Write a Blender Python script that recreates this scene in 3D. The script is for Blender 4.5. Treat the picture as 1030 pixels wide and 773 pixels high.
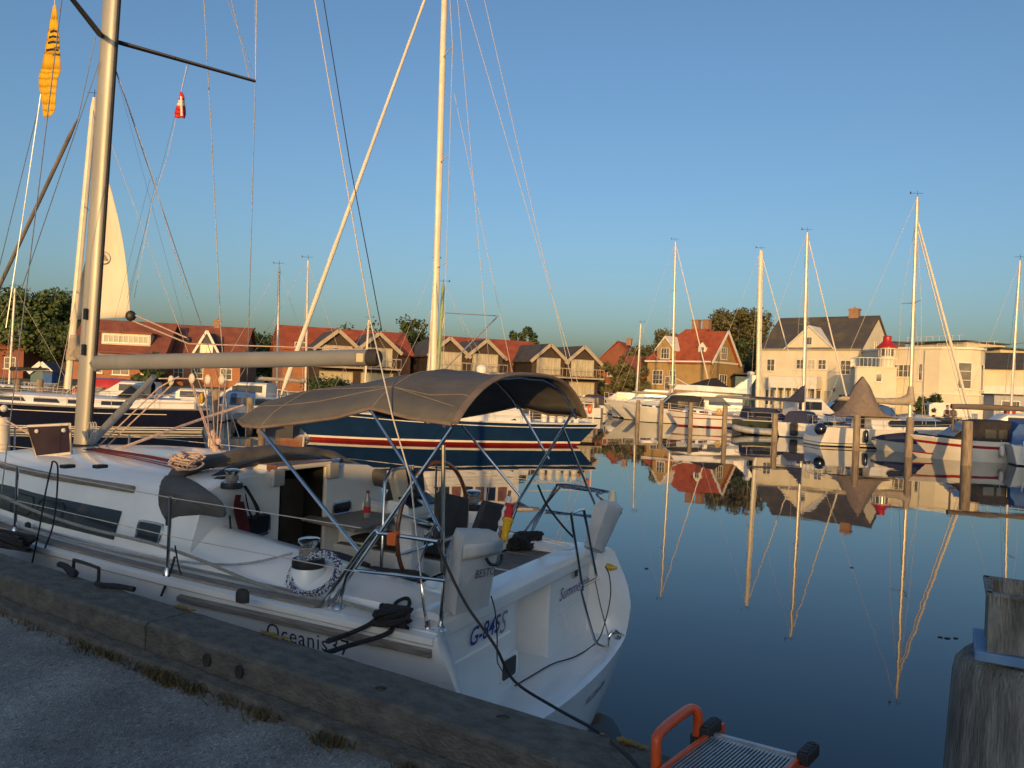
import bpy, math, random
from mathutils import Vector, Matrix
R = math.radians
random.seed(7)
sc = bpy.context.scene
for o in list(bpy.data.objects): bpy.data.objects.remove(o)
COL = sc.collection

# ---------------------------------------------------------------- camera
EYE = 2.7                      # metres above the water
FOC = 772.0; ROLL = 0.041
cam_d = bpy.data.cameras.new('camera'); cam = bpy.data.objects.new('camera', cam_d); COL.objects.link(cam)
cam_d.sensor_width = 36; cam_d.lens = 36*FOC/1030
cam_d.clip_start = 0.05; cam_d.clip_end = 6000
cam.location = (0, 0, EYE)
cam.rotation_euler = (Matrix.Rotation(R(90), 3, 'X') @ Matrix.Rotation(math.atan(ROLL), 3, 'Z')).to_euler()
sc.camera = cam

# ---------------------------------------------------------------- world, sun, exposure
SUN_EL, SUN_AZ = 7.5, 8.0       # azimuth: degrees to the left of straight behind the camera
sdir = Vector((-math.sin(R(SUN_AZ))*math.cos(R(SUN_EL)), -math.cos(R(SUN_AZ))*math.cos(R(SUN_EL)), math.sin(R(SUN_EL))))
w = bpy.data.worlds.new('World'); sc.world = w; w.use_nodes = True
nt = w.node_tree; nt.nodes.clear()
sky = nt.nodes.new('ShaderNodeTexSky'); sky.sky_type = 'NISHITA'; sky.sun_disc = False
sky.sun_elevation = R(SUN_EL); sky.sun_rotation = R(180+SUN_AZ)
sky.air_density = 1.0; sky.dust_density = 3.2; sky.ozone_density = 3.0
bg = nt.nodes.new('ShaderNodeBackground'); bg.inputs['Strength'].default_value = 0.142
wo = nt.nodes.new('ShaderNodeOutputWorld')
nt.links.new(sky.outputs[0], bg.inputs[0]); nt.links.new(bg.outputs[0], wo.inputs[0])
sl = bpy.data.lights.new('sun', 'SUN'); sl.energy = 2.35; sl.angle = R(0.5); sl.color = (1.0, 0.56, 0.17)
so = bpy.data.objects.new('sun', sl); COL.objects.link(so)
so.rotation_euler = sdir.to_track_quat('Z', 'Y').to_euler(); so.location = (0, -20, 30)
sc.view_settings.view_transform = 'Standard'; sc.view_settings.look = 'None'
sc.view_settings.gamma = 1.0; sc.view_settings.exposure = 0.62
sc.cycles.max_bounces = 6; sc.cycles.use_denoising = True

# ---------------------------------------------------------------- photo -> place
_N = math.sqrt(1+ROLL*ROLL)
def ray(px, py):
    u = px-515; v = 386.5-py
    return Vector(((u-ROLL*v)/_N, FOC, (ROLL*u+v)/_N))
def at(px, py, Y):              # the point seen at a pixel at distance Y
    r = ray(px, py); return Vector((0, 0, EYE)) + r*(Y/FOC)
def onz(px, py, z):             # the point seen at a pixel at height z
    r = ray(px, py); return Vector((0, 0, EYE)) + r*((z-EYE)/r.z)

# ---------------------------------------------------------------- mesh collector
class MB:
    def __init__(s): s.v = []; s.f = []; s.m = []
    def add(s, vs, fs, mi=0):
        b = len(s.v); s.v += [tuple(v) for v in vs]; s.f += [tuple(b+i for i in f) for f in fs]; s.m += [mi]*len(fs); return s
    def box(s, c, d, rz=0, mi=0, rx=0, ry=0):
        hx, hy, hz = d[0]/2, d[1]/2, d[2]/2
        M = Matrix.Rotation(rz, 3, 'Z') @ Matrix.Rotation(ry, 3, 'Y') @ Matrix.Rotation(rx, 3, 'X')
        c = Vector(c)
        vs = [c + M @ Vector((x*hx, y*hy, z*hz)) for z in (-1, 1) for y in (-1, 1) for x in (-1, 1)]
        return s.add(vs, [(0,2,3,1),(4,5,7,6),(0,1,5,4),(2,6,7,3),(0,4,6,2),(1,3,7,5)], mi)
    def bar(s, a, b, w, h, mi=0):          # box beam from a to b
        a = Vector(a); b = Vector(b); d = (b-a).normalized()
        up = Vector((0,0,1)) if abs(d.z) < .95 else Vector((0,1,0))
        sd = d.cross(up).normalized(); u = sd.cross(d)
        vs = [p + sd*(i*w/2) + u*(j*h/2) for p in (a, b) for (i, j) in ((-1,-1),(1,-1),(1,1),(-1,1))]
        return s.add(vs, [(0,1,2,3),(7,6,5,4),(0,4,5,1),(1,5,6,2),(2,6,7,3),(3,7,4,0)], mi)
    def tube(s, pts, r, n=8, mi=0, closed=False, oval=1.0):
        pts = [Vector(p) for p in pts]; k = len(pts)
        rs = r if isinstance(r, (list, tuple)) else [r]*k
        prev = None; rings = []
        for i, p in enumerate(pts):
            if closed: t = (pts[(i+1)%k]-pts[i-1])
            else: t = pts[min(i+1,k-1)]-pts[max(i-1,0)]
            if t.length < 1e-9: t = Vector((0,0,1))
            t.normalize()
            if prev is None:
                a = Vector((0,0,1)) if abs(t.z) < .9 else Vector((1,0,0))
                u = (a - t*a.dot(t)).normalized()
            else:
                u = prev - t*prev.dot(t)
                u = u.normalized() if u.length > 1e-6 else Vector((1,0,0))
            prev = u; q = t.cross(u)
            rings.append([p + u*(math.cos(2*math.pi*j/n)*rs[i]*oval) + q*(math.sin(2*math.pi*j/n)*rs[i]) for j in range(n)])
        return s.loft(rings, mi, closed)
    def loft(s, rings, mi=0, closed=False, ringclosed=True, caps=True):
        k = len(rings); n = len(rings[0]); vs = [v for r in rings for v in r]; fs = []; ms = None
        for i in range(k if closed else k-1):
            j = (i+1) % k
            for a in range(n if ringclosed else n-1):
                b = (a+1) % n
                fs.append((i*n+a, i*n+b, j*n+b, j*n+a))
        if caps and not closed and ringclosed:
            fs.append(tuple(range(n))[::-1]); fs.append(tuple((k-1)*n+i for i in range(n)))
        return s.add(vs, fs, mi)
    def lathe(s, c, prof, n=16, mi=0, axis='Z', scale=(1,1)):
        c = Vector(c); rings = []
        for r, z in prof:
            ring = []
            for j in range(n):
                a = 2*math.pi*j/n; x, y = r*math.cos(a)*scale[0], r*math.sin(a)*scale[1]
                ring.append(c + (Vector((x,y,z)) if axis == 'Z' else Vector((z,x,y)) if axis == 'X' else Vector((x,z,y))))
            rings.append(ring)
        return s.loft(rings, mi)
    def ball(s, c, r, n=12, mi=0, sc=(1,1,1)):
        c = Vector(c); rings = []
        for i in range(n//2+1):
            ph = math.pi*(i/(n//2)) ; ph = min(max(ph, .02), math.pi-.02)
            rings.append([c + Vector((math.sin(ph)*math.cos(2*math.pi*j/n)*r*sc[0], math.sin(ph)*math.sin(2*math.pi*j/n)*r*sc[1], -math.cos(ph)*r*sc[2])) for j in range(n)])
        return s.loft(rings, mi)
    def poly(s, pts, mi=0): return s.add(pts, [tuple(range(len(pts)))], mi)
    def prism(s, pts, vec, mi=0):
        pts = [Vector(p) for p in pts]; vec = Vector(vec); n = len(pts)
        return s.add(pts+[p+vec for p in pts], [tuple(range(n))[::-1], tuple(range(n, 2*n))]+[(i, (i+1)%n, n+(i+1)%n, n+i) for i in range(n)], mi)
    def sheet(s, grid, th=0.0, mi=0):      # grid of points with thickness downwards
        k = len(grid); n = len(grid[0])
        if th == 0: return s.loft(grid, mi, ringclosed=False)
        low = [[Vector(p)-Vector((0,0,th)) for p in r] for r in grid]
        vs = [Vector(p) for r in grid for p in r]+[p for r in low for p in r]; o = k*n; fs = []
        for i in range(k-1):
            for a in range(n-1):
                fs.append((i*n+a, i*n+a+1, (i+1)*n+a+1, (i+1)*n+a)); fs.append((o+i*n+a, o+(i+1)*n+a, o+(i+1)*n+a+1, o+i*n+a+1))
        for i in range(k-1):
            for a in (0, n-1): fs.append((i*n+a, (i+1)*n+a, o+(i+1)*n+a, o+i*n+a))
        for a in range(n-1):
            for i in (0, k-1): fs.append((i*n+a, i*n+a+1, o+i*n+a+1, o+i*n+a))
        return s.add(vs, fs, mi)
    def build(s, name, mat, parent=None, smooth=False, bevel=0, world=False, label=None, solid=0, subd=0):
        me = bpy.data.meshes.new(name); off = Vector((0,0,0))
        if parent is None and not world and s.v:
            xs = [v[0] for v in s.v]; ys = [v[1] for v in s.v]; zs = [v[2] for v in s.v]
            off = Vector(((min(xs)+max(xs))/2, (min(ys)+max(ys))/2, min(zs)))
        me.from_pydata([tuple(Vector(v)-off) for v in s.v], [], s.f)
        for m in (mat if isinstance(mat, (list, tuple)) else [mat]): me.materials.append(m)
        me.polygons.foreach_set('material_index', s.m)
        if smooth: me.polygons.foreach_set('use_smooth', [True]*len(s.f))
        me.update()
        import bmesh
        bm = bmesh.new(); bm.from_mesh(me)
        bmesh.ops.recalc_face_normals(bm, faces=bm.faces); bm.to_mesh(me); bm.free()
        if smooth: me.set_sharp_from_angle(angle=R(38))
        o = bpy.data.objects.new(name, me); COL.objects.link(o); o.location = off
        if parent: o.parent = parent
        if label: o['label'] = label
        if solid:
            md = o.modifiers.new('solid', 'SOLIDIFY'); md.thickness = solid; md.offset = 0
        if subd:
            md = o.modifiers.new('sub', 'SUBSURF'); md.levels = subd; md.render_levels = subd
        if bevel:
            md = o.modifiers.new('bevel', 'BEVEL'); md.width = bevel; md.segments = 2; md.limit_method = 'ANGLE'
        return o
def tag(o, label, cat=None, group=None, kind=None):
    if label: o['label'] = label
    if cat: o['category'] = cat
    if group: o['group'] = group
    if kind: o['kind'] = kind
    return o
def thing(name, loc, rz, label, cat, group=None):
    o = bpy.data.objects.new(name, None); COL.objects.link(o)
    o.location = loc; o.rotation_euler = (0, 0, rz); o.empty_display_size = .2
    return tag(o, label, cat, group)
def copy_tree(o, parent=None):
    c = o.copy(); COL.objects.link(c); c.parent = parent
    for ch in list(o.children): copy_tree(ch, c)
    return c
def text_mb(mb, body, size, origin, ux, uy, depth=.003, shear=0, mi=0, spacing=1.0, center=True, bend=None, thin=0):
    cu = bpy.data.curves.new('t', 'FONT'); cu.body = body; cu.size = size; cu.shear = shear; cu.space_character = spacing; cu.offset = -thin*size
    cu.resolution_u = 3; cu.align_x = 'CENTER' if center else 'LEFT'
    ob = bpy.data.objects.new('t', cu); COL.objects.link(ob)
    me = ob.to_mesh(); ux = Vector(ux).normalized(); uy = Vector(uy).normalized(); n = ux.cross(uy)
    vs = []
    for v in me.vertices:
        p = Vector(origin)+ux*v.co.x+uy*v.co.y+n*depth
        if bend: p = bend(p)
        vs.append(p)
    mb.add(vs, [tuple(p.vertices) for p in me.polygons], mi)
    ob.to_mesh_clear(); bpy.data.objects.remove(ob); bpy.data.curves.remove(cu)
def sag(a, b, s, n=10):
    a = Vector(a); b = Vector(b)
    return [a.lerp(b, i/n) - Vector((0,0,s*4*(i/n)*(1-i/n))) for i in range(n+1)]
def smooth_path(pts, n=6):
    pts = [Vector(p) for p in pts]; out = []
    for i in range(len(pts)-1):
        p0 = pts[max(i-1,0)]; p1 = pts[i]; p2 = pts[i+1]; p3 = pts[min(i+2,len(pts)-1)]
        for k in range(n):
            t = k/n
            out.append(.5*((2*p1)+(p2-p0)*t+(2*p0-5*p1+4*p2-p3)*t*t+(3*p1-p0-3*p2+p3)*t**3))
    out.append(pts[-1]); return out

# ---------------------------------------------------------------- materials
MATS = {}
def pm(name, c1, c2=None, scale=3.0, rough=.6, bump=0.0, bscale=None, metal=0.0, spec=None, detail=4, ramp=(.35,.65), coat=0, rvar=0, stretch=(1,1,1), coords='Object', rot=None):
    m = bpy.data.materials.new(name); m.use_nodes = True; t = m.node_tree; b = t.nodes['Principled BSDF']
    b.inputs['Roughness'].default_value = rough; b.inputs['Metallic'].default_value = metal
    if spec is not None: b.inputs['Specular IOR Level'].default_value = spec
    if coat: b.inputs['Coat Weight'].default_value = coat; b.inputs['Coat Roughness'].default_value = .08
    if c2 is None: c2 = tuple(x*.86 for x in c1)
    tc = t.nodes.new('ShaderNodeTexCoord'); mp = t.nodes.new('ShaderNodeMapping'); mp.inputs['Scale'].default_value = stretch
    if rot is None: t.links.new(tc.outputs[coords], mp.inputs[0])
    else:
        vr = t.nodes.new('ShaderNodeVectorRotate'); vr.rotation_type = 'Z_AXIS'; vr.inputs['Angle'].default_value = rot
        t.links.new(tc.outputs[coords], vr.inputs[0]); t.links.new(vr.outputs[0], mp.inputs[0])
    nz = t.nodes.new('ShaderNodeTexNoise'); nz.inputs['Scale'].default_value = scale; nz.inputs['Detail'].default_value = detail
    nz.inputs['Roughness'].default_value = .6
    t.links.new(mp.outputs[0], nz.inputs['Vector'])
    cr = t.nodes.new('ShaderNodeValToRGB'); cr.color_ramp.elements[0].position = ramp[0]; cr.color_ramp.elements[1].position = ramp[1]
    cr.color_ramp.elements[0].color = (*c1, 1); cr.color_ramp.elements[1].color = (*c2, 1)
    t.links.new(nz.outputs['Fac'], cr.inputs[0]); t.links.new(cr.outputs[0], b.inputs['Base Color'])
    if rvar:
        mr = t.nodes.new('ShaderNodeMapRange'); mr.inputs[3].default_value = max(0,rough-rvar); mr.inputs[4].default_value = rough+rvar
        t.links.new(nz.outputs['Fac'], mr.inputs[0]); t.links.new(mr.outputs[0], b.inputs['Roughness'])
    if bump:
        n2 = t.nodes.new('ShaderNodeTexNoise'); n2.inputs['Scale'].default_value = bscale or scale*4; n2.inputs['Detail'].default_value = 5
        t.links.new(mp.outputs[0], n2.inputs['Vector'])
        bp_ = t.nodes.new('ShaderNodeBump'); bp_.inputs['Strength'].default_value = bump; bp_.inputs['Distance'].default_value = .02
        t.links.new(n2.outputs['Fac'], bp_.inputs['Height']); t.links.new(bp_.outputs[0], b.inputs['Normal'])
    MATS[name] = m; return m
def wave_over(m, scale, axis='Z', dark=.75, width=.9, bump=.6, dist=.02, coords='Object', kind='BANDS'):
    """planks, tiles or bricks as lines in colour and bump"""
    t = m.node_tree; b = t.nodes['Principled BSDF']
    tc = t.nodes.new('ShaderNodeTexCoord')
    if kind == 'BRICK':
        wv = t.nodes.new('ShaderNodeTexBrick'); wv.inputs['Scale'].default_value = scale
        wv.inputs['Color1'].default_value = (1,1,1,1); wv.inputs['Color2'].default_value = (.85,.85,.85,1); wv.inputs['Mortar'].default_value = (dark,dark,dark,1)
        wv.inputs['Mortar Size'].default_value = .02
        mp = t.nodes.new('ShaderNodeMapping'); mp.inputs['Rotation'].default_value = (R(90),0,0)
        t.links.new(tc.outputs[coords], mp.inputs[0]); t.links.new(mp.outputs[0], wv.inputs[0]); outp = wv.outputs['Color']
        col = outp
    else:
        wv = t.nodes.new('ShaderNodeTexWave'); wv.bands_direction = axis; wv.wave_profile = 'SAW'; wv.inputs['Scale'].default_value = scale
        t.links.new(tc.outputs[coords], wv.inputs[0])
        cr = t.nodes.new('ShaderNodeValToRGB'); cr.color_ramp.elements[0].position = 0; cr.color_ramp.elements[1].position = 1
        cr.color_ramp.elements[0].color = (dark,dark,dark,1)
        e = cr.color_ramp.elements.new(1-width); e.color = (1,1,1,1)
        t.links.new(wv.outputs['Color'], cr.inputs[0]); col = cr.outputs[0]
    mx = t.nodes.new('ShaderNodeMix'); mx.data_type = 'RGBA'; mx.blend_type = 'MULTIPLY'; mx.inputs[0].default_value = 1
    old = b.inputs['Base Color'].links[0].from_socket
    t.links.new(old, mx.inputs[6]); t.links.new(col, mx.inputs[7]); t.links.new(mx.outputs[2], b.inputs['Base Color'])
    bp_ = t.nodes.new('ShaderNodeBump'); bp_.inputs['Strength'].default_value = bump; bp_.inputs['Distance'].default_value = dist
    t.links.new(col, bp_.inputs['Height'])
    if b.inputs['Normal'].links: t.links.new(b.inputs['Normal'].links[0].from_socket, bp_.inputs['Normal'])
    t.links.new(bp_.outputs[0], b.inputs['Normal'])
    return m

GEL = pm('gelcoat', (.86,.86,.84), (.76,.77,.75), 1.6, .22, coat=.4, rvar=.08, detail=6)
GELF = pm('boat_white', (.76,.75,.72), (.64,.63,.60), 1.2, .35, rvar=.1)
DECKW = pm('deck_white', (.72,.72,.70), (.63,.63,.61), 3, .55, bump=.15, bscale=260)
CREAM = pm('cream', (.72,.66,.54), (.62,.56,.45), 1.5, .5)
TEAK = pm('grey_teak', (.32,.28,.235), (.19,.165,.14), 7, .8, bump=.4, bscale=60, stretch=(1,8,8))
TEAKD = pm('teak_deck', (.23,.20,.17), (.14,.12,.10), 6, .8, bump=.2, bscale=50); wave_over(TEAKD, 3.6, 'Y', dark=.25, width=.88)
VARN = pm('varnished_wood', (.26,.10,.035), (.16,.06,.02), 6, .3, coat=.5)
STEEL = pm('steel', (.62,.62,.62), (.52,.52,.53), 8, .18, metal=1, rvar=.06)
ALU = pm('aluminium', (.46,.45,.41), (.38,.37,.34), 5, .42, metal=.75, rvar=.08, stretch=(1,1,.2))
MASTW = pm('mast_cream', (.74,.68,.54), (.64,.58,.44), 2, .4)
MASTA = pm('mast_alu', (.60,.57,.50), (.50,.48,.42), 2, .4, metal=.3)
BLK = pm('black', (.012,.012,.013), (.02,.02,.022), 8, .5)
RUB = pm('rubber', (.022,.022,.024), (.035,.035,.035), 12, .75, bump=.1)
BOOMG = pm('boom_grey', (.27,.27,.26), (.21,.21,.205), 1.5, .5, metal=.2)
CANG = pm('canvas_grey', (.115,.114,.112), (.080,.079,.078), 3, .85, bump=.7, bscale=7, detail=6)
CANB = pm('canvas_brown', (.17,.135,.105), (.125,.10,.08), 4, .85, bump=.3, bscale=16)
CANTRIM = pm('canvas_trim', (.20,.155,.125), (.15,.12,.10), 8, .8, bump=.3, bscale=30)
THREAD = pm('thread', (.25,.215,.17), None, 20, .8)
CANK = pm('canvas_black', (.018,.016,.016), (.032,.029,.028), 5, .85, bump=.4, bscale=12)
CANN = pm('canvas_navy', (.02,.025,.06), (.035,.04,.085), 5, .85, bump=.3, bscale=12)
CANBL = pm('canvas_blue', (.03,.09,.26), (.05,.13,.33), 5, .8, bump=.3)
CANT = pm('canvas_taupe', (.24,.185,.15), (.18,.14,.115), 4, .85, bump=.3, bscale=8)
CANTR = pm('canvas_tan', (.42,.35,.26), (.32,.27,.20), 4, .85, bump=.3, bscale=8)
CUSH = pm('cushion', (.05,.047,.047), (.035,.033,.034), 6, .9, bump=.3, bscale=60)
WBAG = pm('white_bag', (.62,.62,.60), (.50,.50,.49), 3, .6, bump=.5, bscale=7)
NAVY = pm('navy_hull', (.008,.010,.028), (.012,.015,.035), 2, .14, coat=.6)
BLUEH = pm('blue_hull', (.007,.026,.085), (.010,.034,.10), 1.5, .2, coat=.5, rvar=.08)
GREENH = pm('green_hull', (.035,.05,.03), (.05,.065,.04), 2, .3, coat=.4)
REDS = pm('red_stripe', (.34,.02,.02), (.24,.015,.018), 2, .4)
ANTI = pm('antifoul', (.015,.03,.05), (.02,.035,.04), 4, .8)
DGLASS = pm('tinted_window', (.010,.014,.025), (.02,.024,.035), 2, .16, spec=.4)
GLASS = pm('window_glass', (.05,.055,.06), (.16,.14,.11), .7, .06, spec=.8)
CURT = pm('curtained_glass', (.62,.55,.38), (.40,.36,.26), 1.6, .15, stretch=(6,6,.6))
ROPEW = pm('rope_white', (.55,.52,.45), (.30,.30,.32), 90, .9, bump=.5, bscale=160)
ROPEB = pm('rope_blue_fleck', (.62,.63,.64), (.04,.07,.18), 60, .9, bump=.5, ramp=(.48,.52), detail=1)
ROPEK = pm('rope_black', (.012,.012,.014), (.03,.03,.032), 60, .9, bump=.6, bscale=120)
ROPER = pm('rope_red', (.16,.02,.025), (.06,.01,.012), 60, .9, bump=.6)
ROPEP = pm('rope_pale', (.60,.50,.42), (.42,.26,.22), 40, .9, bump=.3)
ROPEG = pm('webbing', (.34,.33,.29), (.24,.23,.20), 40, .9, bump=.4)
WIRE = pm('wire', (.38,.38,.38), (.30,.30,.30), 20, .35, metal=.8)
WIREP = pm('wire_pale', (.62,.56,.48), None, 20, .5)
SAILC = pm('sailcloth', (.76,.70,.58), (.68,.61,.49), .8, .8, bump=.25, bscale=2.2, stretch=(1,1,.4))
YEL = pm('pennant_yellow', (.74,.42,.01), (.66,.36,.01), 6, .8, bump=.15, bscale=5)
REDF = pm('flag_red', (.55,.03,.03), None, 6, .8); WHF = pm('flag_white', (.75,.72,.68), None, 6, .8); GOLDF = pm('flag_gold', (.75,.42,.02), None, 6, .8)
ORG = pm('orange_paint', (.72,.10,.015), (.58,.075,.012), 5, .42, coat=.2)
ORGT = pm('orange_tag', (.80,.16,.04), None, 5, .6)
REDP = pm('red_paint', (.45,.025,.02), (.35,.02,.02), 2, .4)
GREENM = pm('green_mast', (.26,.36,.16), (.20,.29,.12), 3, .5)
PILE = pm('pile_wood', (.38,.30,.21), (.19,.15,.11), 3.0, .85, bump=.9, bscale=16, stretch=(3,3,.5))
PILEN = pm('weathered_wood', (.33,.325,.295), (.13,.127,.115), 4.5, .9, bump=1.0, bscale=26, stretch=(5,5,.7), detail=8)
QUAYW = pm('quay_timber', (.175,.165,.14), (.075,.072,.062), 9, .9, bump=1.0, bscale=40, stretch=(1.1,1.8,1.8), detail=14, ramp=(.30,.68), rot=R(31.8))
PINK = pm('hatch_smoked', (.045,.030,.042), (.03,.02,.03), 3, .12, spec=.7)
YELP = pm('yellow_plastic', (.70,.42,.02), None, 5, .4)
PUTTY = pm('grey_plastic', (.40,.41,.42), (.30,.31,.32), 5, .5)
BLUEP = pm('blue_paint', (.16,.30,.50), (.11,.22,.40), 6, .6, bump=.2)
TEXTB = pm('lettering_blue', (.015,.03,.24), None, 5, .5)
TEXTK = pm('lettering_dark', (.03,.03,.05), None, 5, .5)
TEXTG = pm('lettering_grey', (.20,.22,.24), None, 5, .5)
SKIN = pm('skin', (.45,.28,.20), None, 5, .6); CLOTH1 = pm('cloth_dark', (.03,.035,.06), None, 5, .9); CLOTH2 = pm('cloth_grey', (.10,.10,.12), None, 5, .9)
HAIR = pm('hair', (.06,.04,.03), None, 5, .8)

WALLW = pm('render_white', (.74,.67,.50), (.64,.57,.42), .5, .8, bump=.1, bscale=6, detail=7)
WALLY = pm('brick_yellow', (.50,.33,.13), (.40,.26,.10), .8, .85, bump=.1); wave_over(WALLY, 3.0, kind='BRICK', dark=.7, bump=.2)
WALLR = pm('brick_red', (.30,.10,.055), (.22,.075,.045), .8, .85); wave_over(WALLR, 3.0, kind='BRICK', dark=.75, bump=.2)
WALLRO = pm('brick_orange', (.44,.19,.09), (.34,.14,.07), .8, .85); wave_over(WALLRO, 3.0, kind='BRICK', dark=.75, bump=.2)
TIMB = pm('timber_brown', (.075,.05,.035), (.045,.032,.024), 2, .8); wave_over(TIMB, 2.2, 'X', dark=.5)
TRIM = pm('trim_tan', (.46,.38,.27), (.38,.31,.22), 2, .7)
WHT = pm('trim_white', (.78,.75,.68), (.70,.67,.60), 2, .6)
ROOFR = pm('tiles_red', (.42,.095,.035), (.27,.06,.028), 1.0, .8, detail=8, bump=.1); wave_over(ROOFR, 1.5, 'X', dark=.72, bump=.8, dist=.05)
ROOFB = pm('tiles_brown', (.27,.085,.045), (.17,.055,.035), 1.2, .8, detail=8, bump=.1); wave_over(ROOFB, 1.5, 'X', dark=.72, bump=.8, dist=.05)
ROOFS = pm('slate', (.075,.070,.066), (.16,.125,.06), .55, .8, detail=10, ramp=(.45,.72), bump=.3, bscale=4)
ROOFD = pm('roof_dark', (.06,.052,.045), (.09,.08,.07), 1.2, .8, detail=8)
BRK = pm('chimney_brick', (.34,.20,.12), (.26,.15,.09), 3, .85)
SHEDT = pm('shed_teal', (.10,.17,.18), (.08,.14,.15), 2, .7); wave_over(SHEDT, 2.5, 'X', dark=.6)
LEAF = pm('leaf', (.05,.085,.018), (.085,.12,.03), .9, .7, detail=2)
LEAFD = pm('leaf_dark', (.032,.055,.014), (.055,.08,.022), .9, .7, detail=2)
LEAFO = pm('leaf_olive', (.085,.085,.028), (.13,.115,.04), .9, .7, detail=2)
BARK = pm('bark', (.10,.075,.05), (.06,.045,.03), 4, .9, bump=.5)
# ================================================================ SETTING
def water_mat():
    m = bpy.data.materials.new('water'); m.use_nodes = True; t = m.node_tree; b = t.nodes['Principled BSDF']
    b.inputs['Base Color'].default_value = (.004, .018, .034, 1); b.inputs['Roughness'].default_value = .015; b.inputs['IOR'].default_value = 1.36
    tc = t.nodes.new('ShaderNodeTexCoord')
    n1 = t.nodes.new('ShaderNodeTexNoise'); n1.inputs['Scale'].default_value = .55; n1.inputs['Detail'].default_value = 2
    n2 = t.nodes.new('ShaderNodeTexNoise'); n2.inputs['Scale'].default_value = 3.2; n2.inputs['Detail'].default_value = 3
    ad = t.nodes.new('ShaderNodeMath'); ad.operation = 'MULTIPLY_ADD'; ad.inputs[1].default_value = .12
    t.links.new(tc.outputs['Object'], n1.inputs[0]); t.links.new(tc.outputs['Object'], n2.inputs[0])
    t.links.new(n2.outputs['Fac'], ad.inputs[0]); t.links.new(n1.outputs['Fac'], ad.inputs[2])
    # one faint set of ring ripples out on the open water
    mp = t.nodes.new('ShaderNodeMapping'); mp.inputs['Location'].default_value = (-4.05, -9.1, 0)
    wv = t.nodes.new('ShaderNodeTexWave'); wv.wave_type = 'RINGS'; wv.rings_direction = 'Z'; wv.inputs['Scale'].default_value = 1.1; wv.inputs['Distortion'].default_value = .4
    t.links.new(tc.outputs['Object'], mp.inputs[0]); t.links.new(mp.outputs[0], wv.inputs[0])
    ln = t.nodes.new('ShaderNodeVectorMath'); ln.operation = 'LENGTH'; t.links.new(mp.outputs[0], ln.inputs[0])
    mr = t.nodes.new('ShaderNodeMapRange'); mr.inputs[1].default_value = .6; mr.inputs[2].default_value = 1.9; mr.inputs[3].default_value = .012; mr.inputs[4].default_value = 0
    t.links.new(ln.outputs['Value'], mr.inputs[0])
    mu = t.nodes.new('ShaderNodeMath'); mu.operation = 'MULTIPLY'; t.links.new(wv.outputs['Fac'], mu.inputs[0]); t.links.new(mr.outputs[0], mu.inputs[1])
    a2 = t.nodes.new('ShaderNodeMath'); a2.operation = 'ADD'; t.links.new(ad.outputs[0], a2.inputs[0]); t.links.new(mu.outputs[0], a2.inputs[1])
    bp_ = t.nodes.new('ShaderNodeBump'); bp_.inputs['Strength'].default_value = .22; bp_.inputs['Distance'].default_value = .013
    pn = t.nodes.new('ShaderNodeTexNoise'); pn.inputs['Scale'].default_value = .11; pn.inputs['Detail'].default_value = 3; t.links.new(tc.outputs['Object'], pn.inputs[0])
    pr = t.nodes.new('ShaderNodeMapRange'); pr.inputs[1].default_value = .38; pr.inputs[2].default_value = .68; pr.inputs[3].default_value = .13; pr.inputs[4].default_value = .40
    t.links.new(pn.outputs['Fac'], pr.inputs[0]); t.links.new(pr.outputs[0], bp_.inputs['Strength'])
    t.links.new(a2.outputs[0], bp_.inputs['Height']); t.links.new(bp_.outputs[0], b.inputs['Normal'])
    return m
tag(MB().poly([(-3000,-3000,0),(3000,-3000,0),(3000,3000,0),(-3000,3000,0)]).build('water', water_mat(), world=True), 'calm dark blue harbour water reflecting the boats', kind='structure')

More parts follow.
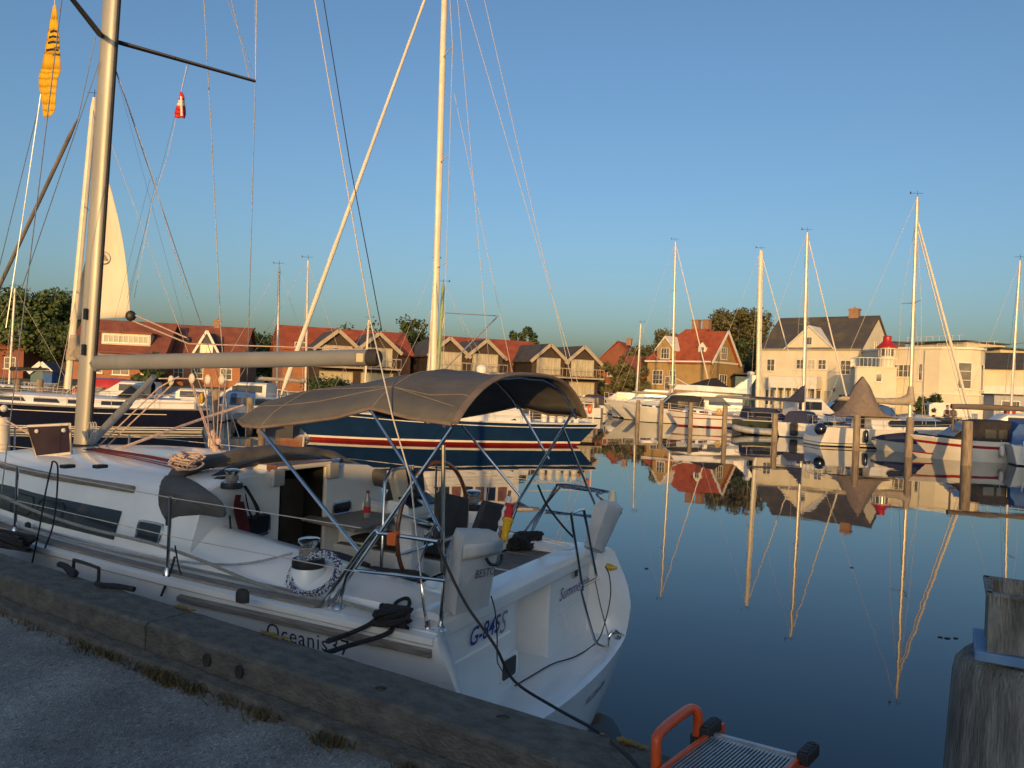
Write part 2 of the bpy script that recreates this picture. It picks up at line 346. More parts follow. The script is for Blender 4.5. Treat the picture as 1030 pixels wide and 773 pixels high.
# quay the camera stands on
QA = Vector((-.49, 3.68, 0)); QD = Vector((-3.11-.0, 1.93, 0)).normalized()   # outer edge line, direction to the left
QN = Vector((-QD.y, QD.x, 0)); QN = -QN if QN.y < 0 else QN                    # towards the water
def asphalt():
    m = bpy.data.materials.new('asphalt'); m.use_nodes = True; t = m.node_tree; b = t.nodes['Principled BSDF']; b.inputs['Roughness'].default_value = .9
    tc = t.nodes.new('ShaderNodeTexCoord')
    v = t.nodes.new('ShaderNodeTexVoronoi'); v.inputs['Scale'].default_value = 95
    n = t.nodes.new('ShaderNodeTexNoise'); n.inputs['Scale'].default_value = 1.3; n.inputs['Detail'].default_value = 6
    n3 = t.nodes.new('ShaderNodeTexNoise'); n3.inputs['Scale'].default_value = 26; n3.inputs['Detail'].default_value = 4
    for x in (v, n, n3): t.links.new(tc.outputs['Object'], x.inputs['Vector'])
    c1 = t.nodes.new('ShaderNodeValToRGB'); c1.color_ramp.elements[0].position = .0; c1.color_ramp.elements[1].position = 1
    c1.color_ramp.elements[0].color = (.07,.07,.07,1); c1.color_ramp.elements[1].color = (.75,.73,.68,1)
    e = c1.color_ramp.elements.new(.22); e.color = (.30,.295,.285,1); e = c1.color_ramp.elements.new(.75); e.color = (.42,.415,.39,1)
    t.links.new(v.outputs['Color'], c1.inputs[0])
    c2 = t.nodes.new('ShaderNodeValToRGB'); c2.color_ramp.elements[0].position = .38; c2.color_ramp.elements[1].position = .66
    c2.color_ramp.elements[0].color = (.58,.57,.54,1); c2.color_ramp.elements[1].color = (1.25,1.22,1.12,1)
    t.links.new(n.outputs['Fac'], c2.inputs[0])
    mx = t.nodes.new('ShaderNodeMix'); mx.data_type = 'RGBA'; mx.blend_type = 'MULTIPLY'; mx.inputs[0].default_value = 1
    t.links.new(c1.outputs[0], mx.inputs[6]); t.links.new(c2.outputs[0], mx.inputs[7])
    mx2 = t.nodes.new('ShaderNodeMix'); mx2.data_type = 'RGBA'; mx2.blend_type = 'MULTIPLY'; mx2.inputs[0].default_value = .35
    t.links.new(mx.outputs[2], mx2.inputs[6]); t.links.new(n3.outputs['Fac'], mx2.inputs[7]); t.links.new(mx2.outputs[2], b.inputs['Base Color'])
    ad = t.nodes.new('ShaderNodeMath'); ad.operation = 'ADD'; t.links.new(v.outputs['Distance'], ad.inputs[0]); t.links.new(n3.outputs['Fac'], ad.inputs[1])
    bp_ = t.nodes.new('ShaderNodeBump'); bp_.inputs['Strength'].default_value = .6; bp_.inputs['Distance'].default_value = .010
    t.links.new(ad.outputs[0], bp_.inputs['Height']); t.links.new(bp_.outputs[0], b.inputs['Normal'])
    return m
ASPH = asphalt()
ASPHF = pm('asphalt_far', (.12,.12,.12), (.09,.09,.09), .6, .9)
STONE = pm('quay_stone', (.16,.14,.12), (.09,.08,.07), 1.5, .9, bump=.4)
GRASSG = pm('grass_ground', (.10,.12,.035), (.14,.13,.05), 1.2, .9, detail=8)
zq = 1.1
a = QA + QD*60; b = QA - QD*40; inn = -QN*0.30
mb = MB(); p = [a+inn, b+inn, b-QN*60, a-QN*60]
mb.prism([Vector((q.x,q.y,-1.0)) for q in p], (0,0,zq+1.0))
tag(mb.build('quay', ASPH, world=True), 'rough asphalt quay in the shade in front of the white yacht', kind='structure')

# far shore: one raised ground around the basin
shore = [(-220,41),(-13,46),(-15,62),(3,79),(13,92),(24,74),(26,62),(34.5,31),(42,8),(220,8),(900,900),(-900,900)]
mb = MB(); mb.prism([Vector((x,y,-1)) for x,y in shore], (0,0,zq+1.0)); tag(mb.build('ground', ASPHF, world=True), 'harbour quays round the basin', kind='structure')
mb = MB(); mb.poly([(x,y,zq+.004) for x,y in [(-220,66),(-18,68),(2,90),(10,110),(60,112),(900,300),(900,900),(-900,900)]]); tag(mb.build('grass', GRASSG, world=True), 'grass behind the far quay', kind='structure')

# ================================================================ HOUSES
def window(par, o, ux, w, h, pane=GLASS, frame=WHT, nx=2, nz=2, fw=.07, name='window', proud=.03):
    """o: bottom-left corner on the wall, ux: unit vector to the right (outward normal = ux x z)"""
    ux = Vector(ux); n = ux.cross(Vector((0,0,1))); o = Vector(o)+n*proud; up = Vector((0,0,1)); f = MB()
    def bx(a, b, wd): f.bar(o+ux*a[0]+up*a[1], o+ux*b[0]+up*b[1], wd, .06) if abs(a[1]-b[1]) > 1e-6 else f.bar(o+ux*a[0]+up*a[1], o+ux*b[0]+up*b[1], .06, wd)
    bx((0,fw/2),(w,fw/2),fw); bx((0,h-fw/2),(w,h-fw/2),fw)
    for i in range(nx+1): 
        x = fw/2+(w-fw)*i/nx; bx((x,fw),(x,h-fw), fw if i in (0,nx) else fw*.7)
    for k in range(1, nz): bx((fw,h*k/nz),(w-fw,h*k/nz),fw*.55)
    f.bar(o-ux*.08-up*.03+n*.05, o+ux*(w+.08)-up*.03+n*.05, .16, .06)
    fo = f.build(name, frame, par)
    g = MB(); q = o-n*.012
    g.add([q+ux*.02+up*.02, q+ux*(w-.02)+up*.02, q+ux*(w-.02)+up*(h-.02), q+ux*.02+up*(h-.02)], [(0,1,2,3)])
    g.build('pane', pane, fo); return fo
def gable_house(name, label, loc, rz, W, D, ze, zr, wall, roof, wins=(), over=.35, gwins=(), base=None, cat='house', group=None, ridge='x', chim=(), trim=None):
    """local: front wall on y=0 facing -y from x=0..W, depth D; ridge along x (or y). loc z = ground"""
    t = thing(name, loc, rz, label, cat, group); mb = MB()
    if ridge == 'x':
        mb.prism([(0,0,0),(0,D,0),(0,D,ze),(0,D/2,zr-.12),(0,0,ze)], (W,0,0))
    else:
        mb.prism([(0,0,0),(W,0,0),(W,0,ze),(W/2,0,zr-.12),(0,0,ze)], (0,D,0))
    mb.build('wall', wall, t); r = MB(); th = .16
    if ridge == 'x':
        sl = (zr-ze)/(D/2); eo = over
        prof = [(-eo, ze-eo*sl), (D/2, zr), (D+eo, ze-eo*sl), (D+eo, ze-eo*sl+th), (D/2, zr+th*1.3), (-eo, ze-eo*sl+th)]
        r.prism([(-over,y,z) for y,z in prof], (W+2*over,0,0))
    else:
        sl = (zr-ze)/(W/2); eo = over
        prof = [(-eo, ze-eo*sl), (W/2, zr), (W+eo, ze-eo*sl), (W+eo, ze-eo*sl+th), (W/2, zr+th*1.3), (-eo, ze-eo*sl+th)]
        r.prism([(x,-over,z) for x,z in prof], (0,D+2*over,0))
    ro = r.build('roof', roof, t)
    if trim:
        b = MB()
        if ridge == 'x':
            for xx in (-over-.04, W+over+.04):
                b.bar((xx,-eo,ze-eo*sl+.06),(xx,D/2,zr+.1),.07,.3); b.bar((xx,D+eo,ze-eo*sl+.06),(xx,D/2,zr+.1),.07,.3)
        else:
            b.bar((-eo,-over-.04,ze-eo*sl+.06),(W/2,-over-.04,zr+.1),.07,.34); b.bar((W+eo,-over-.04,ze-eo*sl+.06),(W/2,-over-.04,zr+.1),.07,.34)
        b.build('bargeboard', trim, t)
    if base: MB().box((W/2,D/2,.35),(W+.08,D+.08,.7)).build('plinth', base, t)
    for wn in wins:
        x, z, w_, h = wn[:4]; kw = wn[4] if len(wn) > 4 else {}
        window(t, (x,0,z), (1,0,0), w_, h, **kw)
    for wn in gwins:      # on the right hand gable/side wall x=W, local run along y
        y, z, w_, h = wn[:4]; kw = wn[4] if len(wn) > 4 else {}
        window(t, (W,y,z), (0,1,0), w_, h, **kw)
    for (cx, cy, cz, cw, ch) in chim:
        c = MB(); c.box((cx,cy,cz+ch/2),(cw,cw*.8,ch)); c.box((cx,cy,cz+ch-.12),(cw*1.15,cw*.95,.14)); c.lathe((cx,cy,cz+ch),[(.12,0),(.1,.25)],8); c.build('chimney', BRK, ro)
    return t

G = zq
def ground(px, py, Y):
    p = at(px, py, Y); return Vector((p.x, p.y, G))
# --- white harbour house
A_ = Vector((29.9, 92.6, G)); B_ = Vector((38.5, 85.0, G)); rz = math.atan2(B_.y-A_.y, B_.x-A_.x); W = (B_-A_).length
H1 = gable_house('harbour_house', 'big white rendered house with lichen spotted slate roof, centre gable and balcony', A_, rz, W, 11.3, 7.15, 11.1, WALLW, ROOFS,
    wins=[(.75,4.4,1.0,1.45),(9.3,4.15,1.15,1.65,dict(nx=2,nz=3)),(4.3,4.7,.95,1.15),(5.55,4.7,.95,1.15,dict(pane=CURT)),(6.8,4.7,.95,1.15),
          (9.2,1.45,1.4,.55,dict(nx=3,nz=1)),(.7,.35,1.0,1.9,dict(nx=2,nz=2)),(2.2,.35,1.2,2.0,dict(nx=2,nz=1,pane=CURT)),(3.6,.35,1.0,2.0,dict(nx=2,nz=1,pane=CURT)),(4.9,.35,1.1,2.0,dict(nx=2,nz=1,pane=CURT)),(6.2,.35,1.1,2.0,dict(nx=2,nz=1)),(7.5,.35,1.0,2.0,dict(nx=2,nz=1,pane=CURT))],
    gwins=[(4.6,6.0,2.1,2.2,dict(nx=3,nz=1,pane=CURT)),(6.0,2.6,1.1,1.3)], over=.18, chim=[(8.8,5.7,10.7,1.1,1.5)])
cg = MB(); cg.prism([(3.0,-.12,6.9),(8.4,-.12,6.9),(8.4,-.12,7.1),(5.7,-.12,9.6),(3.0,-.12,7.1)], (0,3.6,0)); cgo = cg.build('centre_gable', WALLW, H1)
window(H1, (5.35,-.12,7.5), (1,0,0), .75, .95, nx=1, nz=1)
cr = MB(); cr.prism([(2.8,-.3,6.95),(5.7,-.3,9.65),(8.6,-.3,6.95),(8.6,-.3,7.07),(5.7,-.3,9.8),(2.8,-.3,7.07)], (0,4.4,0)); cr.build('gable_roof', WHT, H1)
bc = MB(); bc.box((4.6,-.9,2.55),(5.6,1.8,.22)); bc.box((4.6,-1.75,3.25),(5.6,.12,1.2)); bc.box((1.86,-.9,3.25),(.12,1.66,1.2)); bc.box((7.34,-.9,3.25),(.12,1.66,1.2)); bc.box((4.6,-1.83,3.86),(5.8,.2,.09)); bc.box((4.6,-1.83,3.05),(5.7,.1,.07))
for i in range(7): bc.box((1.95+i*.88,-1.7,1.25),(.16,.16,2.4))
bc.build('balcony', WHT, H1)
ld = MB(); ld.box((8.7,-.1,2.45),(.2,.2,.35)); ld.build('wall_lamp', BLK, H1)
gt = MB(); gt.bar((-.1,-.24,7.0),(W+.1,-.24,7.0),.12,.12); gt.bar((W-.12,-.1,7.0),(W-.12,-.1,.2),.09,.09); gt.build('gutter', PUTTY, H1)

# --- lighthouse block with red capped lantern
p0 = ground(901, 400, 76.0)
LB = thing('lighthouse_building', p0, R(-18), 'white block with railed flat roof and round lantern room under a red cap', 'lighthouse')
mb = MB(); mb.box((-1.9,2.2,2.35),(3.8,4.4,4.7)); mb.box((-1.9,2.2,4.76),(4.0,4.6,.12)); mb.build('wall', WALLW, LB)
mb = MB()
for i in range(11): mb.bar((-3.8+i*.38,.06,4.8),(-3.8+i*.38,.06,5.7),.03,.03)
for i in range(11): mb.bar((-3.8,.06+i*.4,4.8),(-3.8,.06+i*.4,5.7),.03,.03)
mb.bar((-3.8,.06,5.7),(0,.06,5.7),.05,.05); mb.bar((-3.8,.06,5.7),(-3.8,4.2,5.7),.05,.05); mb.build('railing', WHT, LB)
c = (-.75,1.55,4.82)
LN = MB(); LN.lathe(c,[(.80,0),(.80,1.05),(.84,1.07),(.84,1.13)],20); LNo = LN.build('lantern_wall', WALLW, LB, smooth=True)
MB().lathe(c,[(.70,1.13),(.70,1.85)],20).build('lantern_glass', GLASS, LNo, smooth=True)
mb = MB()
for i in range(10):
    an = 2*math.pi*i/10; mb.box((c[0]+.74*math.cos(an), c[1]+.74*math.sin(an), c[2]+1.48),(.11,.05,.72),rz=an+math.pi/2)
mb.lathe(c,[(.82,1.85),(.82,1.97)],20); mb.build('lantern_frame', WHT, LNo)
MB().lathe(c,[(1.0,1.97),(1.0,2.04),(.62,2.42),(.42,2.66),(.40,2.70),(.40,3.1),(.44,3.12),(.3,3.2),(.02,3.24)],20).build('lantern_cap', REDP, LB, smooth=True)
window(LB, (-1.9,0,3.3), (1,0,0), .6, .85, nx=1, nz=1); window(LB, (-2.2,0,.9), (1,0,0), .8, .5, nx=1, nz=1)

# --- white pavilion with rounded corner
p0 = ground(922, 400, 76.5)
PV = thing('pavilion', p0, R(0), 'long white harbour pavilion with rounded corner, tall corner windows and long balcony', 'building')
def rp(px, py, Y): return at(px, py, Y) - Vector((p0.x, p0.y, G))
out = [Vector((-1.6,2.2,0)), Vector((0,.1,0)), Vector((1.4,-1.4,0)), Vector((2.6,-2.1,0)), Vector((3.9,-2.3,0)), Vector((5.0,-2.0,0)), Vector((5.8,-1.2,0)), Vector((6.2,0,0)), Vector((6.2,9,0)), Vector((-1.6,9,0))]
mb = MB(); mb.prism(out, (0,0,6.75)); mb.build('wall', WALLW, PV)
mb = MB(); mb.prism([Vector((v.x*1.03-.05, v.y*1.03-.2, 6.752)) for v in out], (0,0,.2)); mb.prism([Vector((v.x*1.01,v.y*1.03-.1,2.3)) for v in out], (0,0,.12)); mb.build('cornice', WHT, PV)
for xx in (.4, 6.05):
    dp = MB(); dp.tube([(xx,-.45 if xx<1 else -.9,6.6),(xx,-.45 if xx<1 else -.9,.2)],.05,6); dp.build('downpipe', PUTTY, PV)
def facewin(i, s, z, w_, h, **k):
    a, b = out[i], out[i+1]; u = (b-a).normalized(); o = a.lerp(b, s); window(PV, (o.x,o.y,z), u, w_, h, **k)
facewin(1,.05,3.6,.45,1.7,nx=1,nz=2); facewin(0,.12,3.9,1.9,1.3,nx=4,nz=2); facewin(3,.1,2.9,1.3,2.6,nx=1,nz=3,fw=.09) ; facewin(5,.05,2.8,1.1,2.6,nx=1,nz=1)
# long wing to the right
q0 = Vector((5.9,1.2,0)); q1 = Vector((22,-9.5,0)); u = (q1-q0).normalized(); nn = u.cross(Vector((0,0,1)))
mb = MB(); mb.prism([q0+Vector((0,0,2.4)), q1+Vector((0,0,2.4)), q1-nn*7+Vector((0,0,2.4)), q0-nn*7+Vector((0,0,2.4))], (0,0,2.7)); mb.prism([q0-nn*1.6, q1-nn*1.6, q1-nn*7, q0-nn*7], (0,0,2.38)); mb.build('wing_wall', WALLW, PV)
mb = MB(); mb.prism([q0+nn*.7+Vector((0,0,5.1)), q0-nn*3.5+Vector((0,0,6.9)), q0-nn*7.5+Vector((0,0,5.1))], q1-q0); mb.build('wing_roof', ROOFD, PV)
mb = MB(); mb.prism([q0+nn*.1+u*1+Vector((0,0,2.25)), q1+nn*.1+Vector((0,0,2.25)), q1+nn*1.3+Vector((0,0,2.25)), q0+nn*1.3+u*1+Vector((0,0,2.25))], (0,0,.16))
mb.prism([q0+nn*1.2+u*1+Vector((0,0,2.42)), q1+nn*1.2+Vector((0,0,2.42)), q1+nn*1.28+Vector((0,0,2.42)), q0+nn*1.28+u*1+Vector((0,0,2.42))], (0,0,.95)); 
for i in range(8): mb.box(q0+u*(1.2+i*2.5)+nn*1.2+Vector((0,0,1.12)), (.13,.13,2.24))
mb.build('balcony', WHT, PV)
for i in range(6): window(PV, q0-nn*1.6+u*(1.4+i*2.6)+Vector((0,0,.3)), u, 1.7, 1.75, nx=3, nz=1)
for i in range(4): window(PV, q0+u*(9+i*2.2)+Vector((0,0,3.7)), u, 1.5, .9, nx=2, nz=1)
mb = MB(); mb.box((.5,6,7.2),(1.6,1.6,.9)); mb.box((1.6,6,7.75),(3.4,1.8,.12)); mb.build('roof_hut', ROOFD, PV)

# terraces of pale blocks stepping up behind the pavilion
for (px0, px1, pyt, Y, lab) in [(915,972,346,112,'far cream block with flat terrace roof above the pavilion'),(945,1006,353,100,'lower cream terrace block right behind the pavilion wing')]:
    a = at(px0, pyt, Y); b = at(px1, pyt+5, Y-8); r_ = math.atan2(b.y-a.y, b.x-a.x); L = math.hypot(b.x-a.x, b.y-a.y)
    t = thing('terrace_block', (a.x,a.y,G), r_, lab, 'building'); hh = a.z-G
    MB().box((L/2,4,hh/2),(L,8,hh)).build('wall', WALLW, t)
    mb = MB(); mb.box((L/2,3.6,hh+.08),(L+1.2,9.2,.16)); mb.build('roof', ROOFD, t)
    for i in range(int(L/2.4)): window(t, (.6+i*2.4,0,hh-1.9), (1,0,0), 1.6, 1.3, nx=2, nz=1)
    mb = MB(); 
    for i in range(int(L/1.0)+1): mb.bar((i*1.0,-.4,hh+.16),(i*1.0,-.4,hh+.9),.04,.04)
    mb.bar((0,-.4,hh+.9),(L,-.4,hh+.9),.05,.05); mb.build('railing', WHT, t)
# gabled white house at the right edge
gable_house('small_house', 'cream house with dark hipped roof and brick chimney beyond the pavilion wing', ground(1013,400,92), R(-25), 7, 8, 5.3, 8.1, WALLW, ROOFD, wins=[(1,3,1,1.2),(4,3,1.2,1.2)], ridge='y', chim=[(3.5,2,7.9,.8,1.3)], trim=WHT)

# --- yellow brick villa
A_ = ground(650, 400, 106); B_ = ground(713.5, 400, 99.5); rz = math.atan2(B_.y-A_.y, B_.x-A_.x); W = (B_-A_).length
YV = thing('brick_villa', A_, rz, 'yellow brick villa with steep red tiled roof, two chimneys and two dormers', 'house')
D = 9.5; ze = 5.6; zr = 10.2
mb = MB(); mb.box((W/2,D/2,ze/2),(W,D,ze)); 
# right gable wing stands a little forward
g0 = W-.0; mb.prism([(W-3.2,D-.0,0),(W-3.2,D,0),(W-3.2,D,.1)], (.01,.01,.01)); mb.build('wall', WALLY, YV)
wg = MB(); gx = W+.004
wg.prism([(gx,-.1,0),(gx,7.3,0),(gx,7.3,ze),(gx,3.6,zr-.75),(gx,-.1,ze)], (-5,0,0)); wg.build('gable_wall', WALLY, YV)
rf = MB()
rf.loft([[Vector((-.4,-.4,ze)),Vector((W-4,-.4,ze)),Vector((W-4,D+.4,ze)),Vector((-.4,D+.4,ze))],[Vector((3.4,D*.42,zr)),Vector((W-2.8,D*.42,zr)),Vector((W-2.8,D*.58,zr)),Vector((3.4,D*.58,zr))]])
sl = (zr-.75-ze)/3.7
rf.prism([(W+.45,-.45,ze-.35*sl),(W+.45,3.6,zr-.65),(W+.45,7.65,ze-.35*sl),(W+.45,7.65,ze-.35*sl+.2),(W+.45,3.6,zr-.4),(W+.45,-.45,ze-.35*sl+.2)], (-6.5,0,0))
rfo = rf.build('roof', ROOFR, YV)
br = MB(); br.bar((W+.5,-.5,ze-.3),(W+.5,3.6,zr-.45),.1,.34); br.bar((W+.5,7.7,ze-.3),(W+.5,3.6,zr-.45),.1,.34); br.bar((-.2,-.32,ze-.08),(W+.2,-.32,ze-.08),.25,.22); br.bar((W+.1,-.1,ze-.05),(W+.1,7.4,ze-.05),.16,.24); br.build('cornice', WHT, YV)
MB().box((W/2+.1,D/2-.6,.4),(W+.4,D+1.0,.8)).build('plinth', WHT, YV)
for (cx) in (4.6, 6.2):
    c_ = MB(); c_.box((cx,D/2,zr+.5),(.95,.8,1.6)); c_.box((cx,D/2,zr+1.25),(1.08,.92,.16)); c_.build('chimney', BRK, rfo)
# front gabled dormer, rising from the wall
d0 = MB(); d0.prism([(1.5,-.12,ze-.1),(4.1,-.12,ze-.1),(4.1,-.12,ze+1.5),(2.8,-.12,ze+3.0),(1.5,-.12,ze+1.5)], (0,3.5,0)); dd = d0.build('dormer', WALLY, YV)
d1 = MB(); d1.prism([(1.25,-.35,ze+1.3),(2.8,-.35,ze+3.1),(4.35,-.35,ze+1.3),(4.35,-.35,ze+1.55),(2.8,-.35,ze+3.4),(1.25,-.35,ze+1.55)], (0,4.2,0)); d1.build('dormer_trim', WHT, dd)
window(YV, (2.15,-.12,ze+.25), (1,0,0), 1.35, 1.5, nx=3, nz=2)
d0 = MB(); d0.prism([(7.2,.9,ze+.6),(8.3,.9,ze+.6),(8.3,.9,ze+2.0),(7.75,.9,ze+2.6),(7.2,.9,ze+2.0)], (0,2,0)); d2o = d0.build('dormer', WHT, YV)
d1 = MB(); d1.prism([(7.0,.7,ze+1.95),(7.75,.7,ze+2.8),(8.5,.7,ze+1.95),(8.5,.7,ze+2.1),(7.75,.7,ze+3.0),(7.0,.7,ze+2.1)], (0,2.4,0)); d1.build('dormer_trim', ROOFR, d2o)
window(YV, (7.4,.9,ze+.85), (1,0,0), .7, 1.1, nx=2, nz=2)
for (x, w_) in ((.9,1.6),(3.5,1.5),(5.6,1.3)): window(YV, (x,0,2.4), (1,0,0), w_, 1.9, nx=3, nz=3, pane=CURT if x>5 else GLASS)
window(YV, (2.85,0,.9), (1,0,0), .9, 2.6, nx=1, nz=3)
window(YV, (gx,2.6,ze+.4), (0,1,0), 1.7, 1.6, nx=3, nz=2); window(YV, (gx,2.4,2.0), (0,1,0), 2.1, 2.0, nx=3, nz=2)

# --- red brick house, far
gable_house('brick_house', 'red brick house with orange tiled roof and two pairs of small white windows', ground(599,396,150), R(-22), 8.0, 9, 6.6, 10.6, WALLR, ROOFR,
   wins=[(2.2,3.9,1.3,1.5),(5.6,3.9,1.3,1.5),(1.4,.9,1.5,1.5),(5,.9,1.2,1.5)], chim=[(5.2,4.5,10.2,1.0,1.4)], ridge='y')
gable_house('brick_house', 'low red roofed house half hidden beyond the bushes by the villa', ground(632,396,128), R(0), 7.5, 7, 3.6, 7.0, WALLRO, ROOFB, wins=[(1,1,1.3,1.4),(4,1,1.3,1.4)])
# green lean-to right of the villa
t = thing('garden_shed', ground(739,398,100), R(-8), 'grey green wooden outbuilding right of the villa under the trees', 'shed')
MB().box((2.3,2,1.9),(4.6,4,3.8)).build('wall', SHEDT, t); MB().box((2.3,1.8,3.9),(5.0,4.8,.18),rx=R(-6)).build('roof', ROOFD, t); window(t,(.6,0,1.6),(1,0,0),1.4,1.3); window(t,(2.6,0,1.6),(1,0,0),1.4,1.3)

# --- terrace of gabled timber row houses
P0 = Vector((-16.3, 71, G)); P1 = Vector((7.4, 82, G)); rd = (P1-P0).normalized(); rzr = math.atan2(rd.y, rd.x)
labs = {338:'first gabled row house from the left, closest to the furled genoa',379:'row house gable just behind the end of the grey boom',450:'row house gable right behind the green derrick mast',487:'row house gable above the white radar dome',551:'left one of the last two row house gables',585:'last gabled row house at the right end of the terrace'}
def row_house(px, label, Wd=3.9):
    # gable apex position on the line P0-P1
    k = (px-515)/FOC
    s = (k*P0.y-P0.x)/(rd.x-k*rd.y); o = P0+rd*s - rd*(Wd/2)
    t = gable_house('row_house', label, o, rzr, Wd, 8, 4.2, 5.78, TIMB, ROOFD, over=.32, ridge='y', trim=TRIM, group='gabled timber row houses along the quay')
    window(t, (.55,0,2.75), (1,0,0), Wd-1.1, 1.75, pane=CURT, frame=TRIM, nx=4, nz=1)
    window(t, (.4,0,.35), (1,0,0), Wd-.8, 1.75, pane=CURT, frame=TRIM, nx=3, nz=1)
    b = MB(); b.box((Wd/2,-.7,2.5),(Wd,1.4,.16)); b.bar((.05,-1.36,3.45),(Wd-.05,-1.36,3.45),.07,.07)
    for i in range(9): b.bar((.05+i*(Wd-.1)/8,-1.36,2.58),(.05+i*(Wd-.1)/8,-1.36,3.45),.035,.035)
    b.build('balcony', TRIM, t); return t
for px, lb in labs.items(): row_house(px, lb)
def red_row(px0, px1, off, lab):
    k0 = (px0-515)/FOC; k1 = (px1-515)/FOC; nrm = Vector((-rd.y, rd.x, 0)); Q = P0+nrm*off
    s0 = (k0*Q.y-Q.x)/(rd.x-k0*rd.y); s1 = (k1*Q.y-Q.x)/(rd.x-k1*rd.y); o = Q+rd*s0; W_ = s1-s0
    wn = [(1+i*3.0,3.9,1.1,.9) for i in range(int((W_-2)/3))]
    gable_house('tiled_house', lab, o, rzr, W_, 7, 4.2, 6.35, WALLRO, ROOFR, wins=wn, over=.3, group=None)
red_row(284, 412, 4.5, 'long house with red tiled roof behind the left row house gables')
red_row(455, 545, 4.5, 'red tiled roof house showing between the two groups of gables')
# red brick houses on the left
lh = gable_house('brick_house', 'red roofed brick house with long white dormer, seen under the sail', ground(70,380,76), R(10), 8.6, 8, 3.3, 6.35, WALLRO, ROOFB, wins=[(2.0,1.0,1.0,1.3),(3.9,.9,1.6,1.4),(6.6,1,1.1,1.3)])
mb = MB(); mb.box((4.9,1.9,4.5),(4.6,2.6,1.2)); do = mb.build('dormer', WALLW, lh); MB().box((4.9,1.9,5.18),(5.0,3.1,.16)).build('dormer_roof', ROOFB, do); window(lh,(2.75,.6,4.1),(1,0,0),4.3,.85,nx=9,nz=1,fw=.1)
lh = gable_house('brick_house', 'brown roofed brick house with white triangular gable and chimney', ground(167,385,80), R(7), 7.4, 8, 2.9, 6.4, WALLRO, ROOFB, wins=[(.7,.8,1.0,1.2),(2.5,.8,1.2,1.2),(5.4,.8,1.2,1.2)], chim=[(3.9,4,6.1,.6,1.2)])
mb = MB(); mb.prism([(2.5,-.3,2.8),(5.5,-.3,2.8),(4.0,-.3,5.7)], (0,3.5,0)); do = mb.build('front_gable', ROOFD, lh)
mb = MB(); mb.bar((2.3,-.4,2.7),(4.0,-.4,5.85),.12,.24); mb.bar((5.7,-.4,2.7),(4.0,-.4,5.85),.12,.24); mb.bar((2.3,-.4,2.75),(5.7,-.4,2.75),.12,.16); mb.build('bargeboard', WHT, do); window(lh,(3.35,-.3,3.0),(1,0,0),1.3,1.5,nx=2,nz=1,pane=CURT)
lh = gable_house('brick_house', 'dark roofed house at the left edge partly hidden by the big tree', ground(-38,370,84), R(4), 6.4, 8, 3.4, 6.2, WALLR, ROOFB, wins=[(1,1,1.2,1.3),(4.4,1,1.2,1.3)])
MB().box((4.6,1.0,4.7),(2.2,2,1.3)).build('dormer', SHEDT, lh); window(lh,(3.7,-.0,4.3),(1,0,0),1.8,.9)
# little teal hut on the far quay
t = gable_house('harbour_hut', 'small teal wooden hut with white trimmed gable on the far quay', ground(31,372,62), R(8), 1.6, 2.2, .95, 1.65, SHEDT, ROOFD, over=.12, ridge='y', trim=WHT, cat='hut')
t = thing('wheelie_bin', ground(50,378,61), R(8), 'dark blue bin beside the teal hut', 'bin'); MB().prism([(-.3,-.35,0),(.3,-.35,0),(.35,-.4,1.0),(-.35,-.4,1.0)],(0,.75,0)).build('body', CANBL, t); MB().box((0,0,1.05),(.78,.85,.08),rx=R(4)).build('lid', BLK, t)

# unseen shed added behind the camera, sized so its roofs shade the near boats
sh = thing('shade_shed', (0,-9.0,G), 0, 'unseen long low shed added behind the camera to cast the shade', 'shed')
mb = MB(); mb.box((-12.6,-2,1.35),(54.8,4,2.7)); mb.box((27.3,-2,2.9),(25.0,4,5.8)); mb.build('wall', TIMB, sh)
mb = MB(); mb.box((-12.6,-2,2.76),(55.0,4.5,.12)); mb.box((27.3,-2,5.86),(25.3,4.5,.12)); mb.build('roof', ROOFD, sh)
for i in range(8): window(sh, (-30+i*6,0,1.0), (-1,0,0), 1.2, 1.0)

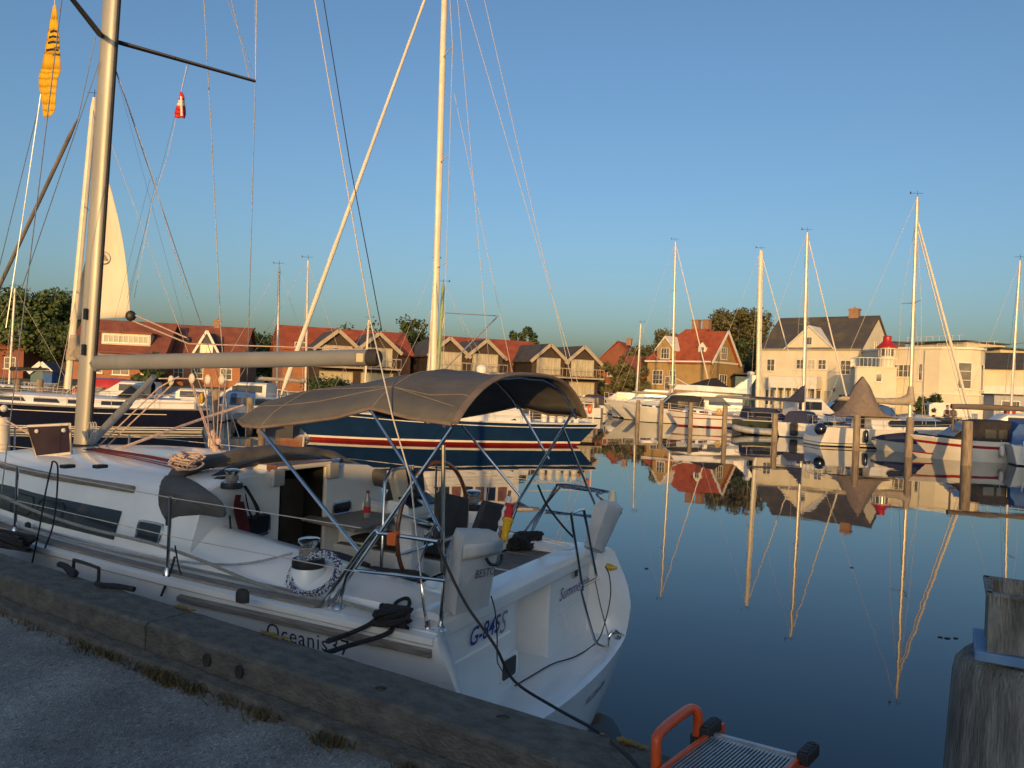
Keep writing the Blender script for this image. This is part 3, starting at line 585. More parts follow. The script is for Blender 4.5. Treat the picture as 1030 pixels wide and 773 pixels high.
# ================================================================ TREES
def tree(name, label, loc, w, h, mat, seed, n=4200, leaf=.34, trunk=.3, base=.18, cat='tree', sq=1.0, group=None):
    rd_ = random.Random(seed); t = thing(name, loc, 0, label, cat, group)
    clumps = []
    n = int(n*1.35); nc = max(22, int(w*5.5))
    for i in range(nc):
        a = rd_.uniform(0, 2*math.pi); r = (rd_.random()**.5)*w*.40; zz = h*(base+.12+rd_.random()*(.86-base))
        lim = math.sqrt(max(0.05, 1-((zz/h-.55)/.52)**2)); r = min(r, w*.44*lim)
        clumps.append((Vector((r*math.cos(a), r*math.sin(a)*sq, zz)), w*rd_.uniform(.10,.19)))
    mb = MB()
    for i in range(n):
        c, cr = clumps[rd_.randrange(nc)]
        d = Vector((rd_.gauss(0,1), rd_.gauss(0,1), rd_.gauss(0,.8))); d.normalize(); p = c + d*cr*(rd_.random()**.33)
        if p.z < h*base*.6: continue
        u = Vector((rd_.gauss(0,1), rd_.gauss(0,1), rd_.gauss(0,1))).normalized(); v = u.cross(d)
        if v.length < .01: continue
        v.normalize(); s = leaf*rd_.uniform(.8,1.7)
        mb.add([p-u*s*.5, p+v*s*.3, p+u*s*.5, p-v*s*.3], [(0,1,2,3)])
    cr_o = mb.build('crown', mat, t)
    tr = MB(); tr.tube([(0,0,0),(w*.01,0,h*.2),(-w*.01,0,h*.45),(0,.0,h*.7)],[trunk,trunk*.8,trunk*.55,trunk*.2],8)
    for c, cr in clumps[::2]:
        z0 = min(c.z*.6, h*.45); tr.tube([(0,0,z0),(c.x*.5,c.y*.5,(z0+c.z)/2+.1),tuple(c)],[trunk*.4,trunk*.22,trunk*.07],5)
    tr.build('trunk', BARK, t); return t
tree('broadleaf_tree','big round dark green tree at the left edge behind the hut', ground(30,380,88), 11.5, 9.2, LEAF, 1, n=9000, leaf=.4, trunk=.4)
tree('broadleaf_tree','lower green tree in front of the big one at the left edge', ground(64,384,82), 5.5, 6.0, LEAFD, 2, n=3500)
tree('broadleaf_tree','tree growing over the roof at the far left edge', ground(-22,384,95), 7, 9.5, LEAF, 3, n=3500)
tree('broadleaf_tree','small round tree between the two red brick houses', ground(155,384,84), 4.2, 6.1, LEAFD, 4, n=2600)
tree('garden_bush','green bush in front of the gap between the brick houses', ground(150,384,74), 3.4, 2.9, LEAFD, 5, n=1600, base=0, cat='bush', trunk=.08)
for i,(px,wd,hh,lab) in enumerate([(248,7,6.4,'tree right of the brown roofed house, leftmost of the low treetops'),(268,7,6.0,'low treetop beyond the quay, right of the brown roofed house'),(285,7,5.8,'low treetop touching the left end of the red row roof')]):
    tree('broadleaf_tree', lab, ground(px,380,100), wd, hh, LEAFD, 20+i, n=2400)
for i,(px,wd,hh,lab) in enumerate([(360,8,8.4,'treetop above the red roofs left of the blue boat mast'),(412,6,10.0,'taller treetop right beside the blue boat mast'),(524,4,9.4,'small dark treetop over the red roof between the gables')]):
    tree('broadleaf_tree', lab, ground(px,384,106), wd, hh, LEAFD, 30+i, n=2400)
tree('broadleaf_tree','large olive tree behind the right side of the yellow villa', ground(739,398,122), 11.5, 14.3, LEAFO, 7, n=12000, leaf=.4, trunk=.45)
tree('broadleaf_tree','dark tree filling the gap between the villa and white house', ground(755,398,112), 6, 9.5, LEAFD, 8, n=3600)
tree('broadleaf_tree','tree behind the left chimney side of the villa roof', ground(664,392,130), 8, 11.6, LEAFO, 9, n=4500)
tree('broadleaf_tree','small tree left of the villa behind the small house', ground(640,392,140), 7, 9.0, LEAFO, 10, n=2800)
tree('garden_bush','broad bush between the red brick house and villa, left half', ground(617,394,100), 5.2, 4.6, LEAFO, 11, n=3200, base=0, cat='bush', trunk=.1)
tree('garden_bush','broad bush between the red brick house and villa, right half', ground(637,394,98), 4.6, 4.0, LEAFO, 12, n=2800, base=0, cat='bush', trunk=.1)
tree('garden_bush','round dark green bush by the pavilion wall', ground(934,400,66), 2.6, 2.0, LEAFD, 13, n=1800, base=0, leaf=.18, cat='bush', trunk=.06)
tree('garden_bush','smaller round bush right of the dark one by the pavilion', ground(943,402,65), 1.7, 1.2, LEAFD, 14, n=1000, base=0, leaf=.16, cat='bush', trunk=.05)
tree('garden_bush','long low hedge bush on the far quay behind the small boats', ground(333,390,66), 5.0, 1.2, LEAFD, 15, n=1800, base=0, leaf=.2, cat='bush', trunk=.05)
# ================================================================ BOATS (local frame: x forward from the stern, y to port, z=0 at the waterline)
def hull_fn(L, B, f0, f1, bow_over=1.0, stern_w=.7, stern_over=0.0, full=.5, chine=2.6):
    """returns functions giving a hull side point: t 0..1 stern to bow, z height"""
    def sheer(t): return f0+(f1-f0)*t**1.7 - .06*math.sin(math.pi*t)*f1
    def half(t):
        if t < .45: q = stern_w + (1-stern_w)*math.sin(t/.45*math.pi/2)
        else: q = max(0.0, 1-((t-.45)/.55)**(2.2+full))
        return B/2*q
    def pt(t, z, side=1):
        s = sheer(t); k = min(1, max(-.45, z/s)); fl = .80 + .20*max(0,k)**.8 if z >= 0 else .80*max(0, 1-(-z/.35)**1.5)
        fl = fl - (1-fl)*0.6*max(0,(t-.5)/.5)
        y = half(t)*max(0, fl)
        xw0 = stern_over*(1-k) ; xw1 = L - bow_over*(1-k)
        return Vector((xw0+(xw1-xw0)*t, side*y, z))
    return sheer, half, pt
def make_hull(par, L, B, f0, f1, mats, bands, deckmat, n=22, name='hull', rail=None, **kw):
    """bands: list of (z or None for sheer offset, offset), material index for the strip above it"""
    sheer, half, pt = hull_fn(L, B, f0, f1, **kw); mb = MB()
    ts = [i/n for i in range(n)]+[.985, 1.0]
    def lev(t): return [(sheer(t)+z if rel else z) for (z, rel, mi) in bands]
    for sd in (1, -1):
        g = [[pt(t, z, sd) for z in lev(t)+[sheer(t)]] for t in ts]
        for j in range(len(bands)):
            mb.loft([[r[j], r[j+1]] for r in g], bands[j][2], ringclosed=False)
    for j in range(len(bands)):     # transom
        z0 = lev(0)[j]; z1 = (lev(0)+[sheer(0)])[j+1]
        mb.add([pt(0,z0,1), pt(0,z0,-1), pt(0,z1,-1), pt(0,z1,1)], [(0,1,2,3)], bands[j][2])
    h = mb.build(name, mats, par, smooth=True)
    d = MB(); rows = []
    for t in ts:
        a = pt(t, sheer(t), 1); rows.append([Vector((a.x, a.y*k*.985, a.z-.004+.05*(1-k*k)*min(1, half(t)))) for k in (1,.5,0,-.5,-1)])
    d.loft(rows, 0, ringclosed=False); d.build('deck', deckmat, par, smooth=True)
    if rail:
        r = MB()
        for sd in (1,-1): r.tube([pt(t, sheer(t)+.02, sd) for t in ts], .03, 5)
        r.build('toe_rail', rail, par, smooth=True)
    return sheer, half, pt
def lifelines(par, sheer, half, pt, L, t0=.04, t1=.97, n=7, h=.58, wire=WIREP, r=.009):
    mb = MB(); post = []
    for sd in (1,-1):
        ps = []
        for i in range(n):
            t = t0+(t1-t0)*i/(n-1); p = pt(t, sheer(t), sd); p.y *= .96; ps.append(p)
            mb.tube([p, p+Vector((0,0,h))], .014, 5)
        for k in (1.0,.5):
            for a, b in zip(ps[:-1], ps[1:]): mb.tube([a+Vector((0,0,h*k)), b+Vector((0,0,h*k))], r, 4)
    a = pt(t1, sheer(t1), 1); b = pt(t1, sheer(t1), -1); hh = Vector((0,0,h)); tip = pt(1, sheer(1), 1)
    mb.tube([a+hh, tip+hh*1.05, b+hh], .02, 6); mb.tube([tip, tip+hh*1.05], .018, 6)
    a = pt(t0, sheer(t0), 1); b = pt(t0, sheer(t0), -1); mb.tube([a+hh, b+hh], .02, 6)
    mb.build('railing', wire, par, smooth=True)
def rig(par, xm, zd, zt, r=.075, mat=MASTW, rake=0.03, bow=None, stern=None, chain=1.3, spread=(.5,), genoa=None, sw=.9, wr=.011, wiremat=WIREP, frac=1.0, vane=True):
    top = Vector((xm-(zt-zd)*rake, 0, zt)); base = Vector((xm, 0, zd))
    m = MB(); m.tube([base, base.lerp(top,.5), base.lerp(top,.96), top], [r, r, r*.9, r*.55], 10, oval=1.35); mo = m.build('mast', mat, par, smooth=True)
    sp = MB()
    tips = []
    for k in spread:
        c = base.lerp(top, k)
        for sd in (1,-1):
            e = c+Vector((-sw*.18, sd*sw, sw*.06)); sp.tube([c, e], [.028,.018], 6); tips.append((k, sd, e))
    sp.build('spreader', mat, mo, smooth=True)
    wb = MB()
    for sd in (1,-1):
        cp = Vector((xm-.1, sd*chain, zd-.3)); prev = cp
        for k, s2, e in tips:
            if s2 == sd: wb.tube([prev, e], wr, 4); prev = e
        wb.tube([prev, base.lerp(top, frac*.99)], wr, 4)
        if tips: wb.tube([Vector((xm+.15, sd*chain*.95, zd-.3)), base.lerp(top, spread[0]*.97)], wr, 4)
    ft = base.lerp(top, frac*.985)
    if bow is not None and genoa is None: wb.tube([bow, ft], wr, 4)
    if stern is not None: wb.tube([stern, top], wr, 4)
    wb.build('shroud', wiremat, mo)
    if genoa is not None and bow is not None:
        b = Vector(bow)+Vector((0,0,.35)); g = MB(); N_ = 26; pts = [b.lerp(ft, i/N_) for i in range(N_+1)]
        rr = [.03]+[genoa[0]*(1-.55*i/N_)*(1+.10*math.sin(i*2.6)) for i in range(1, N_)]+[.02]
        g.tube(pts, rr, 8); g.build('furled_sail', genoa[1], par, smooth=True)
        dr = MB(); dr.lathe(b-Vector((0,0,.2)), [(.03,0),(.11,.02),(.11,.05),(.07,.07),(.11,.1),(.11,.13),(.03,.15)], 12); dr.tube([bow, b], .02, 6); dr.build('furler', STEEL, par, smooth=True)
    if vane:
        v = MB(); v.tube([top, top+Vector((0,0,.35))], .012, 5); v.tube([top+Vector((-.3,.05,.2)), top+Vector((.3,-.05,.2))], .01, 4); v.poly([top+Vector((-.3,.05,.2)), top+Vector((-.42,.05,.32)), top+Vector((-.42,.05,.12))]); v.build('wind_vane', BLK, mo)
    return mo, base, top
def boom(par, xm, z, L, r=.11, cover=CANTR, flare=.0, boommat=ALU, rise=0.03, neck=.55):
    b = MB(); b.tube([(xm-.08,0,z), (xm-L,0,z+L*rise)], .06, 8); bo = b.build('boom', boommat, par, smooth=True)
    c = MB(); N_ = 16; pts = []; rr = []
    for i in range(N_+1):
        k = i/N_; pts.append(Vector((xm-.05-(L-.1)*k, 0, z+L*rise*k+.09+flare*math.exp(-k*9))))
        rr.append(r*(1.25-.55*k)*(1+.08*math.sin(i*1.9))+flare*.5*math.exp(-k*9))
    rr[-1] = .03
    c.tube(pts, rr, 10, oval=1.0); c.build('sail_cover', cover, bo, smooth=True)
    if flare:
        f = MB(); f.lathe((xm-.03,0,z+.05), [(r*1.5,-.05),(r*1.5,.2),(r*1.25,.45),(r*.95,neck+.1),(r*.8,neck+.25)], 12); f.build('cover_collar', cover, bo, smooth=True)
    return bo
def cabin(par, sheer, x0, x1, w0, w1, h, L, mat=GELF, win=DGLASS, nw=3, wh=.16, front=.8, name='cabin', z=None, winx=None):
    """low coachroof from x0 (aft) to x1, widths w0..w1"""
    mb = MB(); N_ = 10; rows = []
    for i in range(N_+1):
        k = i/N_; x = x0+(x1-x0)*k; zz = (z if z is not None else sheer(x/L))-.03; hh = h*min(1, (1-k)/(front*.35)) if k > 1-front*.35 else h
        w_ = w0+(w1-w0)*k; rows.append([(x, w_/2, zz), (x, w_/2*.90, zz+hh*.82), (x, w_/2*.6, zz+hh), (x, -w_/2*.6, zz+hh), (x, -w_/2*.90, zz+hh*.82), (x, -w_/2, zz)])
    mb.loft(rows); co = mb.build(name, mat, par, smooth=False)
    for sd in (1,-1):
        for i in range(nw):
            a = .10+.72*i/nw; b_ = a+.72/nw*.78; g = MB(); q = []
            for k, zz in ((a,.30),(b_,.30),(b_,.68),(a+.02,.68)):
                x = x0+(x1-x0)*k; w_ = w0+(w1-w0)*k; sz = (z if z is not None else sheer(x/L))-.03; f_ = zz/.82
                q.append(Vector((x, sd*(w_/2*(1-.10*f_)+.006), sz+h*zz)))
            g.prism(q, (0, sd*.012, 0)); g.build('window', win, co)
    return co
def canopy(par, x0, x1, w, z0, z1, mat, pane=DGLASS, front=.35, name='canopy', top=.75, nw=2):
    """enclosed cockpit tent with clear panels"""
    mb = MB(); rows = []
    for k, s, hh in ((0,.94,.9),(.18,1,1.0),(.6,1,1.0),(1-front,.95,.92),(1,.86,.05)):
        x = x0+(x1-x0)*k; h = (z1-z0)*hh
        rows.append([(x,w/2*s,z0),(x,w/2*s*.97,z0+h*.55),(x,w/2*s*top,z0+h*.92),(x,0,z0+h),(x,-w/2*s*top,z0+h*.92),(x,-w/2*s*.97,z0+h*.55),(x,-w/2*s,z0)])
    mb.loft(rows); c = mb.build(name, mat, par, smooth=True)
    for sd in (1,-1):
        for i in range(nw):
            a = .06+.56*i/nw; b_ = a+.56/nw*.8; g = MB(); q = []
            for k, zz in ((a,.16),(b_,.16),(b_,.56),(a,.56)): q.append(Vector((x0+(x1-x0)*k, sd*(w/2*(1.0-.02*zz)+.004), z0+(z1-z0)*zz)))
            g.prism(q, (0,sd*.012,0)); g.build('window', pane, c)
    # windscreen panel
    g = MB(); k0, k1 = 1-front+.03, .97
    def P(k, yy): 
        f = (k-(1-front))/front; h = (z1-z0)*(.92+(.05-.92)*f)+.03; return Vector((x0+(x1-x0)*k+.02, yy, z0+h))
    g.prism([P(k0,w*.30),P(k0,-w*.30),P(k1,-w*.36),P(k1,w*.36)], (.012,0,.012)); g.build('windscreen', pane, c)
    return c
def fenders(par, pt, sheer, ts, side, mat=NAVY, r=.11, h=.5, drop=.35):
    for t in ts:
        p = pt(t, sheer(t), side); q = p+Vector((0, side*r*1.05, -drop))
        m = MB(); m.lathe(q-Vector((0,0,h/2)), [(.02,0),(r*.7,.04),(r,.12),(r,h-.12),(r*.7,h-.04),(.02,h)], 10); m.tube([q+Vector((0,0,h/2)), p+Vector((0,0,.15))], .01, 4); m.build('fender', mat, par, smooth=True)
def boat(name, label, cat, px, py, rz_deg, group=None, local=(0,0)):
    """place so that local point (x,y) on the waterline sits at pixel px,py"""
    p = onz(px, py, 0); a = R(rz_deg); x, y = local
    o = p - Vector((x*math.cos(a)-y*math.sin(a), x*math.sin(a)+y*math.cos(a), 0)); return thing(name, (o.x,o.y,0), a, label, cat, group)
def boatw(name, label, cat, X, Y, rz_deg): return thing(name, (X,Y,0), R(rz_deg), label, cat)

WB = [(-.3,0,1),(-.02,0,2),(.07,0,0)]     # antifoul, boot stripe, topsides

# ---- blue motor sailer with red boot stripe
L = 14.0
bb = boatw('motor_sailer', 'dark blue yacht with red boot stripe, white deckhouse and furled cream headsail', 'sailing yacht', 3.6, 36.2, 197.0)
hk = dict(bow_over=1.5, stern_w=.72, stern_over=.9, full=.2)
sh_, hf, pt_ = make_hull(bb, L, 3.7, 1.02, 1.42, [BLUEH, REDS, WHT, ANTI], [(-.3,0,3),(-.1,0,1),(.12,0,2),(.21,0,0),(-.17,1,2),(-.135,1,0)], DECKW, rail=WHT, **hk)
cabin(bb, sh_, 3.2, 9.6, 2.5, 1.7, .42, L, nw=6)
dh = MB(); rows = []
for x, w_, z0, z1 in ((3.6,2.3,1.0,2.55),(4.2,2.35,1.0,2.75),(6.6,2.35,1.05,2.8),(7.6,2.2,1.1,2.1),(7.9,2.1,1.1,1.4)):
    rows.append([(x,w_/2,z0),(x,w_/2*.9,z1-.1),(x,w_/2*.75,z1),(x,-w_/2*.75,z1),(x,-w_/2*.9,z1-.1),(x,-w_/2,z0)])
dh.loft(rows); dho = dh.build('deckhouse', GELF, bb)
rf_ = MB(); rf_.box((5.0,0,2.84),(4.2,2.5,.09)); rf_.build('roof', GELF, bb, bevel=.03)
for sd in (1,-1):
    for i in range(5):
        x = 4.15+i*.52
        g = MB(); g.prism([(x,sd*1.135,1.85),(x+.40,sd*1.135,1.85),(x+.40,sd*1.085,2.45),(x,sd*1.085,2.45)],(0,sd*.02,0)); g.build('window', DGLASS if i % 2 else VARN, dho)
    g = MB(); g.prism([(6.75,sd*1.13,1.85),(7.45,sd*1.06,1.85),(7.0,sd*1.05,2.35),(6.75,sd*1.06,2.45)],(0,sd*.03,0)); g.build('window', DGLASS, dho)
for o__ in (dho,): pass
dr_ = MB(); dr_.prism([(3.58,.28,1.1),(3.58,-.28,1.1),(3.62,-.28,2.35),(3.62,.28,2.35)],(-.03,0,0)); dr_.build('door', VARN, dho)
rd_ = MB(); rd_.tube([(5.2,-.1,2.88),(5.2,-.1,3.12)],.05,8); rd_.lathe((5.2,-.1,3.1),[(.05,0),(.22,.05),(.25,.16),(.24,.3),(.16,.40),(.02,.44)],14); rd_.build('radar_dome', WHT, bb, smooth=True)
pb = MB()
for x, y in ((1.3,-.9),(1.3,.9),(1.6,-.2),(2.0,.6),(2.6,-.8)): pb.tube([(x,y,1.0),(x,y,1.75)],.03,6)
pb.tube([(.2,1.2,1.0),(.2,1.2,1.95),(.2,-1.2,1.95),(.2,-1.2,1.0)],.03,6); pb.tube([(.2,1.2,1.95),(3.2,1.25,2.0)],.02,5); pb.tube([(.2,-1.2,1.95),(3.2,-1.25,2.0)],.02,5); pb.build('gantry', WHT, bb, smooth=True)
hr = MB(); hr.tube([(.25+.0, .9+.17*math.cos(a*math.pi/8), 1.72+.2*math.sin(a*math.pi/8)) for a in range(16)], .05, 8, closed=True)
tag(hr.build('lifebuoy', ORGT, bb, smooth=True), 'orange lifebuoy on the stern rail')
for i in range(5):
    m = MB(); m.lathe((1.0+i*.38,1.15-.02*i,1.02),[(.03,0),(.13,.05),(.15,.2),(.15,.42),(.08,.52),(.02,.54)],10); m.build('deck_fender', WHT, bb, smooth=True)
lifelines(bb, sh_, hf, pt_, L, n=9, h=.62)
xm = 7.4
bmast, _, _ = rig(bb, xm, 1.4, 22.5, r=.105, mat=MASTW, rake=-.012, bow=Vector((13.85,0,1.5)), stern=Vector((.1,.5,1.1)), chain=1.6, spread=(.30,.52,.74), genoa=(.105,SAILC), sw=1.1, wr=.014)
boom(bb, xm, 2.95, 5.2, r=.14, cover=CANTR, rise=.01)
wx = MB(); wx.tube([(.1,-.5,1.1),(6.5,0,22.3)],.014,4); wx.tube([(3.5,1.0,1.0),(7.0,0,15.5)],.012,4); wx.tube([(5.0,1.6,1.1),(7.2,0,21)],.012,4); wx.build('backstay', WIREP, bmast)
# second slim mast line beside it (mizzen of a neighbouring boat) and green derrick
def far_mast_boat(label, px, Y, pytop, rz, L=9, mat=MASTW, hm=GELF, r=.07, boomL=3.2, cover=CANTR, fb=.95, gen=None, xmf=.58, rake=.02, dy=0, canvas=None):
    zt = at(px, pytop, Y).z; p = at(px, 386, Y); a = R(rz); xm = L*xmf
    zw = at(px, pytop, Y); d = (p-zw)
    o = Vector((zw.x - (xm-(zt-1.2)*rake)*math.cos(a), Y-(xm)*math.sin(a), 0))
    t = thing('sailing_boat', (o.x,o.y,0), a, label, 'sailing boat')
    s, h, q = make_hull(t, L, L*.32, fb*.92, fb*1.2, [hm, NAVY, WHT, ANTI], [(-.3,0,3),(-.02,0,1),(.08,0,0)], DECKW, rail=WHT, n=14, bow_over=L*.1)
    cabin(t, s, L*.3, L*.78, L*.2, L*.12, .38, L, nw=4)
    lifelines(t, s, h, q, L, n=6)
    rig(t, xm, 1.3, zt, r=r, mat=mat, rake=rake, bow=Vector((L*.97,0,fb*1.15)), stern=Vector((.05,0,fb)), chain=L*.14, spread=(.5,) if L < 10 else (.38,.7), genoa=gen, sw=.75, wr=.009)
    if boomL: boom(t, xm, 2.25, boomL, r=.11, cover=cover, flare=.0)
    if canvas: canopy(t, L*.08, L*.42, L*.22, fb+.1, fb+1.25, canvas)
    return t, s, h, q
far_mast_boat('sailing boat whose bare pale mast stands just left of the furled genoa foot', 281, 52, 268, 8, L=8, mat=MASTA, boomL=0, r=.06)
far_mast_boat('sailing boat with short white mast crossing the end of the grey boom', 371, 56, 322, 170, L=7, mat=MASTW, boomL=0, r=.06)
far_mast_boat('sailing boat with slim white mast just behind the furled cream headsail', 310, 50, 262, 10, L=8.5, mat=MASTW, boomL=3, r=.05)
far_mast_boat('sailing boat whose cream mast shows close right of the blue yacht mast', 438, 58, 262, 188, L=9, mat=MASTW, boomL=0, r=.07)
far_mast_boat('sailing boat with low white mast at the left edge before the trees', 15, 52, 290, 190, L=7, mat=MASTA, boomL=2.5, r=.06, cover=CANK)
gd = far_mast_boat('sailing boat with pale green mast and long raised spinnaker pole', 446, 50, 286, 188, L=8.5, mat=GREENM, boomL=0, r=.09)[0]
# its pole
iv = lambda v: Matrix.Rotation(-gd.rotation_euler.z, 3, 'Z') @ (v-gd.location)
mb = MB(); mb.tube([iv(at(443,376,50)), iv(at(501,318,50))],.045,8); mb.tube([iv(at(448,315,50)), iv(at(501,318,50))],.03,8); mb.tube([iv(at(435,380,50)), iv(at(447,318,50))],.03,6); mb.build('spinnaker_pole', ALU, gd, smooth=True)

# ---- navy yacht behind the grey boom
L = 14.0
nb = boatw('navy_yacht', 'long navy blue sailing yacht with white waterline stripes and cream mast', 'sailing yacht', -13.7, 35.0, 200)
sh_, hf, pt_ = make_hull(nb, L, 3.8, 1.0, 1.45, [NAVY, WHT, ANTI], [(-.3,0,2),(-.04,0,1),(.05,0,0),(.10,0,1),(.15,0,0),(.19,0,1),(.22,0,0)], DECKW, rail=TEAK, bow_over=1.3, stern_w=.7, stern_over=.3)
cs = MB()
for sd in (1,-1): cs.loft([[pt_(t, sh_(t)-.22, sd)+Vector((0,sd*.006,0)), pt_(t, sh_(t)-.19, sd)+Vector((0,sd*.006,0))] for t in [.12+.1*i for i in range(8)]], ringclosed=False)
cs.build('cove_stripe', WHT, nb)
cabin(nb, sh_, 2.6, 9.6, 2.6, 1.6, .48, L, nw=4)
ck = MB(); ck.box((1.7,1.1,1.2),(2.2,.25,.4)); ck.box((1.7,-1.1,1.2),(2.2,.25,.4)); ck.box((.7,0,1.12),(.3,2.3,.3)); ck.build('cockpit', GELF, nb, bevel=.04)
sd_ = MB(); sd_.loft([[(2.4,1.1,1.5),(2.4,1.0,2.0),(2.4,0,2.15),(2.4,-1.0,2.0),(2.4,-1.1,1.5)],[(3.3,1.15,1.5),(3.2,.9,1.95),(3.1,0,2.05),(3.2,-.9,1.95),(3.3,-1.15,1.5)],[(3.9,1.1,1.45),(3.7,.8,1.5),(3.7,0,1.5),(3.7,-.8,1.5),(3.9,-1.1,1.45)]], ringclosed=False); sd_.build('sprayhood', DGLASS, nb, solid=.02)
lifelines(nb, sh_, hf, pt_, L, n=9, h=.62)
p_ = MB(); p_.tube([(.3,1.2,1.0),(.15,1.2,1.65),(.05,0,1.68),(.15,-1.2,1.65),(.3,-1.2,1.0)],.02,6); p_.build('pushpit', STEEL, nb, smooth=True)
for i,(x,y,m_) in enumerate([(.35,.9,YELP),(.35,.4,REDP)]):
    b_ = MB(); b_.ball((x,y,1.5),.2,10,sc=(.6,1,1.3)); b_.build('horseshoe_buoy', m_, nb, smooth=True)
# mast foot seen at pixel 63,410
nm, base_, top_ = rig(nb, 5.75, 1.7, 14.35, r=.105, mat=MASTW, rake=.045, stern=Vector((.1,0,1.1)), chain=1.6, spread=(.33,.62), sw=1.0)
boom(nb, 5.6, 2.95, 3.3, r=.20, cover=CANTR, flare=.3, neck=.8)
iv = lambda v: Matrix.Rotation(-nb.rotation_euler.z, 3, 'Z') @ (v-nb.location)
# half hoisted steadying sail on the centreline, clew aft
Hd = at(108,175,33.2); Tk = at(70,322,33.4); Cl = at(131,319,33.6); rows = []
for i in range(15):
    k = i/14; lf = Tk.lerp(Hd, k); lc = Cl.lerp(Hd, k) + Vector((.22*math.sin(math.pi*k),0,0)); row = []
    for j in range(9):
        q = j/8; P = lf.lerp(lc, q); P += Vector((0, .35*math.sin(math.pi*q)*math.sin(math.pi*min(1,k*1.2+.1)) + .04*math.sin(q*9+k*3), 0)); row.append(iv(P))
    rows.append(row)
sm_ = MB(); sm_.loft(rows, ringclosed=False); so_ = sm_.build('sail', SAILC, nb, smooth=True, solid=.012)
em = MB(); c0 = iv(at(104,261,33.0)); c0 = min((v for r_ in rows for v in r_), key=lambda v: (v.x-c0.x)**2+(v.z-c0.z)**2)+Vector((0,.045,0))
em.tube([c0+Vector((.26*math.cos(a*math.pi/10),0,.26*math.sin(a*math.pi/10))) for a in range(20)],.02,5,closed=True)
em.prism([c0+Vector((x,0,z)) for x,z in ((-.17,-.1),(.17,-.1),(.05,.18),(-.02,.18))], (0,.015,0)); em.build('sail_emblem', TEXTG, so_)
bl_ = MB(); bl_.ball(iv(at(131.5,318,33.6)),.22,10,sc=(1,.5,1.1)); bl_.build('block', BLK, nb, smooth=True)
sh2 = MB(); sh2.tube([iv(at(133,316,33.6)), iv(at(190,341,34.4))],.035,6); sh2.tube([iv(at(131,322,33.6)), iv(at(190,346,34.4))],.035,6)
sh2.tube([iv(at(190,346,34.4)), iv(at(372,352,36.5))],.03,6); sh2.build('sheet_line', ROPEP, nb, smooth=True)
bl_ = MB(); bl_.ball(iv(at(190,342,34.4)),.14,10); bl_.build('block', BLK, nb, smooth=True)
# navy topping lines crossing the sky
wl = MB()
for a, b in (((113,60),(190,345)),((128,300),(190,64)),((151,180),(112,335)),((158,178),(120,345))):
    wl.tube([iv(at(a[0],a[1],33)), iv(at(b[0],b[1],33.5))],.006,4)
wl.build('halyard', WIRE, nb)
wl = MB(); wl.tube([iv(at(104,210,33.0)),iv(at(104.3,240,33.0))],.001,3)

# ================================================================ RIGHT HAND BOATS
# flybridge cruiser
fc = boat('flybridge_cruiser', 'long white flybridge cruiser, pointed bow to the left, dark cover on the flybridge', 'motor boat', 622, 421.8, 168, local=(11.2,0))
sh_, hf, pt_ = make_hull(fc, 12.5, 3.9, 1.15, 1.75, [GELF, NAVY, WHT, ANTI], [(-.3,0,3),(-.02,0,1),(.05,0,0),(-.3,1,2),(-.26,1,0)], DECKW, rail=WHT, bow_over=1.9, stern_w=.85)
mb = MB(); rows = []
for x, w_, z0, z1 in ((.9,3.0,1.1,2.55),(4.6,3.1,1.1,2.75),(6.2,2.9,1.2,2.55),(7.9,2.4,1.3,1.85),(9.3,1.7,1.5,1.55)):
    rows.append([(x,w_/2,z0),(x,w_/2*.88,z1-.1),(x,w_/2*.7,z1),(x,-w_/2*.7,z1),(x,-w_/2*.88,z1-.1),(x,-w_/2,z0)])
mb.loft(rows); co = mb.build('cabin', GELF, fc)
for sd in (1,-1):
    g = MB(); g.prism([(1.8,sd*1.54,1.6),(6.0,sd*1.50,1.65),(5.6,sd*1.40,2.3),(2.6,sd*1.42,2.35)],(0,sd*.03,0)); g.build('window', DGLASS, co)
g = MB(); g.prism([(6.35,.95,2.5),(6.35,-.95,2.5),(7.75,-.85,1.98),(7.75,.85,1.98)],(.02,0,.03)); g.build('windscreen', DGLASS, co)
fb_ = MB(); fb_.loft([[(0.3,1.45,2.65),(.3,1.35,3.1),(.3,-1.35,3.1),(.3,-1.45,2.65)],[(4.6,1.45,2.75),(4.6,1.35,3.25),(4.6,-1.35,3.25),(4.6,-1.45,2.75)],[(6.6,1.0,2.8),(6.3,.9,3.25),(6.3,-.9,3.25),(6.6,-1.0,2.8)]]); fb_.build('flybridge', GELF, fc, bevel=.05)
cv = MB(); cv.loft([[(1.9,.9,3.1),(1.9,0,3.15),(1.9,-.9,3.1)],[(3.0,1.1,3.2),(3.0,0,3.95),(3.0,-1.1,3.2)],[(3.8,1.1,3.2),(3.8,0,3.8),(3.8,-1.1,3.2)],[(5.2,.9,3.2),(5.2,0,3.3),(5.2,-.9,3.2)]], ringclosed=False); cv.build('cover', CANK, fc)
ws = MB(); ws.prism([(5.3,.9,3.2),(5.3,-.9,3.2),(6.4,-.7,3.75),(6.4,.7,3.75)],(.0,0,.05)); ws.build('flybridge_screen', WHT, fc)
ar = MB()
for sd in (1,-1): ar.prism([(.5,sd*1.35,2.9),(1.6,sd*1.35,3.0),(.3,sd*1.25,4.2),(-.2,sd*1.25,4.2)],(0,-sd*.12,0))
ar.box((.1,0,4.2),(.6,2.5,.12)); ar.build('radar_arch', GELF, fc); rd_ = MB(); rd_.lathe((.2,0,4.3),[(.02,0),(.28,.02),(.34,.12),(.3,.26),(.05,.32)],14); rd_.build('radar_dome', WHT, fc, smooth=True)
lifelines(fc, sh_, hf, pt_, 12.5, t0=.45, n=6, h=.55)

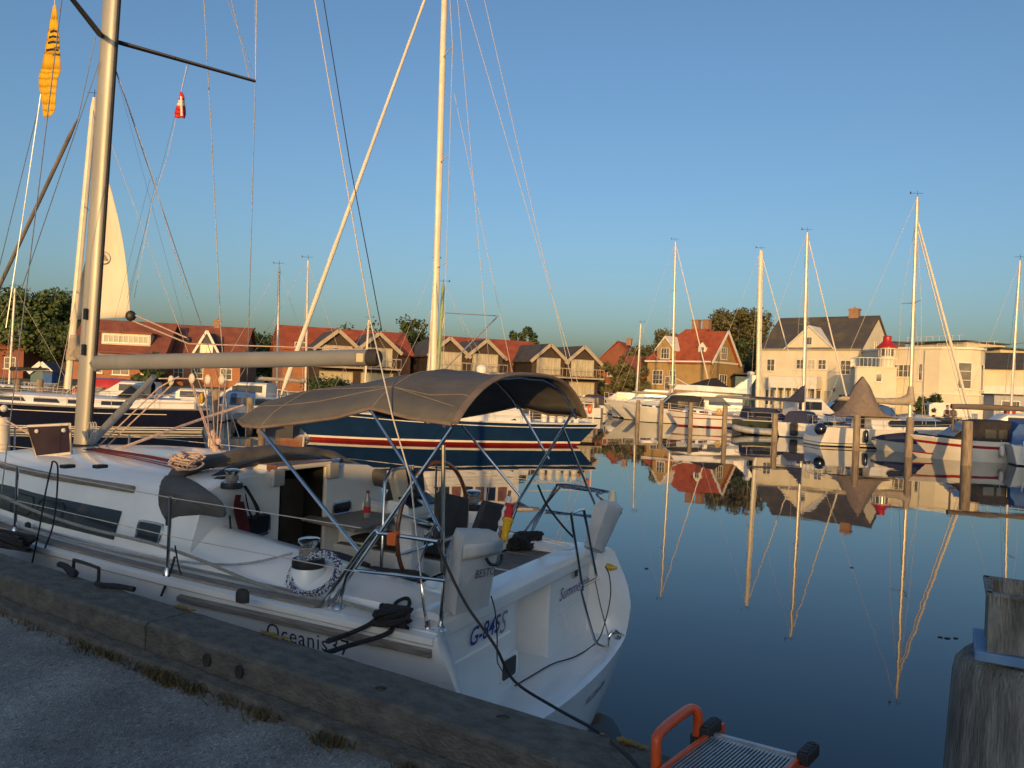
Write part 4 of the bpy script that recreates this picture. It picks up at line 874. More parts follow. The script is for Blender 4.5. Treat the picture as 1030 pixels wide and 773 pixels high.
# cruiser with black canopy
cc = boat('canopy_cruiser', 'white motor cruiser under a black canopy with blue tinted windscreen', 'motor boat', 672, 426.3, 174, local=(4.4,1.2))
sh_, hf, pt_ = make_hull(cc, 8.0, 2.8, 1.15, 1.35, [GELF, NAVY, WHT, ANTI], [(-.3,0,3),(-.02,0,1),(.04,0,0),(-.42,1,2),(-.40,1,0)], DECKW, rail=WHT, bow_over=1.3, stern_w=.9)
cabin(cc, sh_, 4.2, 7.4, 2.2, 1.0, .35, 8, nw=2)
cn = canopy(cc, 1.6, 5.3, 2.6, 1.2, 2.35, CANK, pane=GLASS, front=.3)
g = MB(); g.prism([(4.25,1.0,2.2),(4.25,-1.0,2.2),(5.15,-1.1,1.35),(5.15,1.1,1.35)],(.05,0,.05)); g.build('windscreen', pm('blue_screen',(.10,.20,.42),None,2,.1), cc)
lifelines(cc, sh_, hf, pt_, 8, t0=.55, n=5, h=.5)
rs = boat('dayboat', 'white boat with two red stripes and a yellow horseshoe buoy on the rail', 'motor boat', 713, 430.2, 175, local=(2.6,1.0))
sh_, hf, pt_ = make_hull(rs, 5.6, 2.3, .95, 1.15, [GELF, REDS, WHT, ANTI], [(-.3,0,3),(-.04,0,1),(.10,0,0),(.62,0,1),(.70,0,0)], DECKW, rail=REDS, bow_over=.8, stern_w=.9)
cabin(rs, sh_, 2.4, 4.8, 1.7, .9, .45, 5.6, nw=2); lifelines(rs, sh_, hf, pt_, 5.6, n=5, h=.55)
hb = MB(); hb.tube([(1.9+.18*math.cos(a*math.pi/8), 1.06, 1.22+.2*math.sin(a*math.pi/8)) for a in range(16)], .06, 8, closed=True); hb.build('horseshoe_buoy', YELP, rs, smooth=True)

# yacht with tall thin mast (679)
far_mast_boat('sailing boat with tall thin cream mast before the villa', 679.5, 72, 243, 10, L=10, mat=MASTA, boomL=4, cover=CANTR, gen=(.07,SAILC), r=.085, xmf=.55)
far_mast_boat('sailing boat with short pale mast in front of the garden bushes', 644.5, 77, 326, 165, L=7.5, mat=MASTA, boomL=2.6, cover=CANTR, r=.075)
far_mast_boat('sailing boat with stout cream mast and grey sail cover left of the white house', 765.5, 60, 252, 4, L=9, mat=MASTW, boomL=3.4, cover=BOOMG, gen=(.06,SAILC), r=.15, xmf=.55)
gb, s_, h_, q_ = far_mast_boat('dark green sailing boat with navy sail cover, its mast before the balcony', 812, 54, 234, 6, L=8.6, mat=MASTA, hm=GREENH, boomL=4.0, cover=CANN, gen=(.065,SAILC), r=.10, xmf=.56)
canopy(gb, .6, 3.4, 2.1, 1.0, 1.75, CANN, nw=1)
fl_ = MB(); fl_.prism([(4.8,.1,2.3),(3.6,.1,2.35),(4.78,.1,3.5)],(0,-.2,0)); fl_.build('sail_cover_fin', CANN, gb)
# white sportboat, stern towards us
sp = boat('sport_boat', 'white sport boat with grey blue cockpit cover between the piles, transom facing the camera', 'motor boat', 799, 440.5, 60, local=(0,0))
sh_, hf, pt_ = make_hull(sp, 6.2, 2.5, .95, 1.15, [GELF, NAVY, WHT, ANTI], [(-.3,0,3),(-.02,0,1),(.06,0,0)], DECKW, rail=WHT, bow_over=1.0, stern_w=.92)
canopy(sp, 1.2, 4.0, 1.9, .95, 1.7, CANN, pane=GLASS, front=.4); MB().box((-.25,0,.55),(.35,.45,.8)).build('outboard', BLK, sp, bevel=.06)
dg = boat('inflatable_dinghy', 'grey inflatable dinghy floating low beside the green boat', 'dinghy', 762, 437.5, 172, local=(1.6,0))
mb = MB(); mb.tube(smooth_path([(0,.65,.22),(1.6,.68,.24),(2.6,.5,.32),(3.1,0,.42),(2.6,-.5,.32),(1.6,-.68,.24),(0,-.65,.22)],5),.2,10); mb.build('tube', PUTTY, dg, smooth=True); MB().box((1.3,0,.1),(2.5,1.1,.08)).build('floor', RUB, dg); MB().box((1.4,0,.35),(.25,1.2,.05)).build('thwart', GELF, dg)

# ---- white yacht with taupe tent cover
L = 9.2
wy = boat('white_yacht', 'white sailing yacht with long dark cabin window and taupe boom tent over the cockpit', 'sailing yacht', 824, 447.5, 4, local=(0.2,0))
sh_, hf, pt_ = make_hull(wy, L, 3.1, 1.02, 1.3, [GELF, NAVY, WHT, ANTI, CREAM], [(-.3,0,3),(-.02,0,1),(.05,0,4),(.16,0,1),(.20,0,0)], DECKW, rail=WHT, bow_over=.7, stern_w=.82, stern_over=-.3)
co = cabin(wy, sh_, 2.6, 8.0, 2.3, 1.5, .72, L, nw=0)
for sd in (1,-1):
    g = MB(); g.prism([(3.6,sd*1.112,1.24),(3.75,sd*1.104,1.19),(7.2,sd*.80,1.30),(7.3,sd*.77,1.42),(6.9,sd*.79,1.6),(3.7,sd*1.06,1.55),(3.55,sd*1.085,1.42)],(0,sd*.05,0)); g.build('window', DGLASS, co)
MB().box((2.58,0,1.45),(.04,.7,.85)).build('companionway', DGLASS, co)
xm = 5.45
rig(wy, xm, 1.7, 14.25, r=.085, mat=MASTA, rake=.008, bow=Vector((9.1,0,1.35)), stern=Vector((.05,.0,1.1)), chain=1.35, spread=(.52,), genoa=(.10,SAILC), sw=.95, frac=.92)
wst = MB(); wst.tube([(9.0,.12,1.4),(5.4,.05,12.6)],.03,5); wst.build('second_stay', SAILC, wy)
boom(wy, xm, 2.45, 4.3, r=.16, cover=CANTR, flare=.25, neck=.75)
# tent
ap = [(2.2,0,2.55),(3.4,0,2.62)]; mb = MB(); rows = []
for k in range(9):
    q = k/8; x = .9+3.3*q; zr_ = 1.75+1.85*math.exp(-((q-.5)/.22)**2)+.35*math.sin(math.pi*q); wd = 1.15
    rows.append([(x,wd,1.72-.05*math.sin(q*9)),(x,wd*.55,(1.72+zr_)/2-.16),(x,.12,zr_-.03),(x,-.12,zr_-.03),(x,-wd*.55,(1.72+zr_)/2-.16),(x,-wd,1.72)])
mb.loft(rows, ringclosed=False); mb.build('boom_tent', CANT, wy, smooth=True, solid=.02)
for (x, y) in ((1.0,1.1),(1.0,-1.1)): pass
bf = MB(); bf.ball((-.25,-1.0,.92),.34,12); bf.build('ball_fender', NAVY, wy, smooth=True)
lifelines(wy, sh_, hf, pt_, L, n=7, h=.6); fenders(wy, pt_, sh_, (.22,.52), -1, mat=NAVY, h=.7, r=.13)
ps = MB(); ps.tube([(0.1,-1.2,1.0),(0,-1.2,1.62),(-.1,0,1.64),(0,1.2,1.62),(.1,1.2,1.0)],.022,6); ps.tube([(0,0,1.62),(0,0,1.0)],.02,6); ps.build('pushpit', STEEL, wy, smooth=True)

# ---- blue boat with black canopy, red striped boat
bk = boat('canopy_boat', 'dark blue motor boat with black canopy between the last two piles', 'motor boat', 948, 452, 172, local=(2.4,1.1))
sh_, hf, pt_ = make_hull(bk, 6.0, 2.4, .8, 1.05, [NAVY, WHT, WHT, ANTI], [(-.3,0,3),(-.02,0,1),(.05,0,0)], DECKW, rail=WHT, bow_over=.8, stern_w=.9); canopy(bk, .7, 4.3, 2.1, .8, 1.75, CANK, pane=GLASS, front=.3)
rb = boat('striped_motor_boat', 'white motor boat with broad red stripe below a large black canopy', 'motor boat', 985, 465.3, 176, local=(2.4,1.1))
sh_, hf, pt_ = make_hull(rb, 5.0, 2.3, .95, 1.05, [GELF, REDS, WHT, ANTI], [(-.3,0,3),(-.02,0,0),(-.30,1,1),(-.17,1,0)], DECKW, rail=WHT, bow_over=1.0, stern_w=.9)
canopy(rb, .3, 3.5, 2.1, .95, 1.95, CANK, pane=GLASS, front=.35, nw=3); fenders(rb, pt_, sh_, (.3,), 1, mat=WHT)
bmx = MB(); bmx.tube([(-1.6,0,2.5),(1.5,0,2.52),(3.2,0,2.5)],[.10,.14,.12],8); bmx.tube([(3.1,0,1.0),(3.1,0,2.5)],.05,8); bmx.build('boom_cover', CANB, rb, smooth=True)
ry = boat('rowing_boat', 'small low white rowing dinghy with red gunwale next to the pile', 'rowing boat', 940, 461, 178, local=(1.2,0))
sh_, hf, pt_ = make_hull(ry, 2.4, 1.1, .24, .32, [GELF, REDS, WHT, ANTI], [(-.15,0,3),(0,0,0),(-.07,1,1)], REDP, bow_over=.4, stern_w=.8, n=10); MB().box((1.0,0,.29),(.2,.8,.04)).build('thwart', TRIM, ry)
fo = boat('folded_boat', 'small boat under blue tarpaulin beside the rowing dinghy', 'boat', 921, 455.5, 150, local=(1.4,0)); make_hull(fo, 3.6, 1.5, .5, .6, [GELF, NAVY, WHT, ANTI], [(-.2,0,3),(0,0,0)], CANN, bow_over=.4, n=8)
mb = MB(); mb.loft([[(x,.7*s,.52),(x,.4*s,.52+.35*s),(x,0,.55+.45*s),(x,-.4*s,.52+.35*s),(x,-.7*s,.52)] for x,s in ((.1,.7),(1,1),(2,1),(3,.6),(3.5,.2))], ringclosed=False); mb.build('tarpaulin', CANN, fo, solid=.02)
eb = boat('cabin_boat', 'white boat with bright blue cabin posts and stern ladder at the right edge', 'motor boat', 1040, 470, 70, local=(0,.3))
sh_, hf, pt_ = make_hull(eb, 6.5, 2.5, .9, 1.15, [GELF, NAVY, WHT, ANTI], [(-.3,0,3),(-.02,0,1),(.06,0,0)], DECKW, rail=WHT, bow_over=.8, stern_w=.92)
canopy(eb, .8, 4.2, 2.1, .9, 2.0, CANBL, pane=GLASS, front=.3)
lad = MB()
for y in (.35,.75): lad.tube([(-.1,y,1.1),(-.35,y,.05)],.025,6)
for k in (.2,.5,.8): lad.tube([(-.1-.25*k,.35,1.1-1.05*k),(-.1-.25*k,.75,1.1-1.05*k)],.02,6)
lad.build('ladder', WHT, eb, smooth=True)
# boats beyond the edge: masts and stays seen at right
far_mast_boat('sailing boat mostly out of view at the right edge, slim mast visible', 1026, 46, 262, 176, L=8, mat=MASTA, boomL=0, r=.06)

# small craft filling the rows behind the front boats
def runabout(label, px, Y, rz, L=5.5, can=CANK, hm=GELF, stripe=NAVY, h=1.0, hard=False, fb=.85):
    p = at(px, 400, Y); t = thing('motor_boat', (p.x,p.y,0), R(rz), label, 'motor boat')
    s, hh, q = make_hull(t, L, L*.38, fb, fb*1.25, [hm, stripe, WHT, ANTI], [(-.3,0,3),(-.02,0,1),(.06,0,0)], DECKW, rail=WHT, n=12, bow_over=L*.15, stern_w=.88)
    if hard:
        mb = MB(); mb.loft([[(x,w_,fb),(x,w_*.9,z1-.08),(x,w_*.6,z1),(x,-w_*.6,z1),(x,-w_*.9,z1-.08),(x,-w_,fb)] for x,w_,z1 in ((L*.2,L*.14,fb+h),(L*.5,L*.14,fb+h),(L*.62,L*.12,fb+h*.6),(L*.8,L*.07,fb+.2))]); c = mb.build('cabin', GELF, t)
        for sd in (1,-1): g = MB(); g.prism([(L*.24,sd*L*.133,fb+h*.5),(L*.5,sd*L*.133,fb+h*.5),(L*.5,sd*L*.128,fb+h*.85),(L*.24,sd*L*.128,fb+h*.85)],(0,sd*.02,0)); g.build('window', DGLASS, c)
    else: canopy(t, L*.12, L*.66, L*.33, fb, fb+h, can, pane=GLASS)
    lifelines(t, s, hh, q, L, t0=.6, n=4, h=.45); return t
for a in [('white motor boat with long red canopy under the boom, beyond the navy yacht',150,47,186,7.0,REDP,GELF,REDS,1.2),
          ('white hardtop motor boat behind the mainsheet ropes',178,45,182,6.0,CANK,GELF,NAVY,1.1,True),
          ('motor boat with bright blue canopy left of the bimini',266,44,200,4.2,CANBL,GELF,NAVY,.85),
          ('white motor boat with cream tender top under the boom end',292,50,176,6.5,CANTR,GELF,NAVY,1.25,True),
          ('dark hulled motor boat behind the mast on the left quay',112,50,176,6.0,CANK,NAVY,WHT,1.0),
          ('small white cuddy boat between the mainsheet blocks and bimini',228,42,195,4.6,CANK,GELF,REDS,.9,True),
          ('white motor boat with navy canopy behind the pile row, left of the villa',617,80,170,6,CANN,GELF,NAVY,1.1),
          ('small white boat with cream canopy left of the flybridge cruiser bow',606,68,165,5,CANTR,GELF,NAVY,1.0),
          ('white motor boat with white hardtop below the villa gable',728,64,172,6.5,CANTR,GELF,NAVY,1.2,True),
          ('motor boat with navy canopy moored in front of the white house steps',790,62,5,6.2,CANN,GELF,NAVY,1.25),
          ('white hardtop motor boat behind the taupe tent',838,58,8,7.0,CANBL,GELF,NAVY,1.4,True),
          ('white motor boat with blue canopy left of the taupe tent',850,50,10,6.0,CANBL,GELF,NAVY,1.5),
          ('motor boat with tan canopy behind the boom of the white yacht',896,52,8,5.6,CANTR,GELF,REDS,.95),
          ('white hardtop motor boat at the right beside the pontoon',1065,44,172,6.0,CANBL,GELF,NAVY,1.3,True),
          ('white cabin motor boat with tall hardtop behind the navy sail cover',776,57,8,7.0,CANN,GELF,NAVY,1.7,True),
          ('white motor boat with navy canopy left of the stout cream mast',746,66,176,7.0,CANN,GELF,NAVY,1.5),
          ('tall white hardtop cruiser behind the flybridge cruiser, villa side',690,76,170,8.0,CANN,GELF,NAVY,1.9,True),
          ('white hardtop boat with navy stripe left of the tall thin mast',655,80,170,7.0,CANN,GELF,NAVY,1.5,True),
          ('white motor boat with black canopy between tent and thin mast',884,60,172,7.0,CANK,GELF,NAVY,1.7)]:
    runabout(*a)

# mooring piles
PG = 'mooring piles in the water'
for i,(px,Y,ztop,lean,lab) in enumerate([(601,72,1.75,0,'far thin pile right of the blue yacht stern'),(642,62,1.8,.01,'pile in front of the flybridge cruiser bow'),(665.5,60,1.93,.01,'pile in front of the black canopy cruiser windscreen'),(695.5,56.5,1.9,0,'pile left of the red striped dayboat'),
      (730,49.7,1.9,0,'pile in front of the dark green boat stern'),(780.5,44.5,1.63,0,'pile left of the white sport boat'),(863,39.5,1.88,.0,'pile under the taupe tent, left of the long cabin window'),(915.5,36.5,1.9,.015,'pile in front of the thin mast foot'),(974.5,33,1.93,0,'thickest pile, in front of the red striped motor boat')]):
    p = at(px, 400, Y); p = Vector((p.x, p.y, -1.2)); t = MB(); rr = .17 if Y > 35 else .21
    n_ = 14; rr2 = [rr*1.06, rr*1.03, rr, rr*.97, rr*.93, rr*.5]; zz = [0,1.2,2.0,ztop+.9,ztop+1.17,ztop+1.2]
    t.loft([[p+Vector((lean*z+math.cos(2*math.pi*j/n_)*r*(1+.04*math.sin(j*3+i)), math.sin(2*math.pi*j/n_)*r*(1+.04*math.cos(j*2.3+i)), z)) for j in range(n_)] for r, z in zip(rr2, zz)])
    o = t.build('mooring_pile', PILE, smooth=True); tag(o, lab, 'pile', PG)
for i,(px,Y,ztop,lab) in enumerate([(17,40,1.9,'dark pile between the navy yacht stanchions at the left edge'),(40,40,1.95,'pale pile standing behind the navy yacht foredeck'),(252,38,1.5,'pile at the end of the jetty left of the bimini'),(265,35.5,1.0,'stub pile on the floating jetty seen under the bimini corner'),(218,41,1.8,'pile beside the jetty behind the mainsheet ropes'),(236,47,1.9,'pile farther along the jetty left of the bimini')]):
    p = at(px, 395, Y); t = MB(); t.lathe((p.x,p.y,-1.2),[(.19,0),(.17,1.2),(.16,ztop+1.15),(.1,ztop+1.2)],12); tag(t.build('mooring_pile', PILE, smooth=True), lab, 'pile', PG)
# floating jetty on the left
def jetty(label, a, b, w=1.4, z=.45):
    a = Vector(a); b = Vector(b); d = (b-a).normalized(); r_ = math.atan2(d.y,d.x); Lj = (b-a).length
    t = thing('jetty', (a.x,a.y,0), r_, label, 'jetty')
    m = MB(); k = int(Lj/.16)
    for i in range(k): m.box((i*.16+.08,0,z),(.14,w,.05))
    m.build('decking', TEAK, t); m = MB(); m.box((Lj/2,w/2-.05,z-.12),(Lj,.1,.18)); m.box((Lj/2,-w/2+.05,z-.12),(Lj,.1,.18))
    for i in range(int(Lj/3)+1): m.lathe((i*3.0+.2, w/2-.1, -1.0),[(.1,0),(.1,z+.8)],8); m.lathe((i*3.0+.2, -w/2+.1, -1.0),[(.1,0),(.1,z+.8)],8)
    m.build('beam', PILE, t); return t
jetty('wooden jetty with small boats between the navy yacht and the blue yacht', (-12.9,37.5,0), (-15.5,45.5,0))
jetty('wooden jetty leading out from the left quay behind the navy yacht', (-28,41.5,0), (-34,38,0), w=1.6)
jetty('narrow wooden pontoon at the right in front of the pavilion', (30.5,45,0), (24.5,50,0), w=1.5)
jetty('dark wooden walkway in front of the white house quay', (27.5,56,0), (24,66,0), w=1.6)

# two people sitting on the far quay, a red lifebuoy post, marquee, sheds under the balcony
def sitter(label, px, py, Y, rz, top, seed):
    p = at(px, py, Y); t = thing('person', (p.x,p.y,G), R(rz), label, 'person'); rn = random.Random(seed)
    mb = MB(); mb.loft([[Vector((x+math.cos(a*math.pi/5)*w_, math.sin(a*math.pi/5)*d_, z)) for a in range(10)] for x,w_,d_,z in ((0,.17,.19,.42),(-.02,.15,.18,.6),(.02,.15,.21,.85),(.05,.12,.2,.98),(.07,.06,.07,1.03),(.09,.06,.06,1.07),(.10,.10,.085,1.13),(.11,.115,.095,1.22),(.10,.09,.08,1.32),(.09,.03,.03,1.37))])
    for sd in (1,-1):
        mb.tube(smooth_path([(0,sd*.1,.48),(.42,sd*.12,.5),(.47,sd*.12,.42),(.44,sd*.12,.05),(.60,sd*.12,.04)],3),[.1,.1,.095,.09,.085,.075,.075,.07,.06,.055,.05,.045,.03][:13],8)
        mb.tube(smooth_path([(.03,sd*.21,.93),(.08,sd*.26,.68),(.33,sd*.15,.58),(.42,sd*.12,.57)],3),[.06,.058,.055,.05,.05,.045,.04,.04,.035,.03],8)
    b = mb.build('body', SKIN, t, smooth=True)
    c = MB(); c.loft([[Vector((x+math.cos(a*math.pi/5)*w_, math.sin(a*math.pi/5)*d_, z)) for a in range(10)] for x,w_,d_,z in ((0,.185,.205,.40),(-.02,.165,.2,.6),(.02,.165,.23,.85),(.05,.13,.21,.99))]); c.build('jacket', top, t, smooth=True)
    c = MB()
    for sd in (1,-1): c.tube([(0,sd*.1,.48),(.42,sd*.12,.5),(.47,sd*.12,.42),(.45,sd*.12,.12)],[.115,.11,.1,.085],8)
    c.build('trousers', CLOTH1, t, smooth=True); h = MB(); h.ball((.08,0,1.29),.12,10,sc=(1,.9,.75)); h.build('hair', HAIR, t, smooth=True)
sitter('person in dark jacket sitting on the quay edge, the left of the pair', 952, 412, 58, -70, CLOTH1, 1)
sitter('person in grey top sitting on the quay edge, the right of the pair', 958.5, 412, 58, -110, CLOTH2, 2)
qb = thing('bench', at(955,414,58.3)*1, 0, 'low bench on the quay under the two seated people', 'bench'); qb.location.z = G
MB().box((0,0,.42),(2.0,.5,.06)).build('seat', TRIM, qb)
for x in (-.8,.8): MB().box((x,0,.2),(.1,.4,.39)).build('leg', BLK, qb)
mq = thing('marquee', ground(948,404,64.5), R(-12), 'low white awning tent in blue shade before the pavilion', 'tent')
mb = MB(); mb.prism([(-1,0,0),(4.6,0,0),(4.4,0,1.35),(3.6,0,1.5),(-.6,0,1.5),(-1,0,1.3)],(0,2.2,0)); mb.build('canvas', WHT, mq)
kb = thing('kiosk', ground(1000,404,62), R(-10), 'grey kiosk cabin under the pavilion balcony', 'kiosk'); MB().box((1.2,1,1.15),(2.4,2,2.3)).build('wall', PUTTY, kb); MB().box((1.2,1,2.36),(2.7,2.3,.12)).build('roof', ROOFD, kb); window(kb,(.5,0,1.0),(1,0,0),1.4,.9)
rp_ = MB(); rp_.box(ground(1016,404,58)+Vector((0,0,.9)),(.7,.4,1.0)); rp_.box(ground(1016,404,58)+Vector((0,0,1.44)),(.8,.5,.08)); tag(rp_.build('post_box', REDP, bevel=.05), 'bright red cabinet on the quay at the right edge', 'cabinet')
# ================================================================ THE WHITE YACHT ALONGSIDE THE QUAY
HA = R(27.5)
FW = Vector((-math.cos(HA), math.sin(HA), 0)); PT = Vector((-math.sin(HA), -math.cos(HA), 0))
YO = Vector((.29, 5.82, 0)) - PT*.08
Y_ = thing('yacht', YO, math.pi-HA, 'white sailing yacht moored along the quay with grey bimini and open stern platform', 'sailing yacht')
def bl(px, py, **k):
    """boat point seen at a pixel, on the plane x=, y= or z="""
    r = ray(px, py); o = Vector((0,0,EYE))-YO
    Rv = Vector((r.dot(FW), r.dot(PT), r.z)); o = Vector((o.dot(FW), o.dot(PT), o.z))
    ax, v = list(k.items())[0]; i = 'xyz'.index(ax); return o + Rv*((v-o[i])/Rv[i])
def wp(p): p = Vector(p); return YO + FW*p.x + PT*p.y + Vector((0,0,p.z))      # boat point -> world
def interp(tab, x):
    for (a, b), (c, d) in zip(tab[:-1], tab[1:]):
        if x <= c: k = max(0, (x-a)/(c-a)); return b+(d-b)*(k*k*(3-2*k) if False else k)
    return tab[-1][1]
LH = 9.5
hb_t = [(0,1.53),(.1,1.56),(.2,1.585),(.3,1.59),(.4,1.56),(.5,1.46),(.6,1.30),(.7,1.06),(.8,.77),(.9,.42),(.96,.18),(1,.02)]
def yhalf(t): return interp(hb_t, t)
def ysheer(t): return 1.16+.03*t+.16*t*t
def ykeel(t): return -.08 - .38*math.sin(math.pi*min(1,t*1.02))**.8 if 0 < t < .98 else -.08
def xst(z): return interp([(-.2,-.14),(0,-.175),(.2,-.195),(.45,-.205),(.7,-.20),(.85,-.155),(1.0,-.085),(1.18,.02)], z)
def yh(t, u, sd=1):
    z0 = ykeel(t); zs = ysheer(t); z = z0+(zs-z0)*u
    f = (1-(1-u)**2.6)**(.5+.28*max(0,t-.4)/.6)
    xs = min(xst(z), 0); xb = LH-.12*(1-u); return Vector((xs*(1-t)**3 + (xb)*t, sd*yhalf(t)*f, z))
us = [0,.06,.12,.18,.24,.30,.36,.42,.50,.58,.66,.74,.82,.90,.96,1.0]
ts = [0,.015,.03,.06]+[.1+.05*i for i in range(18)]+[.975,1.0]
hm_ = MB()
for sd in (1,-1):
    g = [[yh(t,u,sd) for u in us] for t in ts]
    for j in range(len(us)-1):
        zmid = g[0][j][2]
        mi = 1 if us[j] < .02 else 0
        hm_.loft([[r[j], r[j+1]] for r in g], mi, ringclosed=False)
# rounded stern below the platform
ZP = .45
rows = []
for u in us:
    p = yh(0,u,1)
    if p.z > ZP: break
    rows.append([Vector((p.x-.13*(1-k*k), p.y*k, p.z)) for k in [1-.125*i for i in range(17)]])
pz = (ZP-ykeel(0))/(ysheer(0)-ykeel(0)); p = yh(0,pz,1)
rows.append([Vector((p.x-.13*(1-k*k), p.y*k, p.z)) for k in [1-.125*i for i in range(17)]]); edge = rows[-1]
hm_.loft(rows, 0, ringclosed=False)
hm_.build('hull', [GEL, ANTI], Y_, smooth=True)
# platform
mb = MB(); mb.loft([[e+Vector((.0,0,0)) for e in edge],[Vector((e.x+.035, e.y*.985, ZP+.018)) for e in edge],[Vector((.12, e.y*.97, ZP+.02)) for e in edge],[Vector((.45, e.y*.97, ZP+.02)) for e in edge]], ringclosed=False)
mb.build('stern_platform', GEL, Y_, smooth=True)
# wings at both sides of the transom
for sd in (1,-1):
    mb = MB(); A = []
    for i in range(13):
        z = ZP+(1.16-ZP)*i/12; u = (z-ykeel(0))/(ysheer(0)-ykeel(0)); o = yh(0,min(u,1),sd)
        xi = .14+.06*(i/12); s_ = i/12
        A.append([o, o+Vector((.03,-sd*.035,.035)), Vector((o.x+.10, o.y-sd*(.09+.12*s_), z+.045)), Vector((o.x+.20, o.y-sd*(.16+.14*s_), z+.02-.06*(1-s_))), Vector((max(o.x+.22,xi), sd*1.24, z-.02))])
    A.append([a+Vector((.25,0,0)) for a in A[-1]]); mb.loft(A, ringclosed=False)
    mb.build('transom_wing', GEL, Y_, smooth=True)
# inner transom with recess
tb = MB()
def blk(y0,y1,z0,z1,x0=.14,x1=.5): tb.box(((x0+x1)/2,(y0+y1)/2,(z0+z1)/2),(x1-x0,y1-y0,z1-z0))
blk(.23,1.30,ZP,1.15); blk(-1.30,-.38,ZP,1.15); blk(-.38,.23,1.08,1.15); blk(-.38,.23,ZP,1.08,x0=.42)
tbo = tb.build('transom', GEL, Y_, bevel=.012)
mb = MB(); mb.prism([(.085,1.0),(.085,1.19),(.11,1.235),(.16,1.25),(.30,1.25),(.32,1.2),(.32,1.10),(.135,1.12),(.12,1.08)] and [Vector((x,1.32,z)) for x,z in ((.10,1.10),(.095,1.19),(.12,1.235),(.17,1.25),(.30,1.25),(.33,1.2),(.33,1.10))], (0,-2.64,0)); mb.build('transom_cap', GEL, Y_, smooth=True, bevel=.008)
pn = MB(); pn.box((.135,.74,.66),(.02,.86,.44)); pn.build('locker_panel', GEL, tbo, bevel=.02)
def rrect(cy, cz, w, h, r=.03, n=4):
    out = []
    for (sx, sz, a0) in ((1,1,0),(-1,1,90),(-1,-1,180),(1,-1,270)):
        for i in range(n+1):
            a = R(a0+90*i/n); out.append((cy+sx*(w/2-r)+r*math.cos(a), cz+sz*(h/2-r)+r*math.sin(a)))
    return out
q = bl(511,671,x=.125); lo = MB(); lo.prism([Vector((.124,y,z)) for y,z in rrect(q.y,q.z,.26,.19)],(.0-.012,0,0)); lf_ = lo.build('vent_frame', GEL, tbo)
lo = MB(); lo.prism([Vector((.111,y,z)) for y,z in rrect(q.y+.01,q.z,.20,.14,.02)],(-.006,0,0)); lo.build('vent', BLK, lf_)
# fittings in the recess and on the transom
mb = MB()
for (px,py) in ((544,586),(544,598)):
    q = bl(px,py,x=.42); mb.lathe((.415,q.y,q.z),[(.045,0),(.045,-.012),(.025,-.02),(.02,-.04)],14,axis='X')
mb.build('shower_fitting', STEEL, tbo, smooth=True)
q = bl(528,634,x=.40); mb = MB(); mb.box((.40,q.y,q.z),(.04,.11,.12)); mb.build('socket_box', BLK, tbo, bevel=.006)
q = bl(578,576,x=.13); mb = MB(); mb.box((.13,q.y,q.z),(.025,.075,.095)); mb.build('socket_box', PUTTY, tbo, bevel=.006); mb = MB(); mb.box((.113,q.y,q.z),(.012,.045,.06)); mb.build('socket_cover', BLK, tbo)
mb = MB(); q = bl(549,600,x=.42); q2 = bl(533,632,x=.40); mb.tube(smooth_path([Vector((.40,q.y-.02,q.z)), Vector((.36,q.y-.03,q.z-.1)), Vector((.36,q2.y-.04,q2.z+.05)), Vector((.38,q2.y,q2.z))]),.004,5); mb.build('shower_hose', PUTTY, tbo, smooth=True)
q = bl(602,569,x=.10); mb = MB(); mb.lathe((.12,q.y,q.z),[(.055,0),(.055,-.03),(.035,-.04),(.032,-.14),(.02,-.17),(.014,-.20)],14,axis='X'); mb.build('shore_power_plug', YELP, tbo, smooth=True, label='yellow shore power plug on the transom')
q = bl(603,582,x=.12); mb = MB(); mb.tube([(.11,q.y+.045*math.cos(a*math.pi/6),q.z+.05*math.sin(a*math.pi/6)) for a in range(12)],.010,6,closed=True); mb.build('eye_ring', STEEL, tbo, smooth=True)
mb = MB(); q = bl(569,625,x=.138); mb.tube([(.138,q.y+.05*math.cos(a*math.pi/8),q.z+.07*math.sin(a*math.pi/8)) for a in range(16)],.004,4,closed=True); mb.build('access_lid', GEL, tbo, smooth=True)
mb = MB(); mb.box((.139,-.83,.79),(.006,.86,.012)); mb.build('moulding', GEL, tbo)
# lettering on the stern (outward normal is -x: right = -y... the reader stands aft)
tm = MB(); q = bl(580,592,x=.138); text_mb(tm, 'Summertime', .15, (.134,q.y,q.z-.03), (0,-1,0), (0,0,1), depth=.0, shear=.35, thin=.004); tm.build('lettering', TEXTB, tbo)
tm = MB(); q = bl(489,633,x=.138); text_mb(tm, 'G-845', .17, (.120,q.y+.05,q.z-.05), (0,-1,0), (0,0,1), depth=0, shear=.22, thin=-.014); 
tm.build('lettering', TEXTB, tbo)
tm = MB(); q = bl(503,628,x=.138); text_mb(tm, 'S', .22, (.120,q.y,q.z-.06), (0,-1,0), (0,0,1), depth=0, shear=.3); tm.build('lettering', TEXTG, tbo)
def aftsurf(v):     # y,z -> hull point on the rounded stern
    z = min(v.z, ZP); u = (z-ykeel(0))/(ysheer(0)-ykeel(0)); b = yh(0,u,1); k = max(-1,min(1,v.y/b.y)); return Vector((b.x-.13*(1-k*k)-.004, v.y, z))
q = bl(598,696,x=-.31); tm = MB(); text_mb(tm, 'HEILIGENHAFEN', .062, (-.4,q.y,q.z-.02), (0,-1,0), (0,0,1), spacing=1.05, shear=.1, bend=aftsurf); tm.build('lettering', TEXTK, Y_)
def hullside(v):
    t = v.x/LH; u = (v.z-ykeel(t))/(ysheer(t)-ykeel(t)); p = yh(t,min(1,max(0,u)),1); return Vector((v.x, p.y+.004, v.z))
